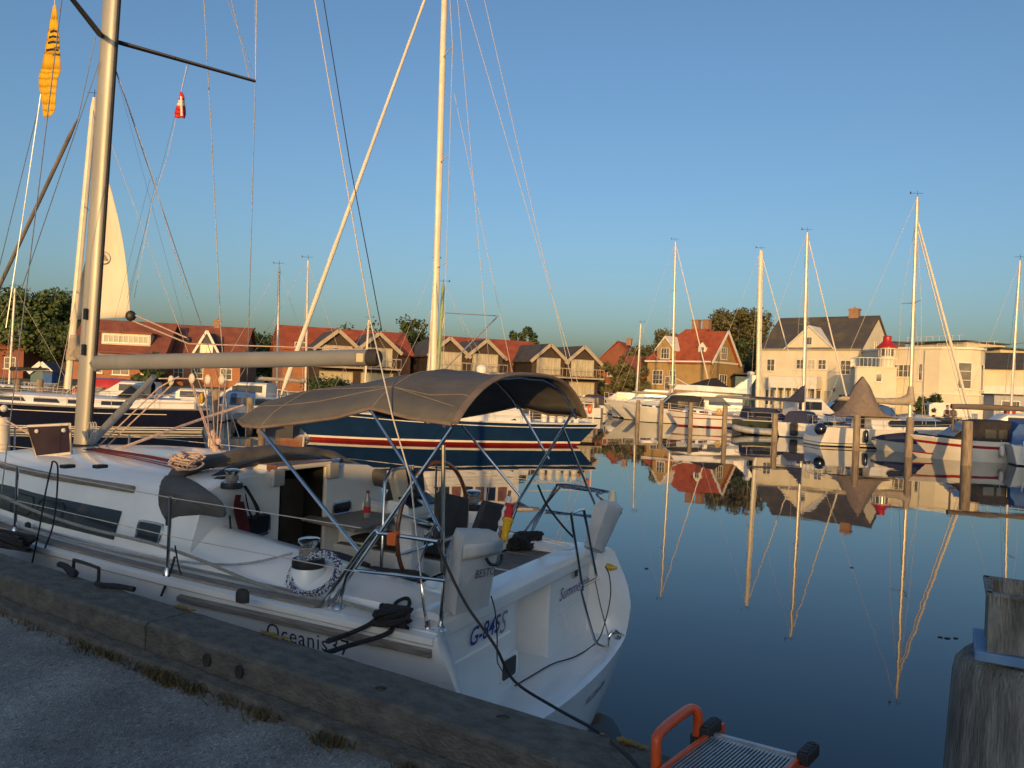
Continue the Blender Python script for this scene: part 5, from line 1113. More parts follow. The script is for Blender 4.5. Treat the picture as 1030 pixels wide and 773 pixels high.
q = bl(300,640,y=1.52); tm = MB(); text_mb(tm, 'Oceanis', .145, (1.06,1.5,.95), (-1,0,0), (0,0,1), spacing=1.1, bend=hullside); tm.build('lettering', TEXTK, Y_)
tm = MB(); text_mb(tm, '37', .145, (.71,1.5,.95), (-1,0,0), (0,0,1), spacing=1.1, bend=hullside); tm.build('lettering', TEXTK, Y_)
# rudder
rdm = MB(); rdm.prism([Vector((x,.03,z)) for x,z in ((-.10,.10),(-.50,.06),(-.66,-.05),(-.62,-.9),(-.2,-1.1),(.15,-1.0),(.2,-.2))],(0,-.06,0)); rdm.build('rudder', ANTI, Y_, bevel=.02)

# ---- deck, toe rail and rubbing strake
def sidept(x): 
    t = max(0,x)/LH; p = yh(t,1,1); return p
dk = MB()
def inner(x):
    if x < 2.5: return 1.30
    return interp([(2.5,1.27),(4.5,1.22),(5.5,1.08),(6.5,.85),(7.4,.5),(7.8,.0),(9.5,0)], x)
xs_ = [.14,.5,1,1.5,2,2.5,3,3.5,4,4.5,5,5.5,6,6.5,7,7.4,7.8,8.2,8.6,9,9.3,9.48]
for sd in (1,-1):
    rows = []
    for x in xs_:
        o = sidept(x); yi = inner(x)
        rows.append([Vector((x, sd*o.y*.995, o.z)), Vector((x, sd*(o.y*.995+yi)/2 if o.y>yi else sd*o.y*.5, o.z+.02)), Vector((x, sd*min(yi,o.y*.9), o.z+.035))])
    dk.loft(rows, ringclosed=False)
dk.build('side_deck', DECKW, Y_, smooth=True)
tr = MB()
for sd in (1,-1):
    for (x0, x1, dz) in ((.02,9.4,.012),):
        pts = []
        n_ = 40
        rr_ = [[],[]]
        g = []
        for i in range(n_+1):
            x = x0+(x1-x0)*i/n_; o = sidept(x); g.append([Vector((x, sd*(o.y+.004), o.z-.035)), Vector((x, sd*(o.y+.022), o.z-.02)), Vector((x, sd*(o.y+.022), o.z+.018)), Vector((x, sd*(o.y-.045), o.z+.03)), Vector((x, sd*(o.y-.05), o.z-.0))])
        tr.loft(g)
tr.build('gunwale', GEL, Y_, smooth=True)
tk = MB()
for sd in (1,-1):
    g = []
    for i in range(41):
        x = .95+8.3*i/40; o = sidept(x); w_ = .095 if i < 38 else .03
        g.append([Vector((x, sd*(o.y-.03), o.z+.031)), Vector((x, sd*(o.y-.035), o.z+.046)), Vector((x, sd*(o.y-.03-w_), o.z+.048)), Vector((x, sd*(o.y-.035-w_), o.z+.02))])
    tk.loft(g)
tk.build('toe_rail', TEAK, Y_)
# genoa track as holes on the side deck
gt_ = MB()
for sd in (1,-1):
    g = [[Vector((x, sd*(sidept(x).y-.22), sidept(x).z+.034)), Vector((x, sd*(sidept(x).y-.245), sidept(x).z+.036))] for x in [1.2+.25*i for i in range(14)]]
    gt_.loft([[a, a+Vector((0,0,.012)), b+Vector((0,0,.012)), b] for a, b in g])
gt_.build('genoa_track', ALU, Y_)
for sd in (1,-1):
    st = MB(); g = []
    for i in range(31):
        x = .03+2.1*i/30; p = hullside(Vector((x,0,1.085))); g.append([Vector((x, sd*(p.y), 1.06)), Vector((x, sd*(p.y+.032), 1.068)), Vector((x, sd*(p.y+.034), 1.098)), Vector((x, sd*(p.y), 1.11))])
    st.loft(g); st.build('rubbing_strake', TEAK, Y_, smooth=True)

# ---- coachroof
def csec(x):
    """cross section of the coachroof: list of (y,z) on the port side from deck to the crown"""
    yb = inner(x)+.0; zb = sidept(x).z+.02; k = interp([(2.5,1.0),(6.2,1.0),(7.2,.62),(7.8,.05)], x); zt = interp([(2.5,1.86),(5.0,1.86),(6.0,1.80),(7.0,1.66),(7.8,1.42)], x)
    s = interp([(2.5,1),(5.5,1),(7.8,.4)], x)
    return [(yb,zb),(yb-.03*s,zb+.12*k),(yb-.10*s,zb+(zt-zb)*.55),(yb-.14*s,zb+(zt-zb)*.76),(max(.02,yb-.20*s),zb+(zt-zb)*.86),(max(.015,yb-.34*s),zb+(zt-zb)*.93),(max(.01,yb*.5),zt-.015*k),(0,zt)]
cx = [2.5,2.8,3.2,3.6,4,4.4,4.8,5.2,5.6,6,6.4,6.8,7.2,7.5,7.8]
cr_ = MB(); rows = []
for x in cx:
    c = csec(x); rows.append([Vector((x,y,z)) for y,z in c]+[Vector((x,-y,z)) for y,z in c[-2::-1]])
cr_.loft(rows, ringclosed=False); coach = cr_.build('coachroof', GEL, Y_, smooth=True)
def cside(x, z, off=.0, sd=1):
    c = csec(x); y = c[0][0]
    for (y0,z0),(y1,z1) in zip(c[:-1],c[1:]):
        if z0 <= z <= z1: y = y0+(y1-y0)*(z-z0)/(z1-z0); break
    return Vector((x, sd*(y+off), z))
for sd in (1,-1):
    wn = MB(); rows = []
    for i in range(15):
        k = i/14; xb = 3.40+3.1*k; zt_ = 1.505+.035*k-.12*max(0,k-.6); zb_ = 1.275+.06*k+.03*max(0,k-.6)
        rows.append([cside(xb-.02+ (.0 if i else 0), zb_+(zt_-zb_)*j/4, .006, sd) for j in range(5)])
    wn.loft(rows, ringclosed=False); wo_ = wn.build('side_window', DGLASS, coach, smooth=True)
    for xw in (4.35, 4.85):
        f = MB(); pts = [cside(xw+dx, 1.40+dz, .014, sd) for dx, dz in ((-.20,-.05),(-.20,.05),(-.16,.085),(.16,.085),(.20,.05),(.20,-.05),(.16,-.075),(-.16,-.075))]
        f.tube(pts, .004, 5, closed=True); f.build('opening_port', BLK, wo_, smooth=True)
    f = MB(); ctr = bl(151,537,y=1.17); ctr = Vector((2.98,0,1.385)); n_ = 16
    loop = []
    for i in range(n_):
        a = 2*math.pi*i/n_; dx = .15*max(-1,min(1,1.35*math.cos(a))); dz = .075*max(-1,min(1,1.35*math.sin(a))); loop.append(cside(ctr.x+dx, ctr.z+dz, .006, sd))
    f.tube(loop, .012, 6, closed=True); po = f.build('port_frame', STEEL, coach, smooth=True)
    g = MB(); g.poly([p+Vector((0,sd*.002,0)) for p in loop]); g.build('port_glass', DGLASS, po)
hrl = MB()
for sd in (1,-1):
    hrl.loft([[cside(x,1.66,.0,sd)+Vector((0,sd*dy,dz)) for dy,dz in ((.015,.0),(.03,.035),(.0,.06),(-.03,.03))] for x in [3.3+.2*i for i in range(14)]])
hrl.build('handrail', TEAK, coach)
# bulkhead either side of the companionway
zt = csec(2.5)[-1][1]
for sd in (1,-1):
    c = csec(2.5); b_ = MB(); pts = [Vector((2.47, sd*.30, .78)), Vector((2.47, sd*.30, zt-.004))]+[Vector((2.47, sd*y, z-.003)) for y, z in c[-2::-1]]+[Vector((2.47, sd*1.24, .78))]
    b_.prism(pts, (.05,0,0)); bo_ = b_.build('bulkhead', GEL, Y_, bevel=.01)
    g = MB(); q = bl(258,529,x=2.46) if sd > 0 else bl(344,511,x=2.46)
    yy = q.y; zz = q.z; loop = rrect(yy, zz, .30 if sd>0 else .26, .17 if sd>0 else .11, .035)
    g.tube([Vector((2.462,y,z)) for y,z in loop], .012, 6, closed=True); po = g.build('port_frame', STEEL, bo_, smooth=True)
    g = MB(); g.prism([Vector((2.466,y,z)) for y,z in loop], (-.006,0,0)); g.build('port_glass', DGLASS, po)
    g = MB(); g.box((2.45, sd*.36, 1.80),(.05,.14,.15)); g.build('hatch_stop', PUTTY, bo_, bevel=.012)
sl_ = MB(); sl_.box((3.1,0,zt+.012),(1.3,.72,.05)); sl_.build('sliding_hatch', GEL, coach, bevel=.02)
sl_ = MB(); sl_.box((2.52,0,zt+.02),(.12,.74,.05)); sl_.build('hatch_lip', VARN, coach, bevel=.01)
cmp_ = MB()
cmp_.add([(2.5,.30,.78),(2.5,-.30,.78),(2.5,-.30,1.84),(2.5,.30,1.84),(3.3,.30,.5),(3.3,-.30,.5),(3.3,-.30,1.84),(3.3,.30,1.84)],[(4,5,6,7),(0,1,5,4),(3,2,6,7),(0,3,7,4),(1,2,6,5)])
cmp_.build('companionway', BLK, Y_)
wbd = MB(); wbd.box((2.75,-.14,1.25),(.03,.30,.94)); wbd.build('cabin_door', pm('door_brown',(.085,.065,.05),(.06,.045,.035),6,.5), Y_)
wbd = MB(); wbd.box((2.50,.12,1.02),(.02,.36,.34)); wbd.build('washboard', DGLASS, Y_)

# ---- coamings, seats and sole
def ctop(x): return interp([(.14,1.25),(.9,1.31),(1.5,1.38),(2.5,1.46)], x)
for sd in (1,-1):
    cm = MB(); rows = []
    for x in [.2,.5,.8,1.1,1.4,1.7,2.0,2.25,2.48]:
        zt2 = ctop(x); w_ = interp([(.2,.0),(1.2,0),(2.5,.04)], x); zb = sidept(x).z+.02
        rows.append([Vector((x, sd*y, z)) for y, z in ((1.31,zb),(1.28,zb+.05),(1.10-w_,zt2-.03),(1.04-w_,zt2),(.90,zt2),(.86,zt2-.03),(.84,1.05),(.84,.76))])
    cm.loft(rows, ringclosed=False); cm.build('coaming', GEL, Y_, smooth=True)
    se = MB(); se.box((1.62,sd*.64,.94),(1.72,.42,.30)); seo = se.build('cockpit_seat', GEL, Y_, bevel=.02)
    sl2 = MB(); sl2.box((1.62,sd*.64,1.096),(1.64,.38,.012)); sl2.build('seat_slats', TEAKD, seo)
so2 = MB(); so2.box((1.6,0,.74),(1.8,1.7,.06)); so2.build('cockpit_sole', TEAKD, Y_)
fl = MB(); fl.box((.74,0,.98),(.05,1.7,.46)); fl.build('cockpit_step', GEL, Y_)
ad_ = MB(); ad_.box((.45,0,1.195),(.62,2.2,.03)); ad = ad_.build('aft_deck', GEL, Y_)
for (y0,y1) in ((.52,-.02),(-.10,-.62),(-.66,-.98)):
    t_ = MB(); t_.box((.46,(y0+y1)/2,1.214),(.46,abs(y1-y0),.012)); t_.build('teak_panel', TEAKD, ad)
# ---- cockpit table, pedestal, wheel
q0 = bl(303,521,z=1.36); q1 = bl(366,532,z=1.36)
tbm = MB(); tp = [bl(303,521,z=1.36), bl(357,533,z=1.36), bl(410,517,z=1.36), bl(398,504,z=1.36), bl(350,506,z=1.36)]
tbm.prism([p for p in tp],(0,0,-.03)); tb_o = tbm.build('cockpit_table', TEAK, Y_, bevel=.006)
cc_ = sum(tp, Vector())/5
tl = MB(); tl.box((cc_.x-.1, cc_.y+.15, 1.05),(.5,.20,.60)); tl.build('table_base', GEL, tb_o, bevel=.03)
pd = MB(); px_, py_ = 1.26, .02
pd.loft([[Vector((px_+dx*s, py_+dy*s2, z)) for dx,dy in ((.10,.10),(-.10,.10),(-.10,-.10),(.10,-.10))] for z,s,s2 in ((.76,1.15,1.3),(1.0,.9,1.1),(1.45,.75,1.0),(1.56,.9,1.4),(1.60,1.15,2.1),(1.70,1.05,2.1))])
pdo = pd.build('pedestal', GEL, Y_, bevel=.02)
for y in (.13,-.11):
    s_ = MB(); s_.box((px_-.075,py_+y,1.70),(.15,.17,.018),ry=R(-28)); s_.build('display', DGLASS, pdo, bevel=.006)
c_ = MB(); c_.ball((px_-.02,py_+.01,1.74),.055,12,sc=(1,1,.8)); c_.build('compass', BLK, pdo, smooth=True)
ip = MB(); qa = [bl(396,474,x=1.42), bl(409,471,x=1.42), bl(414,503,x=1.42), bl(404,507,x=1.42)]
ip.prism(qa,(.09,.0,0)); ip.build('instrument_pod', CREAM, pdo, bevel=.02)
qa = [bl(410,472,x=1.44), bl(426,474,x=1.44), bl(428,494,x=1.44), bl(414,500,x=1.44)]; ip = MB(); ip.prism(qa,(.05,0,0)); ip.build('chart_plotter', BLK, pdo, bevel=.01)
gr = MB(); gr.tube([(px_+.14,py_+.20,.78),(px_+.14,py_+.20,1.85),(px_+.14,py_+.12,1.95),(px_+.14,py_-.12,1.95),(px_+.14,py_-.20,1.85),(px_+.14,py_-.20,.78)],.014,8); gr.tube([(px_-.05,py_+.26,1.28),(px_-.10,py_,1.30),(px_-.05,py_-.26,1.28)],.013,8); gr.build('pedestal_guard', STEEL, pdo, smooth=True)
WX, WY, WZ, WR = 1.0, .06, 1.52, .515
def wpt(a, r): return Vector((WX+ .12*r*math.sin(a)/WR*0, WY+r*math.cos(a), WZ+r*math.sin(a)))
wm = MB(); wm.tube([wpt(2*math.pi*i/48, WR) for i in range(48)], .017, 8, closed=True); who = wm.build('wheel', pm('wheel_leather',(.20,.07,.025),(.11,.035,.015),5,.45,coat=.3), Y_, smooth=True)
wm = MB()
for k in range(5): a = 2*math.pi*k/5+.3; wm.tube([wpt(a,.04), wpt(a,WR)], .009, 6)
wm.lathe((WX,WY,WZ),[(.06,-.02),(.06,.03),(.035,.2)],12,axis='X'); wm.build('spokes', STEEL, who, smooth=True)
# cushions lying in the cockpit
def cushion(parent, pts, th, lab, cat='cushion'):
    m = MB(); n1 = 9; a, b, c, d = [Vector(p) for p in pts]; up = []; lo_ = []
    nrm = (b-a).cross(d-a).normalized()
    for i in range(n1):
        ru = []; rl = []
        for j in range(n1):
            u, v = i/(n1-1), j/(n1-1); p = a.lerp(b,u).lerp(d.lerp(c,u),v); e = (1-abs(2*u-1)**6)*(1-abs(2*v-1)**6); w_ = .012*math.sin(u*7+v*3)
            ru.append(p+nrm*(th*(.35+.65*e)+w_)); rl.append(p-nrm*.0)
        up.append(ru); lo_.append(rl)
    m.loft(up, ringclosed=False); m.loft(lo_[::-1], ringclosed=False)
    per = [(i,0) for i in range(n1)]+[(n1-1,j) for j in range(1,n1)]+[(i,n1-1) for i in range(n1-2,-1,-1)]+[(0,j) for j in range(n1-2,0,-1)]
    m.loft([[up[i][j], lo_[i][j]] for i,j in per+[per[0]]], ringclosed=False)
    o = m.build('cushion', CUSH, None, smooth=True); tag(o, lab, 'cushion', None); return o
W4 = lambda L_: [wp(p) for p in L_]
cushion(None, W4([(2.35,.82,1.14),(1.45,.86,1.14),(1.45,.46,1.14),(2.35,.44,1.14)]), .09, 'dark grey seat cushion forward of the big primary winch')
cushion(None, W4([(2.35,.86,1.26),(1.30,.93,1.24),(1.30,.50,1.22),(2.45,.46,1.24)]), .07, 'dark grey cushion sloping on top of the other one by the winch')
cushion(None, W4([(1.42,.86,1.14),(.80,.86,1.14),(.80,.30,1.12),(1.42,.30,1.12)]), .09, 'dark grey seat cushion between the winch and the wheel')
cushion(None, W4([(2.3,-.45,1.14),(1.0,-.45,1.14),(1.0,-.85,1.14),(2.3,-.85,1.14)]), .09, 'dark grey seat cushion on the far side of the cockpit')
# two helm back rests fixed on the aft rail
for (pp, lab) in (([(438,494),(467,501),(464,540),(434,541)], 'backrest nearer the wheel'),([(484,503),(505,508),(492,541),(470,540)], 'backrest nearer the flag')):
    m = MB(); xq = .62 if 'wheel' in lab else .28; qs = [bl(a,b,x=xq) for a,b in pp]; m.prism(qs,(-.05,0,0)); m.build('helm_backrest', CUSH, Y_, bevel=.018)
q_ = [bl(388,497,y=-1.0), bl(397,480,y=-1.0), bl(400,503,y=-1.0), bl(383,505,y=-1.0)]
m = MB(); m.prism(q_,(0,-.06,0)); m.build('helm_backrest', CUSH, Y_, bevel=.012)

# ---- winches
def winch(x, y, z, s, ped=0, name='winch'):
    m = MB(); m.lathe((x,y,z),[(.085*s,0),(.09*s,.03*s),(.075*s,.055*s),(.06*s,.06*s),(.05*s,.075*s),(.048*s,.13*s),(.058*s,.145*s)],20); o = m.build(name, STEEL, Y_, smooth=True)
    m = MB(); m.lathe((x,y,z-.002),[(.098*s,0),(.102*s,.02*s),(.098*s,.05*s),(.088*s,.055*s)],20); m.build('winch_base', BLK, o, smooth=True)
    m = MB(); m.lathe((x,y,z+.145*s),[(.06*s,0),(.068*s,.012*s),(.068*s,.028*s),(.05*s,.036*s),(.03*s,.036*s)],20); m.build('winch_cap', STEEL, o, smooth=True)
    for k in range(3):
        pass
    m = MB(); m.tube([(x+.053*s*math.cos(a*math.pi/8), y+.053*s*math.sin(a*math.pi/8), z+.07*s+.05*s*a/56) for a in range(56)], .008*s, 5); m.build('winch_turns', ROPEG, o, smooth=True)
    if ped:
        m = MB(); m.lathe((x,y,z-ped),[(.17*s,0),(.15*s,.02),(.12*s,ped*.6),(.105*s,ped)],20); m.build('winch_pedestal', GEL, o, smooth=True)
    return o
wq = bl(310,570,y=1.16); winch(wq.x, wq.y, wq.z, 1.15, ped=.15)
winch(wq.x-.02, -1.12, 1.46, 1.05, ped=.15)
wq2 = bl(233,491,y=.96); winch(wq2.x, wq2.y, wq2.z, .85)
wq3 = bl(336,476,y=-.72); winch(wq3.x, wq3.y, wq3.z, .85)
# clutches
m = MB()
for i in range(4): 
    q = bl(204+i*5,488-i*1.3,y=.90); m.box((q.x, q.y-.02*i, q.z-.0),(.16,.028,.07),ry=R(8))
m.build('rope_clutches', BLK, coach, bevel=.006)
m = MB()
for k in range(5):
    a = Vector((2.95,.62+.05*k,csec(3)[-2][1]+.014-.012*(k>2)-.01*(k>3))); b = Vector((5.0,.30+.04*k,csec(5.0)[-1][1]+.002)); m.tube([a, a.lerp(b,.5)+Vector((0,0,.012)), b],.0055,6)
m.build('control_lines', ROPER, coach, smooth=True)
m = MB(); q = bl(46,467,z=1.90); m.box((q.x-.05,q.y-.15,1.875),(.07,.10,.03)); m.box((q.x-.25,q.y-.3,1.88),(.07,.10,.03)); m.build('deck_organiser', BLK, coach, bevel=.008)
# open smoked deck hatch
hp = [bl(28,429,y=.80), bl(70,427,y=.72), bl(72,456,y=.72), bl(36,460,y=.80)]
m = MB(); m.prism(hp,(0,-.012,0)); ho_ = m.build('deck_hatch', PINK, coach)
m = MB(); m.tube(hp, .016, 6, closed=True); m.build('hatch_frame', CREAM, ho_, smooth=True)
m = MB()
for px,py in ((37,434),(64,433)): q = bl(px,py,y=.80); m.ball(q,.022,8)
m.build('hatch_handle', CREAM, ho_, smooth=True)

# ---- mast, boom, vang, standing rigging
def oval_tube(pts, ra, rb, n=18):
    rings = []
    for i,p in enumerate(pts):
        p = Vector(p); rings.append([p+Vector((math.cos(2*math.pi*j/n)*ra, math.sin(2*math.pi*j/n)*rb, 0)) for j in range(n)])
    return rings
MF = Vector((5.72,0,1.80)); MT = Vector((5.25,0,13.4))
def mz(z): return MF.lerp(MT,(z-MF.z)/(MT.z-MF.z))
m = MB(); m.loft(oval_tube([MF, mz(5), mz(9), MT], .118, .070)); mast = m.build('mast', pm('near_mast',(.44,.42,.36),(.34,.33,.29),3,.48,metal=.35,stretch=(1,1,.15)), Y_, smooth=True)
m = MB(); m.lathe(MF-Vector((0,0,.02)),[(.2,0),(.2,.03),(.16,.06)],16); m.build('mast_collar', RUB, mast, smooth=True)
m = MB()
for (px,py) in ((86,316),(84,352)): q = bl(px,py,y=.088); m.box((q.x,.09,q.z),(.045,.02,.12))
m.build('sheave_slot', BLK, mast)
m = MB(); m.bar(mz(1.9)-Vector((.13,0,0)), mz(13.3)-Vector((.13,0,0)), .035,.02); m.build('mast_track', BLK, mast)
for sd, (px,py) in ((1,(20,-32)),(-1,(257,82))):
    tip = bl(257,82,y=-1.15); tip = Vector((tip.x, sd*abs(tip.y), tip.z)); rt = Vector((5.58, sd*.07, 6.33)); m = MB(); m.tube([rt, tip],[.038,.026],10,oval=.6); m.build('spreader', BLK, mast, smooth=True)
TIP = bl(257,82,y=-1.15)
rg = MB()
for sd in (1,-1):
    tp = Vector((TIP.x, sd*abs(TIP.y), TIP.z)); t2 = Vector((4.55, sd*.95, 10.2)); cp = bl(250,436,y=-1.38); cp = Vector((4.75,sd*1.40,1.24))
    if sd < 0: cp = bl(247,440,y=-1.42)
    rg.tube([tp, t2, mz(13.1)], .005, 5); 
    if sd < 0: rg.tube([cp, tp], .005, 5); rg.tube([tp, Vector((5.42,0,9.9))], .004, 5); rg.tube([Vector((cp.x,cp.y+.1,cp.z)), mz(6.2)],.0045,5)
    else: rg.tube([cp, tp], .005, 5)
rg.build('shroud', WIRE, Y_, smooth=True)
rg = MB(); rg.tube([bl(205,-4,y=-1.1), bl(213,140,y=-1.2), bl(222,330,y=-1.3), bl(231,455,y=-1.42)], .006, 5)
rg.tube([bl(113,60,y=-.05), bl(151,170,y=-.1), bl(189,300,y=-.6)],.004,5); rg.build('halyard', ROPEW, Y_, smooth=True)
# fore rigging: furled genoa and port lower lines seen left of the mast
gz = MB(); a_ = bl(0,292,y=0); b_ = bl(88,112,y=0); N_ = 20; FS = [Vector((9.35,0,1.6)).lerp(mz(13.0), i/N_) for i in range(N_+1)]
a0 = bl(-8,304,y=.0); b0 = bl(78,120,y=0)
gz.tube([a0.lerp(b0,i/12) for i in range(-6,13)],[.021]*18+[.008],8); gz.build('spinnaker_pole_line', pm('uv_strip',(.12,.11,.10),(.20,.17,.14),9,.8), Y_, smooth=True)
rg = MB()
for (a,b) in (((100,62),(22,290)),((42,95),(-6,290)),((96,38),(78,122))): rg.tube([bl(*a,y=.10), bl(*b,y=.10)],.0045,5)
rg.build('stay', WIRE, Y_, smooth=True)
# boom
B0 = bl(99,365,y=0); B1 = bl(373,360,y=0)
m = MB(); rings = []
for i in range(13):
    k = i/12; c = B0.lerp(B1,k); hh = .083-.010*k; rings.append([c+Vector((0, .060*math.cos(2*math.pi*j/18), hh*math.sin(2*math.pi*j/18))) for j in range(18)])
m.loft(rings); boom_ = m.build('boom', BOOMG, Y_, smooth=True)
m = MB(); c = B1; m.loft([[c+Vector((dx, .064*math.cos(2*math.pi*j/18)*s, .077*math.sin(2*math.pi*j/18)*s)) for j in range(18)] for dx,s in ((.02,1),(-.05,1.0),(-.09,.8))]); m.build('boom_end', RUB, boom_, smooth=True)
m = MB(); q = bl(362,360,y=.06); m.box((q.x,.061,q.z),(.075,.006,.075)); m.build('boom_sticker', pm('sticker',(.62,.55,.34),None,5,.5), boom_)
m = MB(); m.ball(bl(97,366,y=0),.07,10,sc=(1,.8,1.3)); m.tube([bl(92,366,y=0),B0],.045,8); m.build('gooseneck', ALU, boom_, smooth=True)
m = MB(); v0 = bl(91,446,y=0); v1 = bl(155,379,y=0); m.tube([v0, v0.lerp(v1,.62)],.042,12); m.tube([v0.lerp(v1,.6), v1],.030,12); vg = m.build('vang', ALU, Y_, smooth=True)
m = MB(); m.tube([bl(96,452,y=.05), bl(160,390,y=.05), bl(180,379,y=.0)],.008,6); m.tube([bl(100,456,y=0), bl(172,388,y=0)],.008,6); m.build('vang_line', ROPEP, vg, smooth=True)
# topping lift and backstays
m = MB(); m.tube([bl(325,-3,y=0), bl(352,165,y=0), bl(384,333,y=0)],.0045,5); m.build('topping_lift', ROPEK, Y_)
bs0 = bl(430,634,z=1.20); m = MB(); 
pth = [bl(316,-3,y=.35), bl(345,165,y=.7), bl(373,325,y=1.0), bl(395,420,y=1.18), bl(413,482,y=1.3), bl(424,588,y=1.42)]
m.tube(pth, .0055, 5); bs = m.build('backstay', WIREP, Y_)
m = MB(); m.tube([bl(424,588,y=1.42), bl(426,602,y=1.43), bl(427,612,y=1.43), bl(430,630,y=1.44)],[.008,.014,.010,.012],8); m.box(bl(431,634,y=1.44),(.10,.05,.03)); m.tube([bl(431,634,y=1.44)+Vector((0,0,-.02)), bl(430,624,y=1.44)],.018,8); m.build('turnbuckle', STEEL, bs, smooth=True)
m = MB(); m.tube([bl(258,-3,y=-1.0), TIP],.005,5); m.tube([bl(232,-3,y=-.6), TIP+Vector((.05,.05,.02))],.004,5); m.build('upper_shroud', WIREP, Y_)
# mainsheet tackles under the boom
m = MB(); foot = [bl(213,447,y=-.35), bl(216,448,y=-.3), bl(221,446,y=-.25)]
tops = [bl(191,383,y=0), bl(206,384,y=0), bl(213,384,y=0), bl(221,384,y=0), bl(227,384,y=0)]
m.tube([tops[0], bl(211,442,y=-.3)],.006,5); m.tube([bl(193,384,y=0), bl(214,446,y=-.3)],.006,5)
for t_, f_ in ((1,(211,446)),(2,(216,448)),(3,(218,446)),(4,(221,440))): m.tube([tops[t_], bl(f_[0],f_[1],y=-.3)],.006,5)
m.tube([bl(160,381,y=0), bl(191,381,y=0)],.007,5); m.tube([bl(213,440,y=-.3), bl(218,470,y=-.3)],.02,6); ms = m.build('mainsheet', ROPEP, Y_, smooth=True)
for (px,py) in ((172,383),(193,381),(209,382),(223,382)):
    m = MB(); q = bl(px,py,y=0); m.ball(q,.045,10,sc=(.9,.5,1.2)); m.build('block', CREAM, ms, smooth=True)
m = MB()
for i in range(7): q = bl(214+ (i%3)*3, 436+i*4, y=-.3); m.ball(q,.035,8,sc=(1,1,1.2))
m.build('rope_bundle', ROPEP, ms, smooth=True)

# ---- stanchions, lifelines, pulpit rails
for sd in (1,-1):
    for x in (2.34,4.4,6.4,8.0):
        sp_ = MB(); o = sidept(x); sp_.tube([Vector((x,sd*(o.y-.05),o.z)), Vector((x,sd*(o.y-.05),o.z+.60))],.0125,8); sp_.lathe((x,sd*(o.y-.05),o.z+.02),[(.035,0),(.03,.03),(.016,.06)],10); sp_.build('stanchion', STEEL, Y_, smooth=True)
ll = MB()
for sd in (1,-1):
    for hz in (.59,.31):
        pts = [Vector((x,sd*(sidept(x).y-.05),sidept(x).z+hz)) for x in (.62,2.34,4.4,6.4,8.0,9.1)]; ll.tube(pts,.0035,5)
ll.build('lifeline', WIREP, Y_, smooth=True)
RT = .56
def rail(sd, tag_=None):
    P = lambda px,py,**k: (lambda v: Vector((v.x, sd*abs(v.y), v.z)))(bl(px,py,**k))
    m = MB(); top = [P(322,612,y=1.45), P(372,541,y=1.45), P(382,537,y=1.45), P(400,539,y=1.44), P(441,545,y=1.42), P(455,541,y=1.25)]
    m.tube(smooth_path(top[:4],4)+top[4:], .0135, 8); m.tube([P(340,612,y=1.42), P(349,580,y=1.42), P(372,543,y=1.42)], .0125, 8)
    m.tube([P(357,574,y=1.44), P(448,584,y=1.42)],.012,8); m.tube([P(443,634,y=1.38), P(449,560,y=1.38), P(455,541,y=1.25)],.0135,8)
    m.lathe(P(443,634,y=1.38),[(.04,0),(.035,.012),(.016,.03)],10); m.lathe(P(340,612,y=1.42),[(.04,0),(.035,.012),(.016,.03)],10)
    return m
for sd in (1,-1): rail(sd).build('pushpit', STEEL, Y_, smooth=True)
m = MB(); m.tube(smooth_path([bl(536,533,y=-1.42), bl(557,493,y=-1.42), bl(564,488,y=-1.42), bl(585,490,y=-1.4), bl(612,495,y=-1.3)],4),.014,8); m.tube([bl(549,514,y=-1.42), bl(601,521,y=-1.35)],.012,8)
m.build('pushpit', STEEL, Y_, smooth=True)
# outer verticals / D post and helper tubes of the bimini frame
def ftube(pts, r): m = MB(); m.tube(pts, r, 8); return m.build('frame_tube', STEEL, bfo, smooth=True)
BW1 = 1.15; BC = .05
cF, cM, cR = bl(262,430,y=BC+1.1), bl(374,411,y=BC+1.1), bl(455,427,y=BC+1.1)
m = MB(); m.tube([cR-Vector((0,0,.02)), bl(330,612,y=1.42)],.0135,8); bfo = m.build('bimini_frame', STEEL, Y_, smooth=True)
ftube([cF-Vector((0,0,.02)), bl(362,556,y=1.36)],.0135); ftube([cM-Vector((0,0,.02)), bl(418,484,y=1.25), bl(443,535,y=1.38)],.0115)
ftube([bl(446,448,y=1.38), bl(445,576,y=1.38)],.0135); ftube([bl(439,527,y=1.38), bl(425,545,y=1.35)],.010)
ftube([bl(464,428,y=-1.05), bl(523,499,y=-1.25)],.0125); ftube([bl(515,397,y=-1.0), bl(552,462,y=-1.15)],.0115)
ftube([bl(583,404,y=-.95), bl(524,500,y=-1.25), bl(505,533,y=-1.40)],.0135); ftube([bl(566,430,y=-1.0), bl(608,531,y=-1.38)],.012)
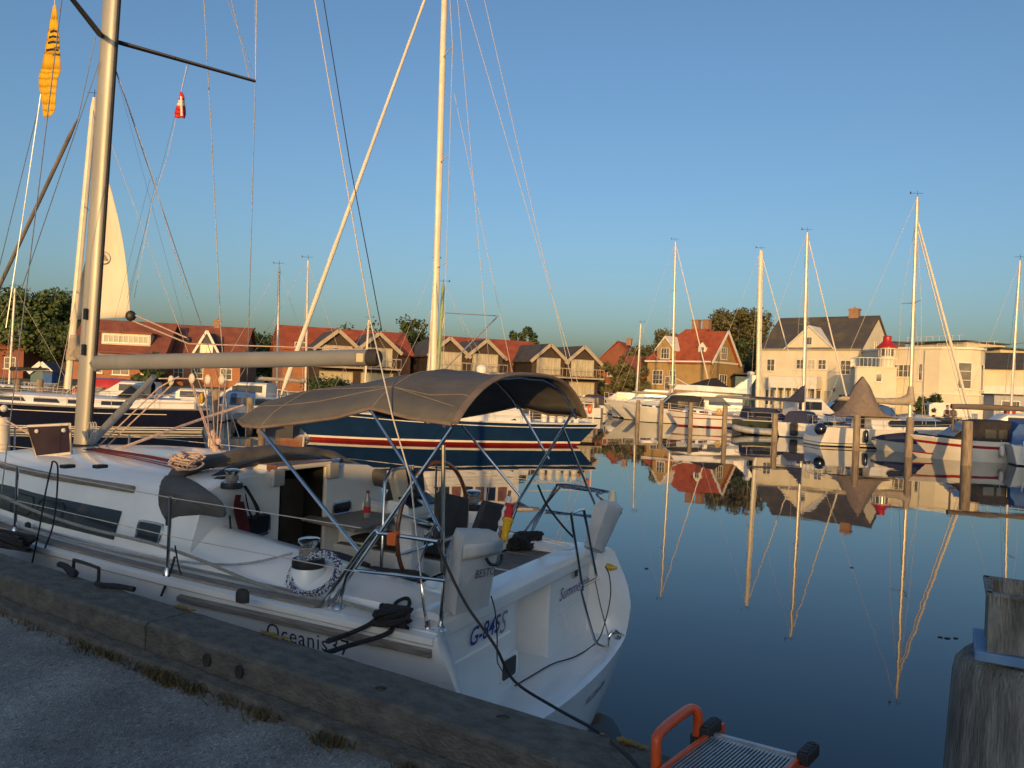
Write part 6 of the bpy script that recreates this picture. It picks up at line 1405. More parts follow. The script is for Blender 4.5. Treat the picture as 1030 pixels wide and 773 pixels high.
# bimini
def arch(x, zc, rise, w=1.1, n=21, p=3.1, dx=.0):
    out = []
    for i in range(n):
        s_ = -1+2*i/(n-1); out.append(Vector((x+dx*(1-abs(s_)**2), BC-w*s_, zc+rise*(1-abs(s_)**p))))
    return out
secs = [(cF.x+.42,cF.z+.04,.13,.86,.06),(cF.x+.36,cF.z+.02,.20,.98,.05),(cF.x+.2,cF.z,.27,1.07,.03),(cF.x,cF.z,.31,1.1,0),(cF.x*.65+cM.x*.35,cF.z*.65+cM.z*.35,.31,1.1,0),(cF.x*.3+cM.x*.7,cF.z*.3+cM.z*.7,.31,1.1,0),(cM.x,cM.z,.29,1.1,0),((cM.x+cR.x)/2,(cM.z+cR.z)/2,.31,1.1,0),(cR.x+.06,cR.z+.01,.34,1.11,0),(cR.x,cR.z,.34,1.11,0)]
rows = []
for i,(x,zc,rs_,w_,dx) in enumerate(secs):
    a = arch(x, zc, rs_, w_, dx=dx)
    for j,v in enumerate(a): v.z += .005*math.sin(j*1.7+i*2.1)*(1 if 0<i<9 else 0) - (.018 if i in (4,5,7) else 0)
    rows.append(a)
m = MB(); m.loft(rows, ringclosed=False); bm_ = m.build('bimini', CANG, Y_, smooth=True, solid=.012)
m = MB()
for i in (8,): m.tube([v+Vector((-.02,0,.012)) for v in rows[9]], .030, 8, oval=.6)
m.tube([v+Vector((.0,0,.0)) for v in rows[0]], .016, 6)
for sd_i in (0,-1): m.tube([r[sd_i] for r in rows], .014, 6)
m.build('bimini_trim', CANTRIM, bm_, smooth=True)
m = MB()
for idx in (1,3,6): m.tube([v+Vector((0,0,.008)) for v in rows[idx]], .0035, 4)
for jj in (2,18): m.tube([r[jj]+Vector((0,0,.009)) for r in rows], .003, 4)
m.tube([rows[6][2]+Vector((0,0,.01)), rows[3][5]+Vector((0,0,.01))],.003,4); m.tube([rows[6][2]+Vector((0,0,.01)), rows[8][1]+Vector((0,0,.01))],.003,4)
m.build('bimini_seam', THREAD, bm_)
for idx in (3,6,8): m = MB(); m.tube([v-Vector((0,0,.022)) for v in rows[idx]], .0125, 8); m.build('bimini_bow', STEEL, bfo, smooth=True)

# ---- folded sprayhood
m = MB(); poly = [(163,475),(160,492),(157,508),(167,529),(172,521),(190,523),(199,516),(224,523),(231,519),(225,504),(212,495),(198,485),(184,478)]
cen = bl(188,497,y=1.17)
ring0 = []
for k,(px,py) in enumerate(poly):
    depth = 1.16 + .03*math.sin(k*2.2) if py > 490 else .98
    ring0.append(bl(px,py,y=depth))
mids = [cen.lerp(v,.6)+Vector((0,.04+.055*math.sin(i*2.6),.0)) for i,v in enumerate(ring0)]
c2 = cen+Vector((0,.06,0)); n_ = len(ring0); vs = ring0+mids+[c2]; fs = [(i,(i+1)%n_,n_+(i+1)%n_,n_+i) for i in range(n_)]+[(n_+i,n_+(i+1)%n_,2*n_) for i in range(n_)]
m.add(vs, fs); shd = m.build('sprayhood', CANG, Y_, smooth=True, solid=.018, subd=1)
m = MB()
def roll(path, r, seed, n=10):
    pts = smooth_path(path,6); rn = random.Random(seed); rings = []; ph = rn.random()*6
    for i,p in enumerate(pts):
        k = i/(len(pts)-1); ring = []
        for j in range(n):
            a = 2*math.pi*j/n; rr = r*(1+.22*math.sin(a*3+ph+i*.5)+.12*math.sin(i*1.3+a))*(1-.5*abs(2*k-1)**5); ring.append(p+Vector((math.cos(a)*rr*1.6*(1), 0, math.sin(a)*rr)) if abs(path[0][1]-path[-1][1]) > .6 else p+Vector((0,math.cos(a)*rr, math.sin(a)*rr)))
        rings.append(ring)
    return rings
m.loft(roll([(3.0,1.10,1.70),(3.0,.9,1.86),(3.0,.5,1.93),(2.95,0,1.96),(2.9,-.5,1.93),(2.8,-.85,1.85),(2.6,-1.05,1.72)], .065, 3)); m.build('hood_roll', CANG, shd, smooth=True, subd=1)
m = MB(); m.loft(roll([(2.65,-1.02,1.70),(2.35,-1.10,1.66),(2.05,-1.12,1.58),(1.85,-1.15,1.42)], .10, 5)); m.build('hood_roll', CANG, shd, smooth=True, subd=1)
m = MB(); m.loft(roll([(2.75,.98,1.74),(2.72,.5,1.90),(2.70,.0,1.93),(2.66,-.45,1.90)], .028, 9)); m.build('hood_bow', BLK, shd, smooth=True)
m = MB(); m.tube([bl(231,519,y=1.16), bl(232,532,y=1.14)],.008,6); m.tube([bl(168,520,y=1.2), bl(168,529,y=1.21)],.012,6); m.build('hood_strap', BLK, shd)

# ---- stern ladder
m = MB(); la = [bl(577,600,x=-.16)+Vector((0,0,-.0)), bl(573,570,x=-.15), bl(561,522,x=-.10), bl(563,517,x=-.10), bl(574,512,x=-.10), bl(577,516,x=-.10), bl(583,560,x=-.12), bl(588,590,x=-.14)]
la = [bl(582,594,x=-.14), bl(574,560,x=-.12), bl(563,520,x=-.10), bl(566,515,x=-.10), bl(585,512,x=-.09), bl(589,518,x=-.09), bl(594,556,x=-.11), bl(598,582,x=-.13)]
la = [bl(586,594,x=-.14), bl(581,560,x=-.12), bl(575,521,x=-.10), bl(577,516,x=-.10), bl(586,513,x=-.09), bl(588,517,x=-.09), bl(594,550,x=-.10), bl(600,580,x=-.12)]
m.tube(smooth_path(la,3),.012,8); m.tube([bl(586,590,x=-.14), bl(602,581,x=-.12)],.013,8)
m.tube(smooth_path([bl(584,592,x=-.14), bl(589,612,x=-.17), bl(596,637,x=-.2), bl(601,648,x=-.22), bl(612,651,x=-.22)],4),.011,8); m.tube([bl(598,582,x=-.12), bl(604,610,x=-.14), bl(612,640,x=-.2)],.006,8)
m.tube(smooth_path([bl(612,653,z=.45), bl(613,640,x=-.26), bl(618,634,x=-.26), bl(622,637,x=-.24)],4),.012,8); m.lathe(bl(613,653,z=.44),[(.035,0),(.03,.012),(.014,.03)],10); m.box(bl(621,641,x=-.24),(.05,.05,.03))
m.build('stern_ladder', STEEL, Y_, smooth=True)
# cleats
m = MB()
for (px,py) in ((402,622),(390,628)):
    q = bl(px,py,z=1.20); m.tube([q+Vector((-.07,0,.045)), q+Vector((.07,0,.045))],.011,8); m.tube([q+Vector((-.03,0,0)), q+Vector((-.03,0,.045))],.011,8); m.tube([q+Vector((.03,0,0)), q+Vector((.03,0,.045))],.011,8)
m.build('cleat', STEEL, Y_, smooth=True)
for (px,py) in ((244,598),(28,528),(115,541)):
    q = bl(px,py,z=1.27); m = MB(); s_ = .62 if px > 200 else .4
    m.loft([[q+Vector((math.cos(a*math.pi/5)*.085*s_*k, math.sin(a*math.pi/5)*.05*s_*k, h)) for a in range(10)] for k,h in ((1,-.05),(1,.01),(.7,.05*s_),(.2,.06*s_))]); m.build('fairlead', RUB, Y_, smooth=True)
# white deck ball and locker seen at the left edge
m = MB(); m.tube([bl(3,455,y=-1.2), bl(3,420,y=-1.2)],.09,10); m.ball(bl(4,411,y=-1.2),.055,10); m.build('bow_locker', CREAM, Y_, smooth=True)

# ================================================================ LOOSE THINGS ON AND AROUND THE YACHT (world coordinates)
def rope(name, pts, r, mat, label, cat='rope', n=6, group=None, smooth=5):
    m = MB(); m.tube(smooth_path(pts, smooth), r, n); o = m.build(name, mat, smooth=True); return tag(o, label, cat, group)
Wb = lambda px,py,**k: wp(bl(px,py,**k))
# rescue sling bags
def bag(px_pts, label, text, th, face_x, depthv):
    t = thing('rescue_bag', wp((face_x,1.1 if text else -1.1,1.2)), math.pi-HA, label, 'bag')
    lo2 = lambda p: p - Vector((face_x, 1.1 if text else -1.1, 1.2))
    f = [lo2(p) for p in px_pts]; return t, f
bo = Vector((0,1.1,1.2)); t = thing('rescue_bag', wp(bo), math.pi-HA, 'white rescue sling bag lettered BESTO hanging on the near stern rail', 'bag')
fr = [bl(463,547,x=-.02), bl(502,540,x=-.06), bl(492,611,x=-.02), bl(456,620,x=.04), bl(446,612,x=.10), bl(456,556,x=.12)]
TLf, TRf, BRf, BLf = bl(465,548,x=-.06), bl(503,543,x=-.08), bl(491,610,x=-.04), bl(458,619,x=-.02)
TLb, BLb = bl(455,540,x=.12), bl(444,607,x=.14); TRb = TRf+Vector((.16,-.02,0)); BRb = BRf+Vector((.16,-.02,0))
m = MB(); rings = []
for k in range(8):
    q = k/7; s_ = 1+.05*math.sin(q*5); a = TLf.lerp(BLf,q)-bo; b = TRf.lerp(BRf,q)-bo; c = TRb.lerp(BRb,q)-bo; d = TLb.lerp(BLb,q)-bo; bul = Vector((-.018*math.sin(math.pi*q)-.004*math.sin(q*21),0,0))
    rings.append([a, a.lerp(b,.33)+bul*1.3, a.lerp(b,.66)+bul, b, b.lerp(c,.5), c, c.lerp(d,.5), d, d.lerp(a,.5)+Vector((0,.012,0))])
top_ = [p+Vector((0,0,.03)) for p in rings[0]]; cent = sum(top_, Vector())/9
rings = [[p.lerp(cent,.6)+Vector((0,0,.035)) for p in top_], [p.lerp(cent,.15)+Vector((0,0,.02+.01*math.sin(i*2))) for i,p in enumerate(top_)]] + rings
m.loft(rings); bgo = m.build('body', WBAG, t, smooth=True)
m = MB(); 
fl_ = []
for k in range(4): q = k/3*.20; fl_.append([ (TLf.lerp(BLf,q)-bo)+Vector((-.02,.01,.0)), (TLf.lerp(BLf,q).lerp(TRf.lerp(BRf,q),.5)-bo)+Vector((-.035,0,0)), (TRf.lerp(BRf,q)-bo)+Vector((-.02,-.01,0)) ])
m.loft(fl_, ringclosed=False); m.build('flap', WBAG, t, smooth=True, solid=.01)
hq = [TLf.lerp(TRf,k)-bo for k in (.52,.58,.72,.88,.94)]; m = MB(); m.tube(smooth_path([hq[0]+Vector((-.03,0,-.10)), hq[1]+Vector((-.045,0,-.135)), hq[2]+Vector((-.05,0,-.145)), hq[3]+Vector((-.045,0,-.13)), hq[4]+Vector((-.03,0,-.09))],4),.011,6); m.build('handle', BLK, t, smooth=True)
ctr = (TLf+TRf+BRf+BLf)/4-bo; ux = (TRf-TLf).normalized(); uy = (TLf-BLf).normalized(); n_ = ux.cross(uy)
if n_.x > 0: n_ = -n_
tm = MB(); text_mb(tm, 'BESTO', .075, ctr+ux*.035-uy*.0+Vector((-.034,0,0)), ux, uy, depth=.0, shear=.15, spacing=1.1); tm.build('lettering', TEXTK, t)
bo2 = Vector((-.05,-1.1,1.25)); t = thing('rescue_bag', wp(bo2), math.pi-HA, 'white rescue sling bag leaning outboard on the far stern rail, top lit by the sun', 'bag')
A1,A2,A3,A4 = [bl(*p,x=-.10)-bo2 for p in ((611,509),(627,512),(606,557),(597,551))]; m = MB(); rings = []
for k in range(7):
    q = k/6; a = A1.lerp(A4,q); b = A2.lerp(A3,q); w_ = .12*(1-.25*q); rings.append([a, (a+b)/2+Vector((-.03,0,0)), b, b+Vector((w_,0,0)), (a+b)/2+Vector((w_+.02,0,0)), a+Vector((w_,0,0))])
ce = sum(rings[0],Vector())/6; rings = [[p.lerp(ce,.5)+Vector((0,0,.05)) for p in rings[0]]]+rings
m.loft(rings); m.build('body', WBAG, t, smooth=True)
m = MB(); m.tube(smooth_path([A2+Vector((.02,0,-.04)),A2+Vector((.05,-.03,-.06)),A2+Vector((.09,0,-.04))],4),.01,6); m.build('handle', BLK, t, smooth=True)
m = MB(); q = bl(616,500,x=-.02); m.lathe(q-bo2-Vector((0,0,.05)),[(.035,0),(.04,.02),(.034,.08),(.02,.11)],10); m.build('strobe_light', CREAM, t, smooth=True)
# ensign rolled on its staff
ft_, fb_2 = bl(513,498,x=0), bl(503,545,x=0); t = thing('ensign', wp(bl(500,548,x=0)), math.pi-HA, 'rolled up flag with red and gold cloth on a wooden staff at the stern', 'flag'); o_ = bl(500,548,x=0)
m = MB(); m.tube([bl(499,552,x=0)-o_, bl(513,494,x=0)-o_],.012,8); m.build('staff', VARN, t, smooth=True)
sg = [((511,499),(514,503),(507,520),(503,522),WHF),((514,508),(516,522),(510,530),(506,520),REDF),((516,520),(514,532),(507,545),(503,541),(507,527),GOLDF)]
for k, (a,b,mat_,ra,rb) in enumerate([((511,501),(508,520),BLK,.022,.035),((512,507),(509,525),REDF,.024,.036),((510,522),(505,545),GOLDF,.036,.020)]):
    m = MB(); p0_ = bl(*a,x=-.02-.02*k)-o_; p1_ = bl(*b,x=-.02-.02*k)-o_; N_ = 8
    if k == 0: p0_ = bl(512,500,x=0)-o_; p1_ = bl(505,530,x=0)-o_; ra, rb = .018, .03
    m.tube([p0_.lerp(p1_,i/N_)+Vector((0,-.02*(k>0),0)) for i in range(N_+1)],[ra+(rb-ra)*i/N_+.006*math.sin(i*2) for i in range(N_+1)],9); m.build('cloth', WHF if k==0 else mat_, t, smooth=True)
# orange tag
m = MB(); q = [bl(*p,y=1.47) for p in ((390,537),(399,537),(398,549),(390,548))]; m.prism([wp(v) for v in q], PT*.01); m.prism([wp(v) for v in [bl(*p,y=1.47) for p in ((390.5,536),(398,536),(398,539),(390.5,539))]], PT*(-.05)); tag(m.build('berth_tag', ORGT), 'small orange berth tag hooked over the stern rail', 'tag')
# bottle
q = bl(369,521,z=1.362); t = thing('bottle', wp(q), 0, 'clear plastic drink bottle with red cap standing on the cockpit table', 'bottle')
m = MB(); m.lathe((0,0,0),[(.03,0),(.034,.02),(.034,.10),(.030,.12),(.034,.14),(.033,.17),(.016,.215),(.014,.235)],14); m.build('body', pm('clear_plastic',(.35,.37,.38),(.25,.27,.28),9,.1), t, smooth=True)
m = MB(); m.lathe((0,0,.05),[(.0352,0),(.0352,.06)],14); m.build('label_band', REDF, t, smooth=True); m = MB(); m.lathe((0,0,.235),[(.017,0),(.017,.022),(.012,.025)],12); m.build('cap', REDP, t, smooth=True)
m = MB(); q = bl(361,511,z=1.365); m.lathe(wp(q),[(.05,0),(.055,.008),(.05,.01)],16); tag(m.build('saucer', GEL, smooth=True), 'small white plate lying on the cockpit table', 'plate')
# coiled sheet round the port winch
cq = wq+Vector((0,0,-.02)); loops = []
m = MB()
for k in range(3):
    pts = []
    for i in range(32):
        a = 2*math.pi*i/32; px = 324+math.cos(a)*(26-k*2.4)+k*.8; py = 577+math.sin(a)*(20-k*2.0)-.22*(math.cos(a)*26)
        zz = 1.30 + .14*(-math.sin(a))*.9; v = bl(316+math.cos(a)*(27-k*2.6), 578+math.sin(a)*(22-k*2.6)-math.cos(a)*7, y=1.29-.09*(-math.sin(a))+.008*k)
        pts.append(wp(v))
    m.tube(pts,.011,6,closed=True)
tag(m.build('sheet_coil', ROPEB, smooth=True), 'blue flecked white rope looped round the near primary winch', 'rope')
# red coil and black loops on the cabin bulkhead
m = MB()
for k in range(4): m.tube(smooth_path([Wb(238+k*1.2,498,x=2.42), Wb(236+k*1.5,512,x=2.40), Wb(240+k*2,530,x=2.38), Wb(245+k*1.6,538,x=2.38), Wb(246+k*1.2,528,x=2.38), Wb(241+k,505,x=2.4)],4),.009,5)
tag(m.build('halyard_coil', ROPER, smooth=True), 'dark red rope coil hanging from the near cabin winch', 'rope')
m = MB()
for k in range(3): m.tube(smooth_path([Wb(245+k,489,x=2.42), Wb(252+k,500,x=2.40), Wb(258+k*1.5,514,x=2.39), Wb(254+k,522,x=2.39), Wb(250,512,x=2.40), Wb(247,497,x=2.41)],4),.006,5)
tag(m.build('line_coil', ROPEK, smooth=True), 'thin black line hanging in loops beside the red coil', 'rope')
# genoa sheet, flecked, and webbing jackline along the side deck
dz = lambda x: sidept(x).z
rope('genoa_sheet', [wp((x,y,z)) for x,y,z in ((9.0,.35,1.42),(6.5,1.22,1.36),(4.9,1.36,1.30),(3.8,1.42,1.27),(2.6,1.40,1.26),(1.9,1.30,1.30),(wq.x+.1,wq.y+.06,wq.z+.09))], .0085, ROPEW, 'pale flecked sheet running along the side deck to the winch')
rope('spring_line', [Wb(-20,492,y=1.46), Wb(0,499,y=1.47), Wb(40,516,y=1.47), Wb(90,532,y=1.48), Wb(150,546,y=1.48), Wb(200,563,y=1.46), Wb(250,584,y=1.44), Wb(300,600,y=1.42), Wb(345,606,y=1.40), Wb(395,622,z=1.23)], .0135, ROPEG, 'grey beige mooring rope running along the side of the cabin')
rope('tackle_rope', [Wb(64,470,y=.6), Wb(72,466,y=.5), Wb(110,455,y=.2), Wb(160,437,y=-.3), Wb(205,421,y=-.9), Wb(245,408,y=-1.35)], .017, ROPEP, 'pale rope stretched from the coachroof up to the bimini front')
rope('guard_rope', [Wb(-6,416,y=.3), Wb(30,437,y=.25), Wb(62,457,y=.2)], .010, ROPEP, 'pale thin rope slanting down to the coachroof at the left edge')
# quay ropes
rope('mooring_line', [wp((.47,1.40,1.24)), Wb(372,628,z=1.2), Wb(345,640,z=1.12), Wb(330,645,z=1.28)], .016, ROPEK, 'upper of two black mooring lines from the cleat knot to the quay')
rope('mooring_line', [wp((.42,1.42,1.22)), Wb(392,636,z=1.18), Wb(350,650,z=1.16), Wb(325,658,z=1.20)], .016, ROPEK, 'lower of two black mooring lines from the cleat knot to the quay')
m = MB(); rn = random.Random(5); c0 = wp(bl(395,620,z=1.26)); pts = []
for i in range(60): pts.append(c0+Vector((math.sin(i*1.7)*.10+rn.uniform(-.02,.02), math.cos(i*1.3)*.06+rn.uniform(-.02,.02), math.sin(i*.9)*.045)))
m.tube(smooth_path(pts,3),.013,5); m.tube(smooth_path([c0, Wb(398,607,y=1.3), Wb(408,602,y=1.2), Wb(412,606,y=1.2), Wb(409,618,y=1.35)],4),.013,6); tag(m.build('mooring_knot', ROPEK, smooth=True), 'tangle of black mooring rope on the near stern cleat', 'rope')
m = MB(); rn = random.Random(8); c0 = wp(bl(528,546,z=1.27)); pts = []
for i in range(70): pts.append(c0+FW*(math.sin(i*1.7)*.08+rn.uniform(-.02,.02))+PT*(math.cos(i*1.3)*.19+rn.uniform(-.02,.02))+Vector((0,0,math.sin(i*.9)*.05+.02)))
m.tube(smooth_path(pts,3),.019,5); tag(m.build('rope_heap', ROPEK, smooth=True), 'heap of black rope on the aft deck behind the flag', 'rope')
m = MB()
c0 = bl(430,597,z=1.16)
m.tube(smooth_path([bl(384,592,z=1.15), bl(410,596,z=1.16), bl(435,600,z=1.16), bl(450,603,z=1.16)],4),.035,7); m2 = MB(); m2.tube([wp(p) for p in smooth_path([bl(382,590,z=1.2), bl(405,595,z=1.2), bl(430,600,z=1.19), bl(452,606,z=1.18)],4)],.035,7); tag(m2.build('boat_hook_cover', CUSH, smooth=True), 'long black rolled cover lying on the near aft seat', 'cover')
rope('shore_cable', [Wb(457,540,y=1.15), Wb(441,545,y=1.43), Wb(452,575,y=1.5), Wb(470,610,y=1.5), Wb(498,650,y=1.45), Wb(517,685,y=1.3), onz(560,713,.95), onz(600,735,1.16), onz(622,752,1.345), onz(640,770,1.34), onz(648,785,1.34)], .0085, RUB, 'thick black shore power cable from the stern rail across to the quay', 'cable')
rope('thin_cable', [Wb(494,600,x=.0), Wb(498,615,x=0), Wb(500,640,x=0), Wb(500,660,x=0), Wb(501,668,x=.02), Wb(506,676,x=.05)], .0045, RUB, 'thin black cable hanging from the lettered bag', 'cable')
rope('power_lead', [Wb(609,570,x=.0), Wb(613,580,x=-.1), Wb(614,600,x=-.16), Wb(608,628,x=-.2), Wb(600,646,z=.485), Wb(580,660,z=.48), Wb(556,668,z=.48), Wb(535,680,z=.48), Wb(518,690,z=.48)], .0055, RUB, 'black lead from the yellow plug trailing across the stern platform', 'cable')
rope('boarding_line', [Wb(524,500,y=-1.38), Wb(520,512,y=-1.2), Wb(508,545,y=-.6)], .006, ROPEK, 'thin black line hanging from the far bimini tube')
rope('spare_line', [Wb(541,488,y=-1.3), Wb(550,508,y=-1.35), Wb(565,528,y=-1.38), Wb(577,541,y=-1.38)], .010, ROPEK, 'black line looping along the far stern rail')
rope('dock_line', [Wb(53,463+1,y=1.52), Wb(46,495,y=1.54), Wb(40,530,y=1.56), Wb(32,568,y=1.60)], .007, ROPEK, 'left strand of black line hung from the lifeline to the quay handle', n=5)
rope('dock_line', [Wb(54,463+1,y=1.52), Wb(58,470,y=1.52), Wb(57,500,y=1.53), Wb(53,530,y=1.55), Wb(45,552,y=1.58)], .007, ROPEK, 'right strand of black line looped from the lifeline', n=5)
rope('stanchion_line', [Wb(176,549,y=1.50), Wb(181,575,y=1.52), Wb(190,589,y=1.52), Wb(196,590,y=1.52)], .006, ROPEK, 'thin black line tied round the stanchion', n=5)
rope('stanchion_strap', [Wb(176,560,y=1.50), Wb(170,580,y=1.56), Wb(162,600,y=1.64)], .009, ROPEK, 'black strap from the stanchion down to the quay beam', n=5)
m = MB(); rn = random.Random(15); c0 = wp(bl(8,543,z=1.30)); pts = [c0+FW*(math.sin(i*1.7)*.28+rn.uniform(-.03,.03))+PT*(math.cos(i*1.3)*.05)+Vector((0,0,math.sin(i*.9)*.05)) for i in range(50)]
m.tube(smooth_path(pts,3),.016,5); tag(m.build('rope_heap', ROPEK, smooth=True), 'heap of black rope on the toe rail at the left edge', 'rope')
m = MB(); rn = random.Random(19); c0 = wp(bl(187,464,z=1.95)); pts = [c0+FW*(math.sin(i*1.7+i*i*.05)*.12+rn.uniform(-.04,.04))+PT*(math.cos(i*1.3)*.10)+Vector((0,0,math.sin(i*.9)*.05+rn.uniform(-.02,.02))) for i in range(50)]
m.tube(smooth_path(pts,3),.008,5); tag(m.build('rope_heap', ROPEP, smooth=True), 'sunlit heap of pale rope on the coachroof beside the folded hood', 'rope')
m = MB(); rn = random.Random(20); c0 = wp(bl(361,487,y=-1.1)); pts = [c0+FW*(math.sin(i*1.7)*.10)+PT*(math.cos(i*1.3)*.05)+Vector((0,0,math.sin(i*.9)*.07)) for i in range(30)]
m.tube(smooth_path(pts,3),.012,5); tag(m.build('rope_heap', ROPEW, smooth=True), 'grey rope ends by the far cabin winch', 'rope')
m = MB(); c0 = wp(bl(94,436,y=.12)); 
for k in range(3): m.tube([c0+FW*(.035*math.cos(a*math.pi/7)+.012*k-.02)+PT*.02*k+Vector((0,0,.10*math.sin(a*math.pi/7)+.02)) for a in range(14)],.007,5,closed=True)
tag(m.build('mast_coil', ROPEW, smooth=True), 'white rope coil hanging on the mast just above the deck', 'rope')
# pennant and courtesy flag
pn_pts = [(55,5),(51,20),(44,55),(40,85),(43,92),(43,112),(44,118),(51,113),(54,108),(57,85),(60,70),(58,35),(57,10)]
fpl = 1.0
def flag_cloth(name, rows_px, y, mat, label, cat, wav=.03, mats=None, midx=None):
    m = MB(); g = []
    for i,(l,r_,py) in enumerate(rows_px):
        row = []
        for j in range(7):
            k = j/6; v = bl(l+(r_-l)*k, py, y=y); v.y += wav*math.sin(j*1.6+i*.25); row.append(wp(v))
        g.append(row)
    for i in range(len(g)-1): m.loft([g[i],g[i+1]], (midx[i] if midx else 0), ringclosed=False)
    o = m.build(name, mats or mat, smooth=True, solid=.004); return tag(o, label, cat)
yf = flag_cloth('pennant', [(54.5,56.5,6),(51,57.5,20),(49,58.5,32),(47.5,59,42),(45.5,59.5,55),(42.5,60,70),(41,59,74),(40,56.5,80),(40,56,88),(42,55.5,95),(43.2,55,105),(43.5,54.5,112),(44,50,118)], 1.0, YEL, 'long yellow pennant with black lettering, hanging limp from the spreader', 'flag', wav=.010)
em = MB()
for (py,l,r_) in ((31.5,51,58),(37,49.5,58.3),(42.5,48.5,58.6),(50,46.8,59)):
    q = []
    for k in (0,.5,1): v = bl(l+(r_-l)*k, py-1.2*math.sin(k*3), y=1.08); q.append(v)
    for k in (1,.5,0): v = bl(l+(r_-l)*k, py+2.2-1.2*math.sin(k*3), y=1.08); q.append(v)
    em.prism([wp(v)-yf.location for v in q], PT*.004)
em.build('emblem', BLK, yf)
m = MB(); m.tube([bl(55,0,y=1.0), bl(55,6,y=1.0)],.005,4); m.tube([bl(41,95,y=1.0), bl(22,225,y=1.0), bl(6,330,y=1.1)],.004,4); m.build('flag_halyard', WIRE, Y_)
df = flag_cloth('courtesy_flag', [(181.6,183,93),(181,185,97),(180,185,101),(179.5,185,104),(178.5,185.5,107),(177.5,185.8,111),(176.5,185.8,115),(177,184.8,119)], -.45, None, 'small red flag with white cross hanging under the spreader', 'flag', wav=.015, mats=[REDF,WHF], midx=[0,0,1,1,0,0,0])
em = MB(); q = [bl(*p,y=-.40) for p in ((181.5,97),(183,97),(184,117),(182,117))]; em.prism([wp(v)-df.location for v in q], PT*.006); em.build('cross', WHF, df)
m = MB(); m.tube([bl(188,66,y=-.45), bl(182,93,y=-.45)],.004,4); m.tube([bl(177,119,y=-.45), bl(168,160,y=-.5), bl(154,198,y=-.5), bl(135,300,y=-.6)],.0035,4); m.build('flag_halyard', WIREP, Y_)

# ================================================================ QUAY EDGE
def qpt(s, off, z): p = QA + QD*s + QN*off; return Vector((p.x, p.y, z))   # s along the quay to the left, off>0 towards the water
# capping beam, several timbers butted together
BW, BH = .30, .195
js = [-9,-3.2,1.02,5.3,9.6,14.2]
js = [-9,-4.2,1.55,6.2,10.8,15.5]
for i,(s0,s1) in enumerate(zip(js[:-1],js[1:])):
    m = MB(); n_ = int((s1-s0)/.12); rn = random.Random(40+i); rings = []
    for k in range(n_+1):
        s = s0+.006+(s1-s0-.012)*k/n_; e = [rn.uniform(-.006,.006) for _ in range(8)]
        e = [v*.6 for v in e]; rings.append([qpt(s,-BW+e[0],zq-.0), qpt(s,-BW-.002+e[1],zq+BH-.016), qpt(s,-BW+.014+e[2],zq+BH+.001+e[3]*.4), qpt(s,-BW*.5,zq+BH+e[4]*.6), qpt(s,-.015+e[5],zq+BH+e[6]*.5), qpt(s,.0+e[7],zq+BH-.018), qpt(s,.0,zq-.35), qpt(s,-BW+.01,zq-.35)])
    m.loft(rings); o = m.build('quay_beam', QUAYW, smooth=True)
    tag(o, ['weathered quay beam timber right of the yacht stern cable','long quay beam timber beside the yacht stern','quay beam timber left of the joint with two bolt holes','quay beam timber alongside the cabin windows, at the left edge','quay beam timber beyond the left edge of the view'][i], 'beam', 'quay edge timbers')
    if i == 1:
        h = MB()
        for (px,py) in ((243,652),(271,664)):
            q = onz(px,py,zq+.12); pr = (q-QA).dot(QD); c = qpt(pr,-BW-.012,zq+.115)
            ring = lambda r_, d_: [c+QD*(r_*math.cos(a*math.pi/8))+Vector((0,0,r_*math.sin(a*math.pi/8)))-QN*d_ for a in range(16)]
            h.loft([ring(.030,0),ring(.030,.006),ring(.021,.006),ring(.019,-.008)],0); 
        h.build('bolt', RUB, None) if False else None
        ho2 = MB()
        for (px,py) in ((243,652),(271,664)):
            q = onz(px,py,zq+.12); pr = (q-QA).dot(QD); c = qpt(pr,-BW-.008,zq+.115)-o.location
            ring = lambda r_, d_: [c+QD*(r_*math.cos(a*math.pi/8))+Vector((0,0,r_*1.15*math.sin(a*math.pi/8)))-QN*d_ for a in range(16)]
            ho2.loft([ring(.030,0),ring(.029,.008),ring(.020,.006),ring(.018,.002)],0)
        ho2.build('bolt_hole', RUB, o, smooth=True)
    if i in (1,2):
        lm = MB(); rn2 = random.Random(60+i)
        spots_ = [(700,18,.0),(210,0,0)] 
        for (px,py,w_) in (((296,633,.10),(640,742,.08)) if i == 1 else ((200,608,.06),)):
            c = onz(px,py,zq+BH)
            for k in range(26):
                a = rn2.uniform(0,6.3); r_ = abs(rn2.gauss(0,w_*.5)); q = c+QD*(r_*math.cos(a)*1.6)+QN*(r_*math.sin(a)*.5); pr = (q-QA).dot(QD); of = max(-BW+.03,min(-.02,(q-QA).dot(QN)))
                p_ = qpt(pr, of, zq+BH+.006+.0004*k)-o.location; s_ = rn2.uniform(.008,.024); lm.poly([p_+Vector((s_*math.cos(b*math.pi/3)*rn2.uniform(.7,1.2), s_*math.sin(b*math.pi/3)*rn2.uniform(.7,1.2), 0)) for b in range(6)])
        lm.build('lichen', pm('lichen%d'%i,(.34,.19,.02),(.24,.15,.03),20,.9), o)
# lower kerb strip between beam and asphalt
m = MB(); n_ = 120; rings = []
rn = random.Random(77)
for k in range(n_+1):
    s = -6+20*k/n_; e = rn.uniform(-.005,.005); rings.append([qpt(s,-BW-.012,zq-.02), qpt(s,-BW-.012,zq+.055+e), qpt(s,-BW-.07+e,zq+.045+e), qpt(s,-BW-.085+e,zq-.02)])
m.loft(rings); tag(m.build('kerb_plank', QUAYW, smooth=False), 'narrow low plank along the foot of the quay beams', 'plank')
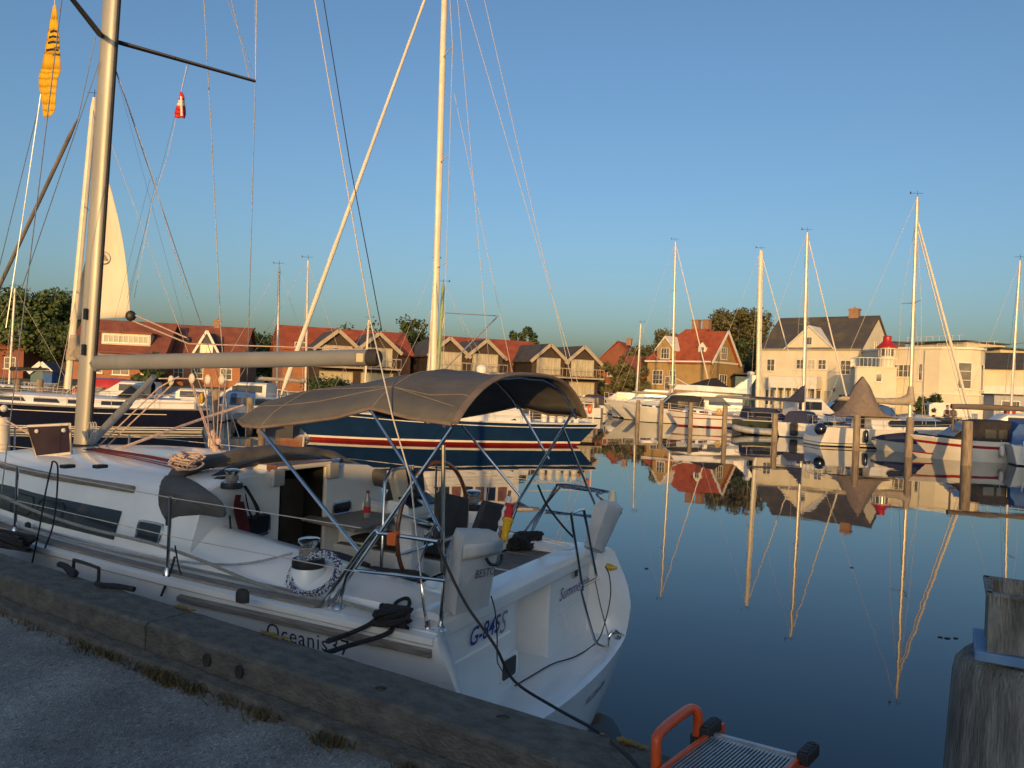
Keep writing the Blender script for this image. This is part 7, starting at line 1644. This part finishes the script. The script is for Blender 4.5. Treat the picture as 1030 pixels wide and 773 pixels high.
# iron handle on the beam
a_ = onz(74,574,zq+BH); b_ = onz(99,583,zq+BH); hv = Vector((0,0,.075))
m = MB(); m.tube(smooth_path([a_-hv*.3, a_+hv*.8, a_+hv+(b_-a_)*.08, b_+hv-(b_-a_)*.08, b_+hv*.8, b_-hv*.3],3),.011,8); tag(m.build('iron_handle', BLK, smooth=True), 'black iron ladder handle fixed on top of the quay beam', 'handle')
rope('handle_rope', [onz(60,568,zq+BH+.02), onz(66,570,zq+BH+.03), onz(72,577,zq+BH+.02), onz(76,577,zq+BH+.03), onz(70,573,zq+BH+.03)], .022, ROPEK, 'short black rope end wrapped round the left foot of the iron handle')
rope('handle_rope', [onz(97,587,zq+BH+.02), onz(104,589,zq+BH+.02), onz(118,590,zq+BH+.02), onz(135,593,zq+BH+.015)], .018, ROPEK, 'black rope end lying along the beam right of the iron handle')
# debris on the beam and the paper scrap
for (px,py,zz,lab) in ((506,722,zq+BH+.01,'crumpled black scrap on the quay beam near the stern'),(383,693,zq+BH+.01,'small dark leaf stuck on the quay beam below the mooring lines'),(453,628,1.36,'')):
    if not lab: continue
    m = MB(); c = onz(px,py,zz); rn = random.Random(int(px)); m.loft([[c+Vector((rn.uniform(.6,1)*.03*math.cos(a*math.pi/4)*k, rn.uniform(.6,1)*.012*math.sin(a*math.pi/4)*k, h)) for a in range(8)] for k,h in ((1,0),(1.1,.006),(.4,.012))]); tag(m.build('litter', BLK), lab, 'litter')
c = onz(199,683,zq); m = MB(); g = []
for i in range(5): g.append([c+Vector((-.055+.11*i/4*1.0, -.018+.036*j/3-.02*i/4, .006+.006*math.sin(i*2+j*1.3))) for j in range(4)])
m.sheet(g,.002); m.add([c+Vector(v) for v in ((-.02,-.012,.012),(.03,-.022,.016),(.035,-.006,.018),(-.015,.006,.013))],[(0,1,2,3)]); tag(m.build('paper_scrap', pm('paper',(.62,.60,.56),(.45,.43,.42),30,.9), smooth=False), 'crumpled white paper scrap lying on the asphalt', 'litter')
# weeds along the plank
def weeds(label, spots, seed, mat, hh, n):
    rn = random.Random(seed); m = MB()
    for (s, w_, cnt) in spots:
        for i in range(int(cnt*n)):
            ss = s+rn.gauss(0,w_); off = -BW-.09-abs(rn.gauss(0,.035)); b = qpt(ss,off,zq); h = hh*rn.uniform(.3,1.0); lean = Vector((rn.gauss(0,.5),rn.gauss(0,.5),0))*h; wd = rn.uniform(.0025,.006)
            d = Vector((rn.gauss(0,1),rn.gauss(0,1),0)).normalized()*wd
            m.add([b-d, b+d, b+lean*.5+Vector((0,0,h*.7))+d*.7, b+lean*.5+Vector((0,0,h*.7))-d*.7, b+lean+Vector((0,0,h))],[(0,1,2,3),(3,2,4)])
    o = m.build('weeds', mat, world=True); tag(o, label, None, None, 'stuff')
def sof(px,py): q = onz(px,py,zq); return (q-QA).dot(QD)
WD1 = pm('dry_grass',(.17,.125,.055),(.08,.065,.03),30,.9); WD2 = pm('weed_green',(.05,.055,.018),(.09,.08,.03),20,.9)
weeds('dry yellowish grass tufts along the foot of the quay beam', [(sof(115,646),.10,.7),(sof(140,655),.07,.6),(sof(175,668),.08,1.0),(sof(195,672),.05,1.6),(sof(206,677),.05,1.6),(sof(228,684),.04,1.1),(sof(265,695),.07,.7),(sof(297,705),.06,1.3),(sof(60,625),.12,.5),(sof(30,608),.12,.6),(sof(5,598),.15,.8),(sof(375,728),.05,1.0),(sof(460,755),.04,.5)], 3, WD1, .05, 80)
weeds('small green weeds in the gap of the quay beam', [(sof(450,765),.06,1.4),(sof(205,675),.12,1),(sof(370,726),.05,.6),(sof(120,648),.2,.8)], 4, WD2, .045, 90)
def lweed(label, px, py, seed, n=26):
    rn = random.Random(seed); c = onz(px,py,zq); m = MB()
    for i in range(n):
        a = rn.uniform(0,6.28); r_ = rn.uniform(.02,.075); p = c+Vector((r_*math.cos(a),r_*math.sin(a)*.7,rn.uniform(.01,.045))); d = Vector((math.cos(a),math.sin(a),rn.uniform(-.2,.5))); s_ = rn.uniform(.012,.022); sd_ = Vector((-math.sin(a),math.cos(a),0))*s_*.5
        m.add([p,p+d*s_*.5+sd_,p+d*s_*1.1,p+d*s_*.5-sd_],[(0,1,2,3)]); m.tube([c,p],.0012,3)
    tag(m.build('weed_plant', WD2), label, 'plant')
lweed('leafy weed at the bottom edge beside the quay beam', 452, 765, 2)
lweed('small leafy weed in the tufts near the paper scrap', 212, 676, 3, 16)

# ---- orange gangway
GA = thing('gangway', (0,0,0), 0, 'orange framed gangway with punched metal tread and handle loop', 'gangway')
z1 = 1.36; TLc = onz(716,742,z1); BLc = onz(648,793,z1); TRc = onz(806,766,z1); vdir = (BLc-TLc); BRc = TRc+vdir
base = TLc.lerp(BLc,.5); base.z = zq+.24; GA.location = base
L_ = lambda p: Vector(p)-base
def gbar(a,b,w_,h_,name,mat): m = MB(); m.bar(L_(a),L_(b),w_,h_); return m.build(name,mat,GA,bevel=.003)
gbar(TLc+(TLc-BLc).normalized()*.10, BLc, .018,.055,'side_rail',ORG); gbar(TRc+(TLc-BLc).normalized()*.03, BRc, .018,.055,'side_rail',ORG)
ux = (TRc-TLc).normalized(); vx = (BLc-TLc).normalized(); wW = (TRc-TLc).length; wL = (BLc-TLc).length
m = MB(); m.prism([L_(p)+Vector((0,0,.012)) for p in (TLc+ux*.012, TRc-ux*.012, BRc-ux*.012, BLc+ux*.012)],(0,0,-.004))
TREAD = pm('tread_metal',(.46,.47,.47),(.34,.35,.36),12,.38,metal=.6)
tro = m.build('tread', TREAD, GA)
m = MB(); m.bar(L_(TLc)+Vector((0,0,.014)), L_(TRc)+Vector((0,0,.014)), .02,.012)
k_ = int(wW/.013)
for i in range(1,k_):
    a = L_(TLc+ux*(i*.013))+Vector((0,0,.0165)); m.bar(a+vx*.03, a+vx*(wL-.005), .005,.004)
m.build('tread_ribs', TREAD, tro)
m = MB()
for i in range(int(wW/.013)):
    for j in range(int(wL/.018)):
        c = L_(TLc+ux*(i*.013+.0065)+vx*(j*.018+.045+(.009 if i%2 else 0))); 
        if (j*.018+.06) < wL: m.box(c+Vector((0,0,.0135)),(.0055,.009,.001),rz=math.atan2(ux.y,ux.x))
m.build('tread_holes', BLK, tro)
for (c, lab) in ((TLc,''),(TRc+vx*.0,'')):
    e = c - ux*(.0) ; m = MB(); d0 = -vx; s_ = 1 if (c-TLc).length < .01 else 1
    o0 = L_(c)+ (Vector((0,0,.03)) if True else 0) + (ux*.02 if (c-TLc).length > .01 else -ux*.012)
    m.bar(o0+d0*.07, o0-d0*.055, .045,.045); b_o = m.build('end_block', RUB, GA, bevel=.006)
    m = MB()
    for k in range(4): p = o0+d0*(.055-.03*k)+Vector((0,0,.0235)); m.lathe(p,[(.013,0),(.013,.002),(.009,.0025),(.0088,.001)],12)
    m.build('block_hole', BLK, b_o, smooth=True)
hpts = [aty for aty in ()]
h0 = TLc-ux*.03+vx*.03; h0.z = z1
hp_ = [at(701,745,h0.y), at(702,722,h0.y+.0), at(700,715,h0.y), at(694,713.5,h0.y-.01), at(684,720,h0.y-.08), at(670,731,h0.y-.17), at(662,740,h0.y-.23), at(660,750,h0.y-.25), at(660,800,h0.y-.27)]
m = MB(); m.tube([L_(p) for p in smooth_path(hp_,5)],.019,12); m.build('handle', ORG, GA, smooth=True)
q = hp_[0]; m = MB(); m.bar(L_(q)+Vector((0,0,-.05)), L_(q)+Vector((0,0,.02)), .045,.045); m.build('handle_socket', RUB, GA, bevel=.005)

# ---- big timber pile with box
pc = at(1028,700,2.78); m = MB(); n_ = 28; rings = []; rn = random.Random(9); prof_ = [(-1.2,.30),(.6,.262),(1.2,.232),(1.55,.222),(1.71,.216),(1.755,.208),(1.785,.185),(1.794,.12),(1.796,.02)]
wob = [1+.03*math.sin(j*1.1)+rn.uniform(-.02,.02) for j in range(n_)]
for z,r_ in prof_: rings.append([Vector((pc.x-.04*(1.8-z)*.3+r_*wob[j]*math.cos(2*math.pi*j/n_), pc.y+r_*wob[j]*math.sin(2*math.pi*j/n_), z)) for j in range(n_)])
m.loft(rings); tag(m.build('timber_pile', PILEN, smooth=True), 'massive weathered timber pile close by at the right edge', 'pile')
bx0 = Vector((pc.x-.06, pc.y-.01, 1.80)); t = thing('wooden_box', bx0, R(-30), 'open grey wooden box on top of the massive pile', 'box')
m = MB(); m.box((.21,-.131,.135),(.56,.018,.20)); m.box((.21,.131,.135),(.56,.018,.20)); m.box((-.065,0,.135),(.018,.244,.20)); m.box((.485,0,.135),(.018,.244,.20)); m.box((.21,0,.044),(.53,.242,.014)); m.build('panel', PILEN, t, bevel=.002)
m = MB(); m.box((-.052,-.145,.135),(.045,.012,.20)); m.box((.21,-.142,.236),(.58,.03,.012)); m.box((.21,.142,.236),(.58,.03,.012)); m.box((-.074,0,.236),(.02,.3,.012)); m.build('batten', PILEN, t)
m = MB(); m.box((.19,-.0,.017),(.60,.325,.034)); m.build('blue_board', BLUEP, t, bevel=.004, label='faded blue board under the box')

for i,(px,py,lab) in enumerate([(884,516,'tiny dark twig floating left of the mast reflection'),(946,641,'dark leaf floating near the blue board, left one of three'),(953,642,'dark leaf floating near the blue board, middle one of three'),(961,642,'dark leaf floating near the blue board, right one of three'),(857,571,'tiny dark speck of weed floating on the open water'),(650,572,'tiny dark scrap floating right of the yacht stern')]):
    c = onz(px,py,.004); rn = random.Random(i); m = MB(); m.prism([c+Vector((.035*math.cos(a)*rn.uniform(.6,1.2),.035*math.sin(a)*rn.uniform(.3,1.0),0)) for a in (0,1,2.2,3.3,4.4,5.3)],(0,0,.006)); tag(m.build('floating_leaf', BLK), lab, 'leaf')
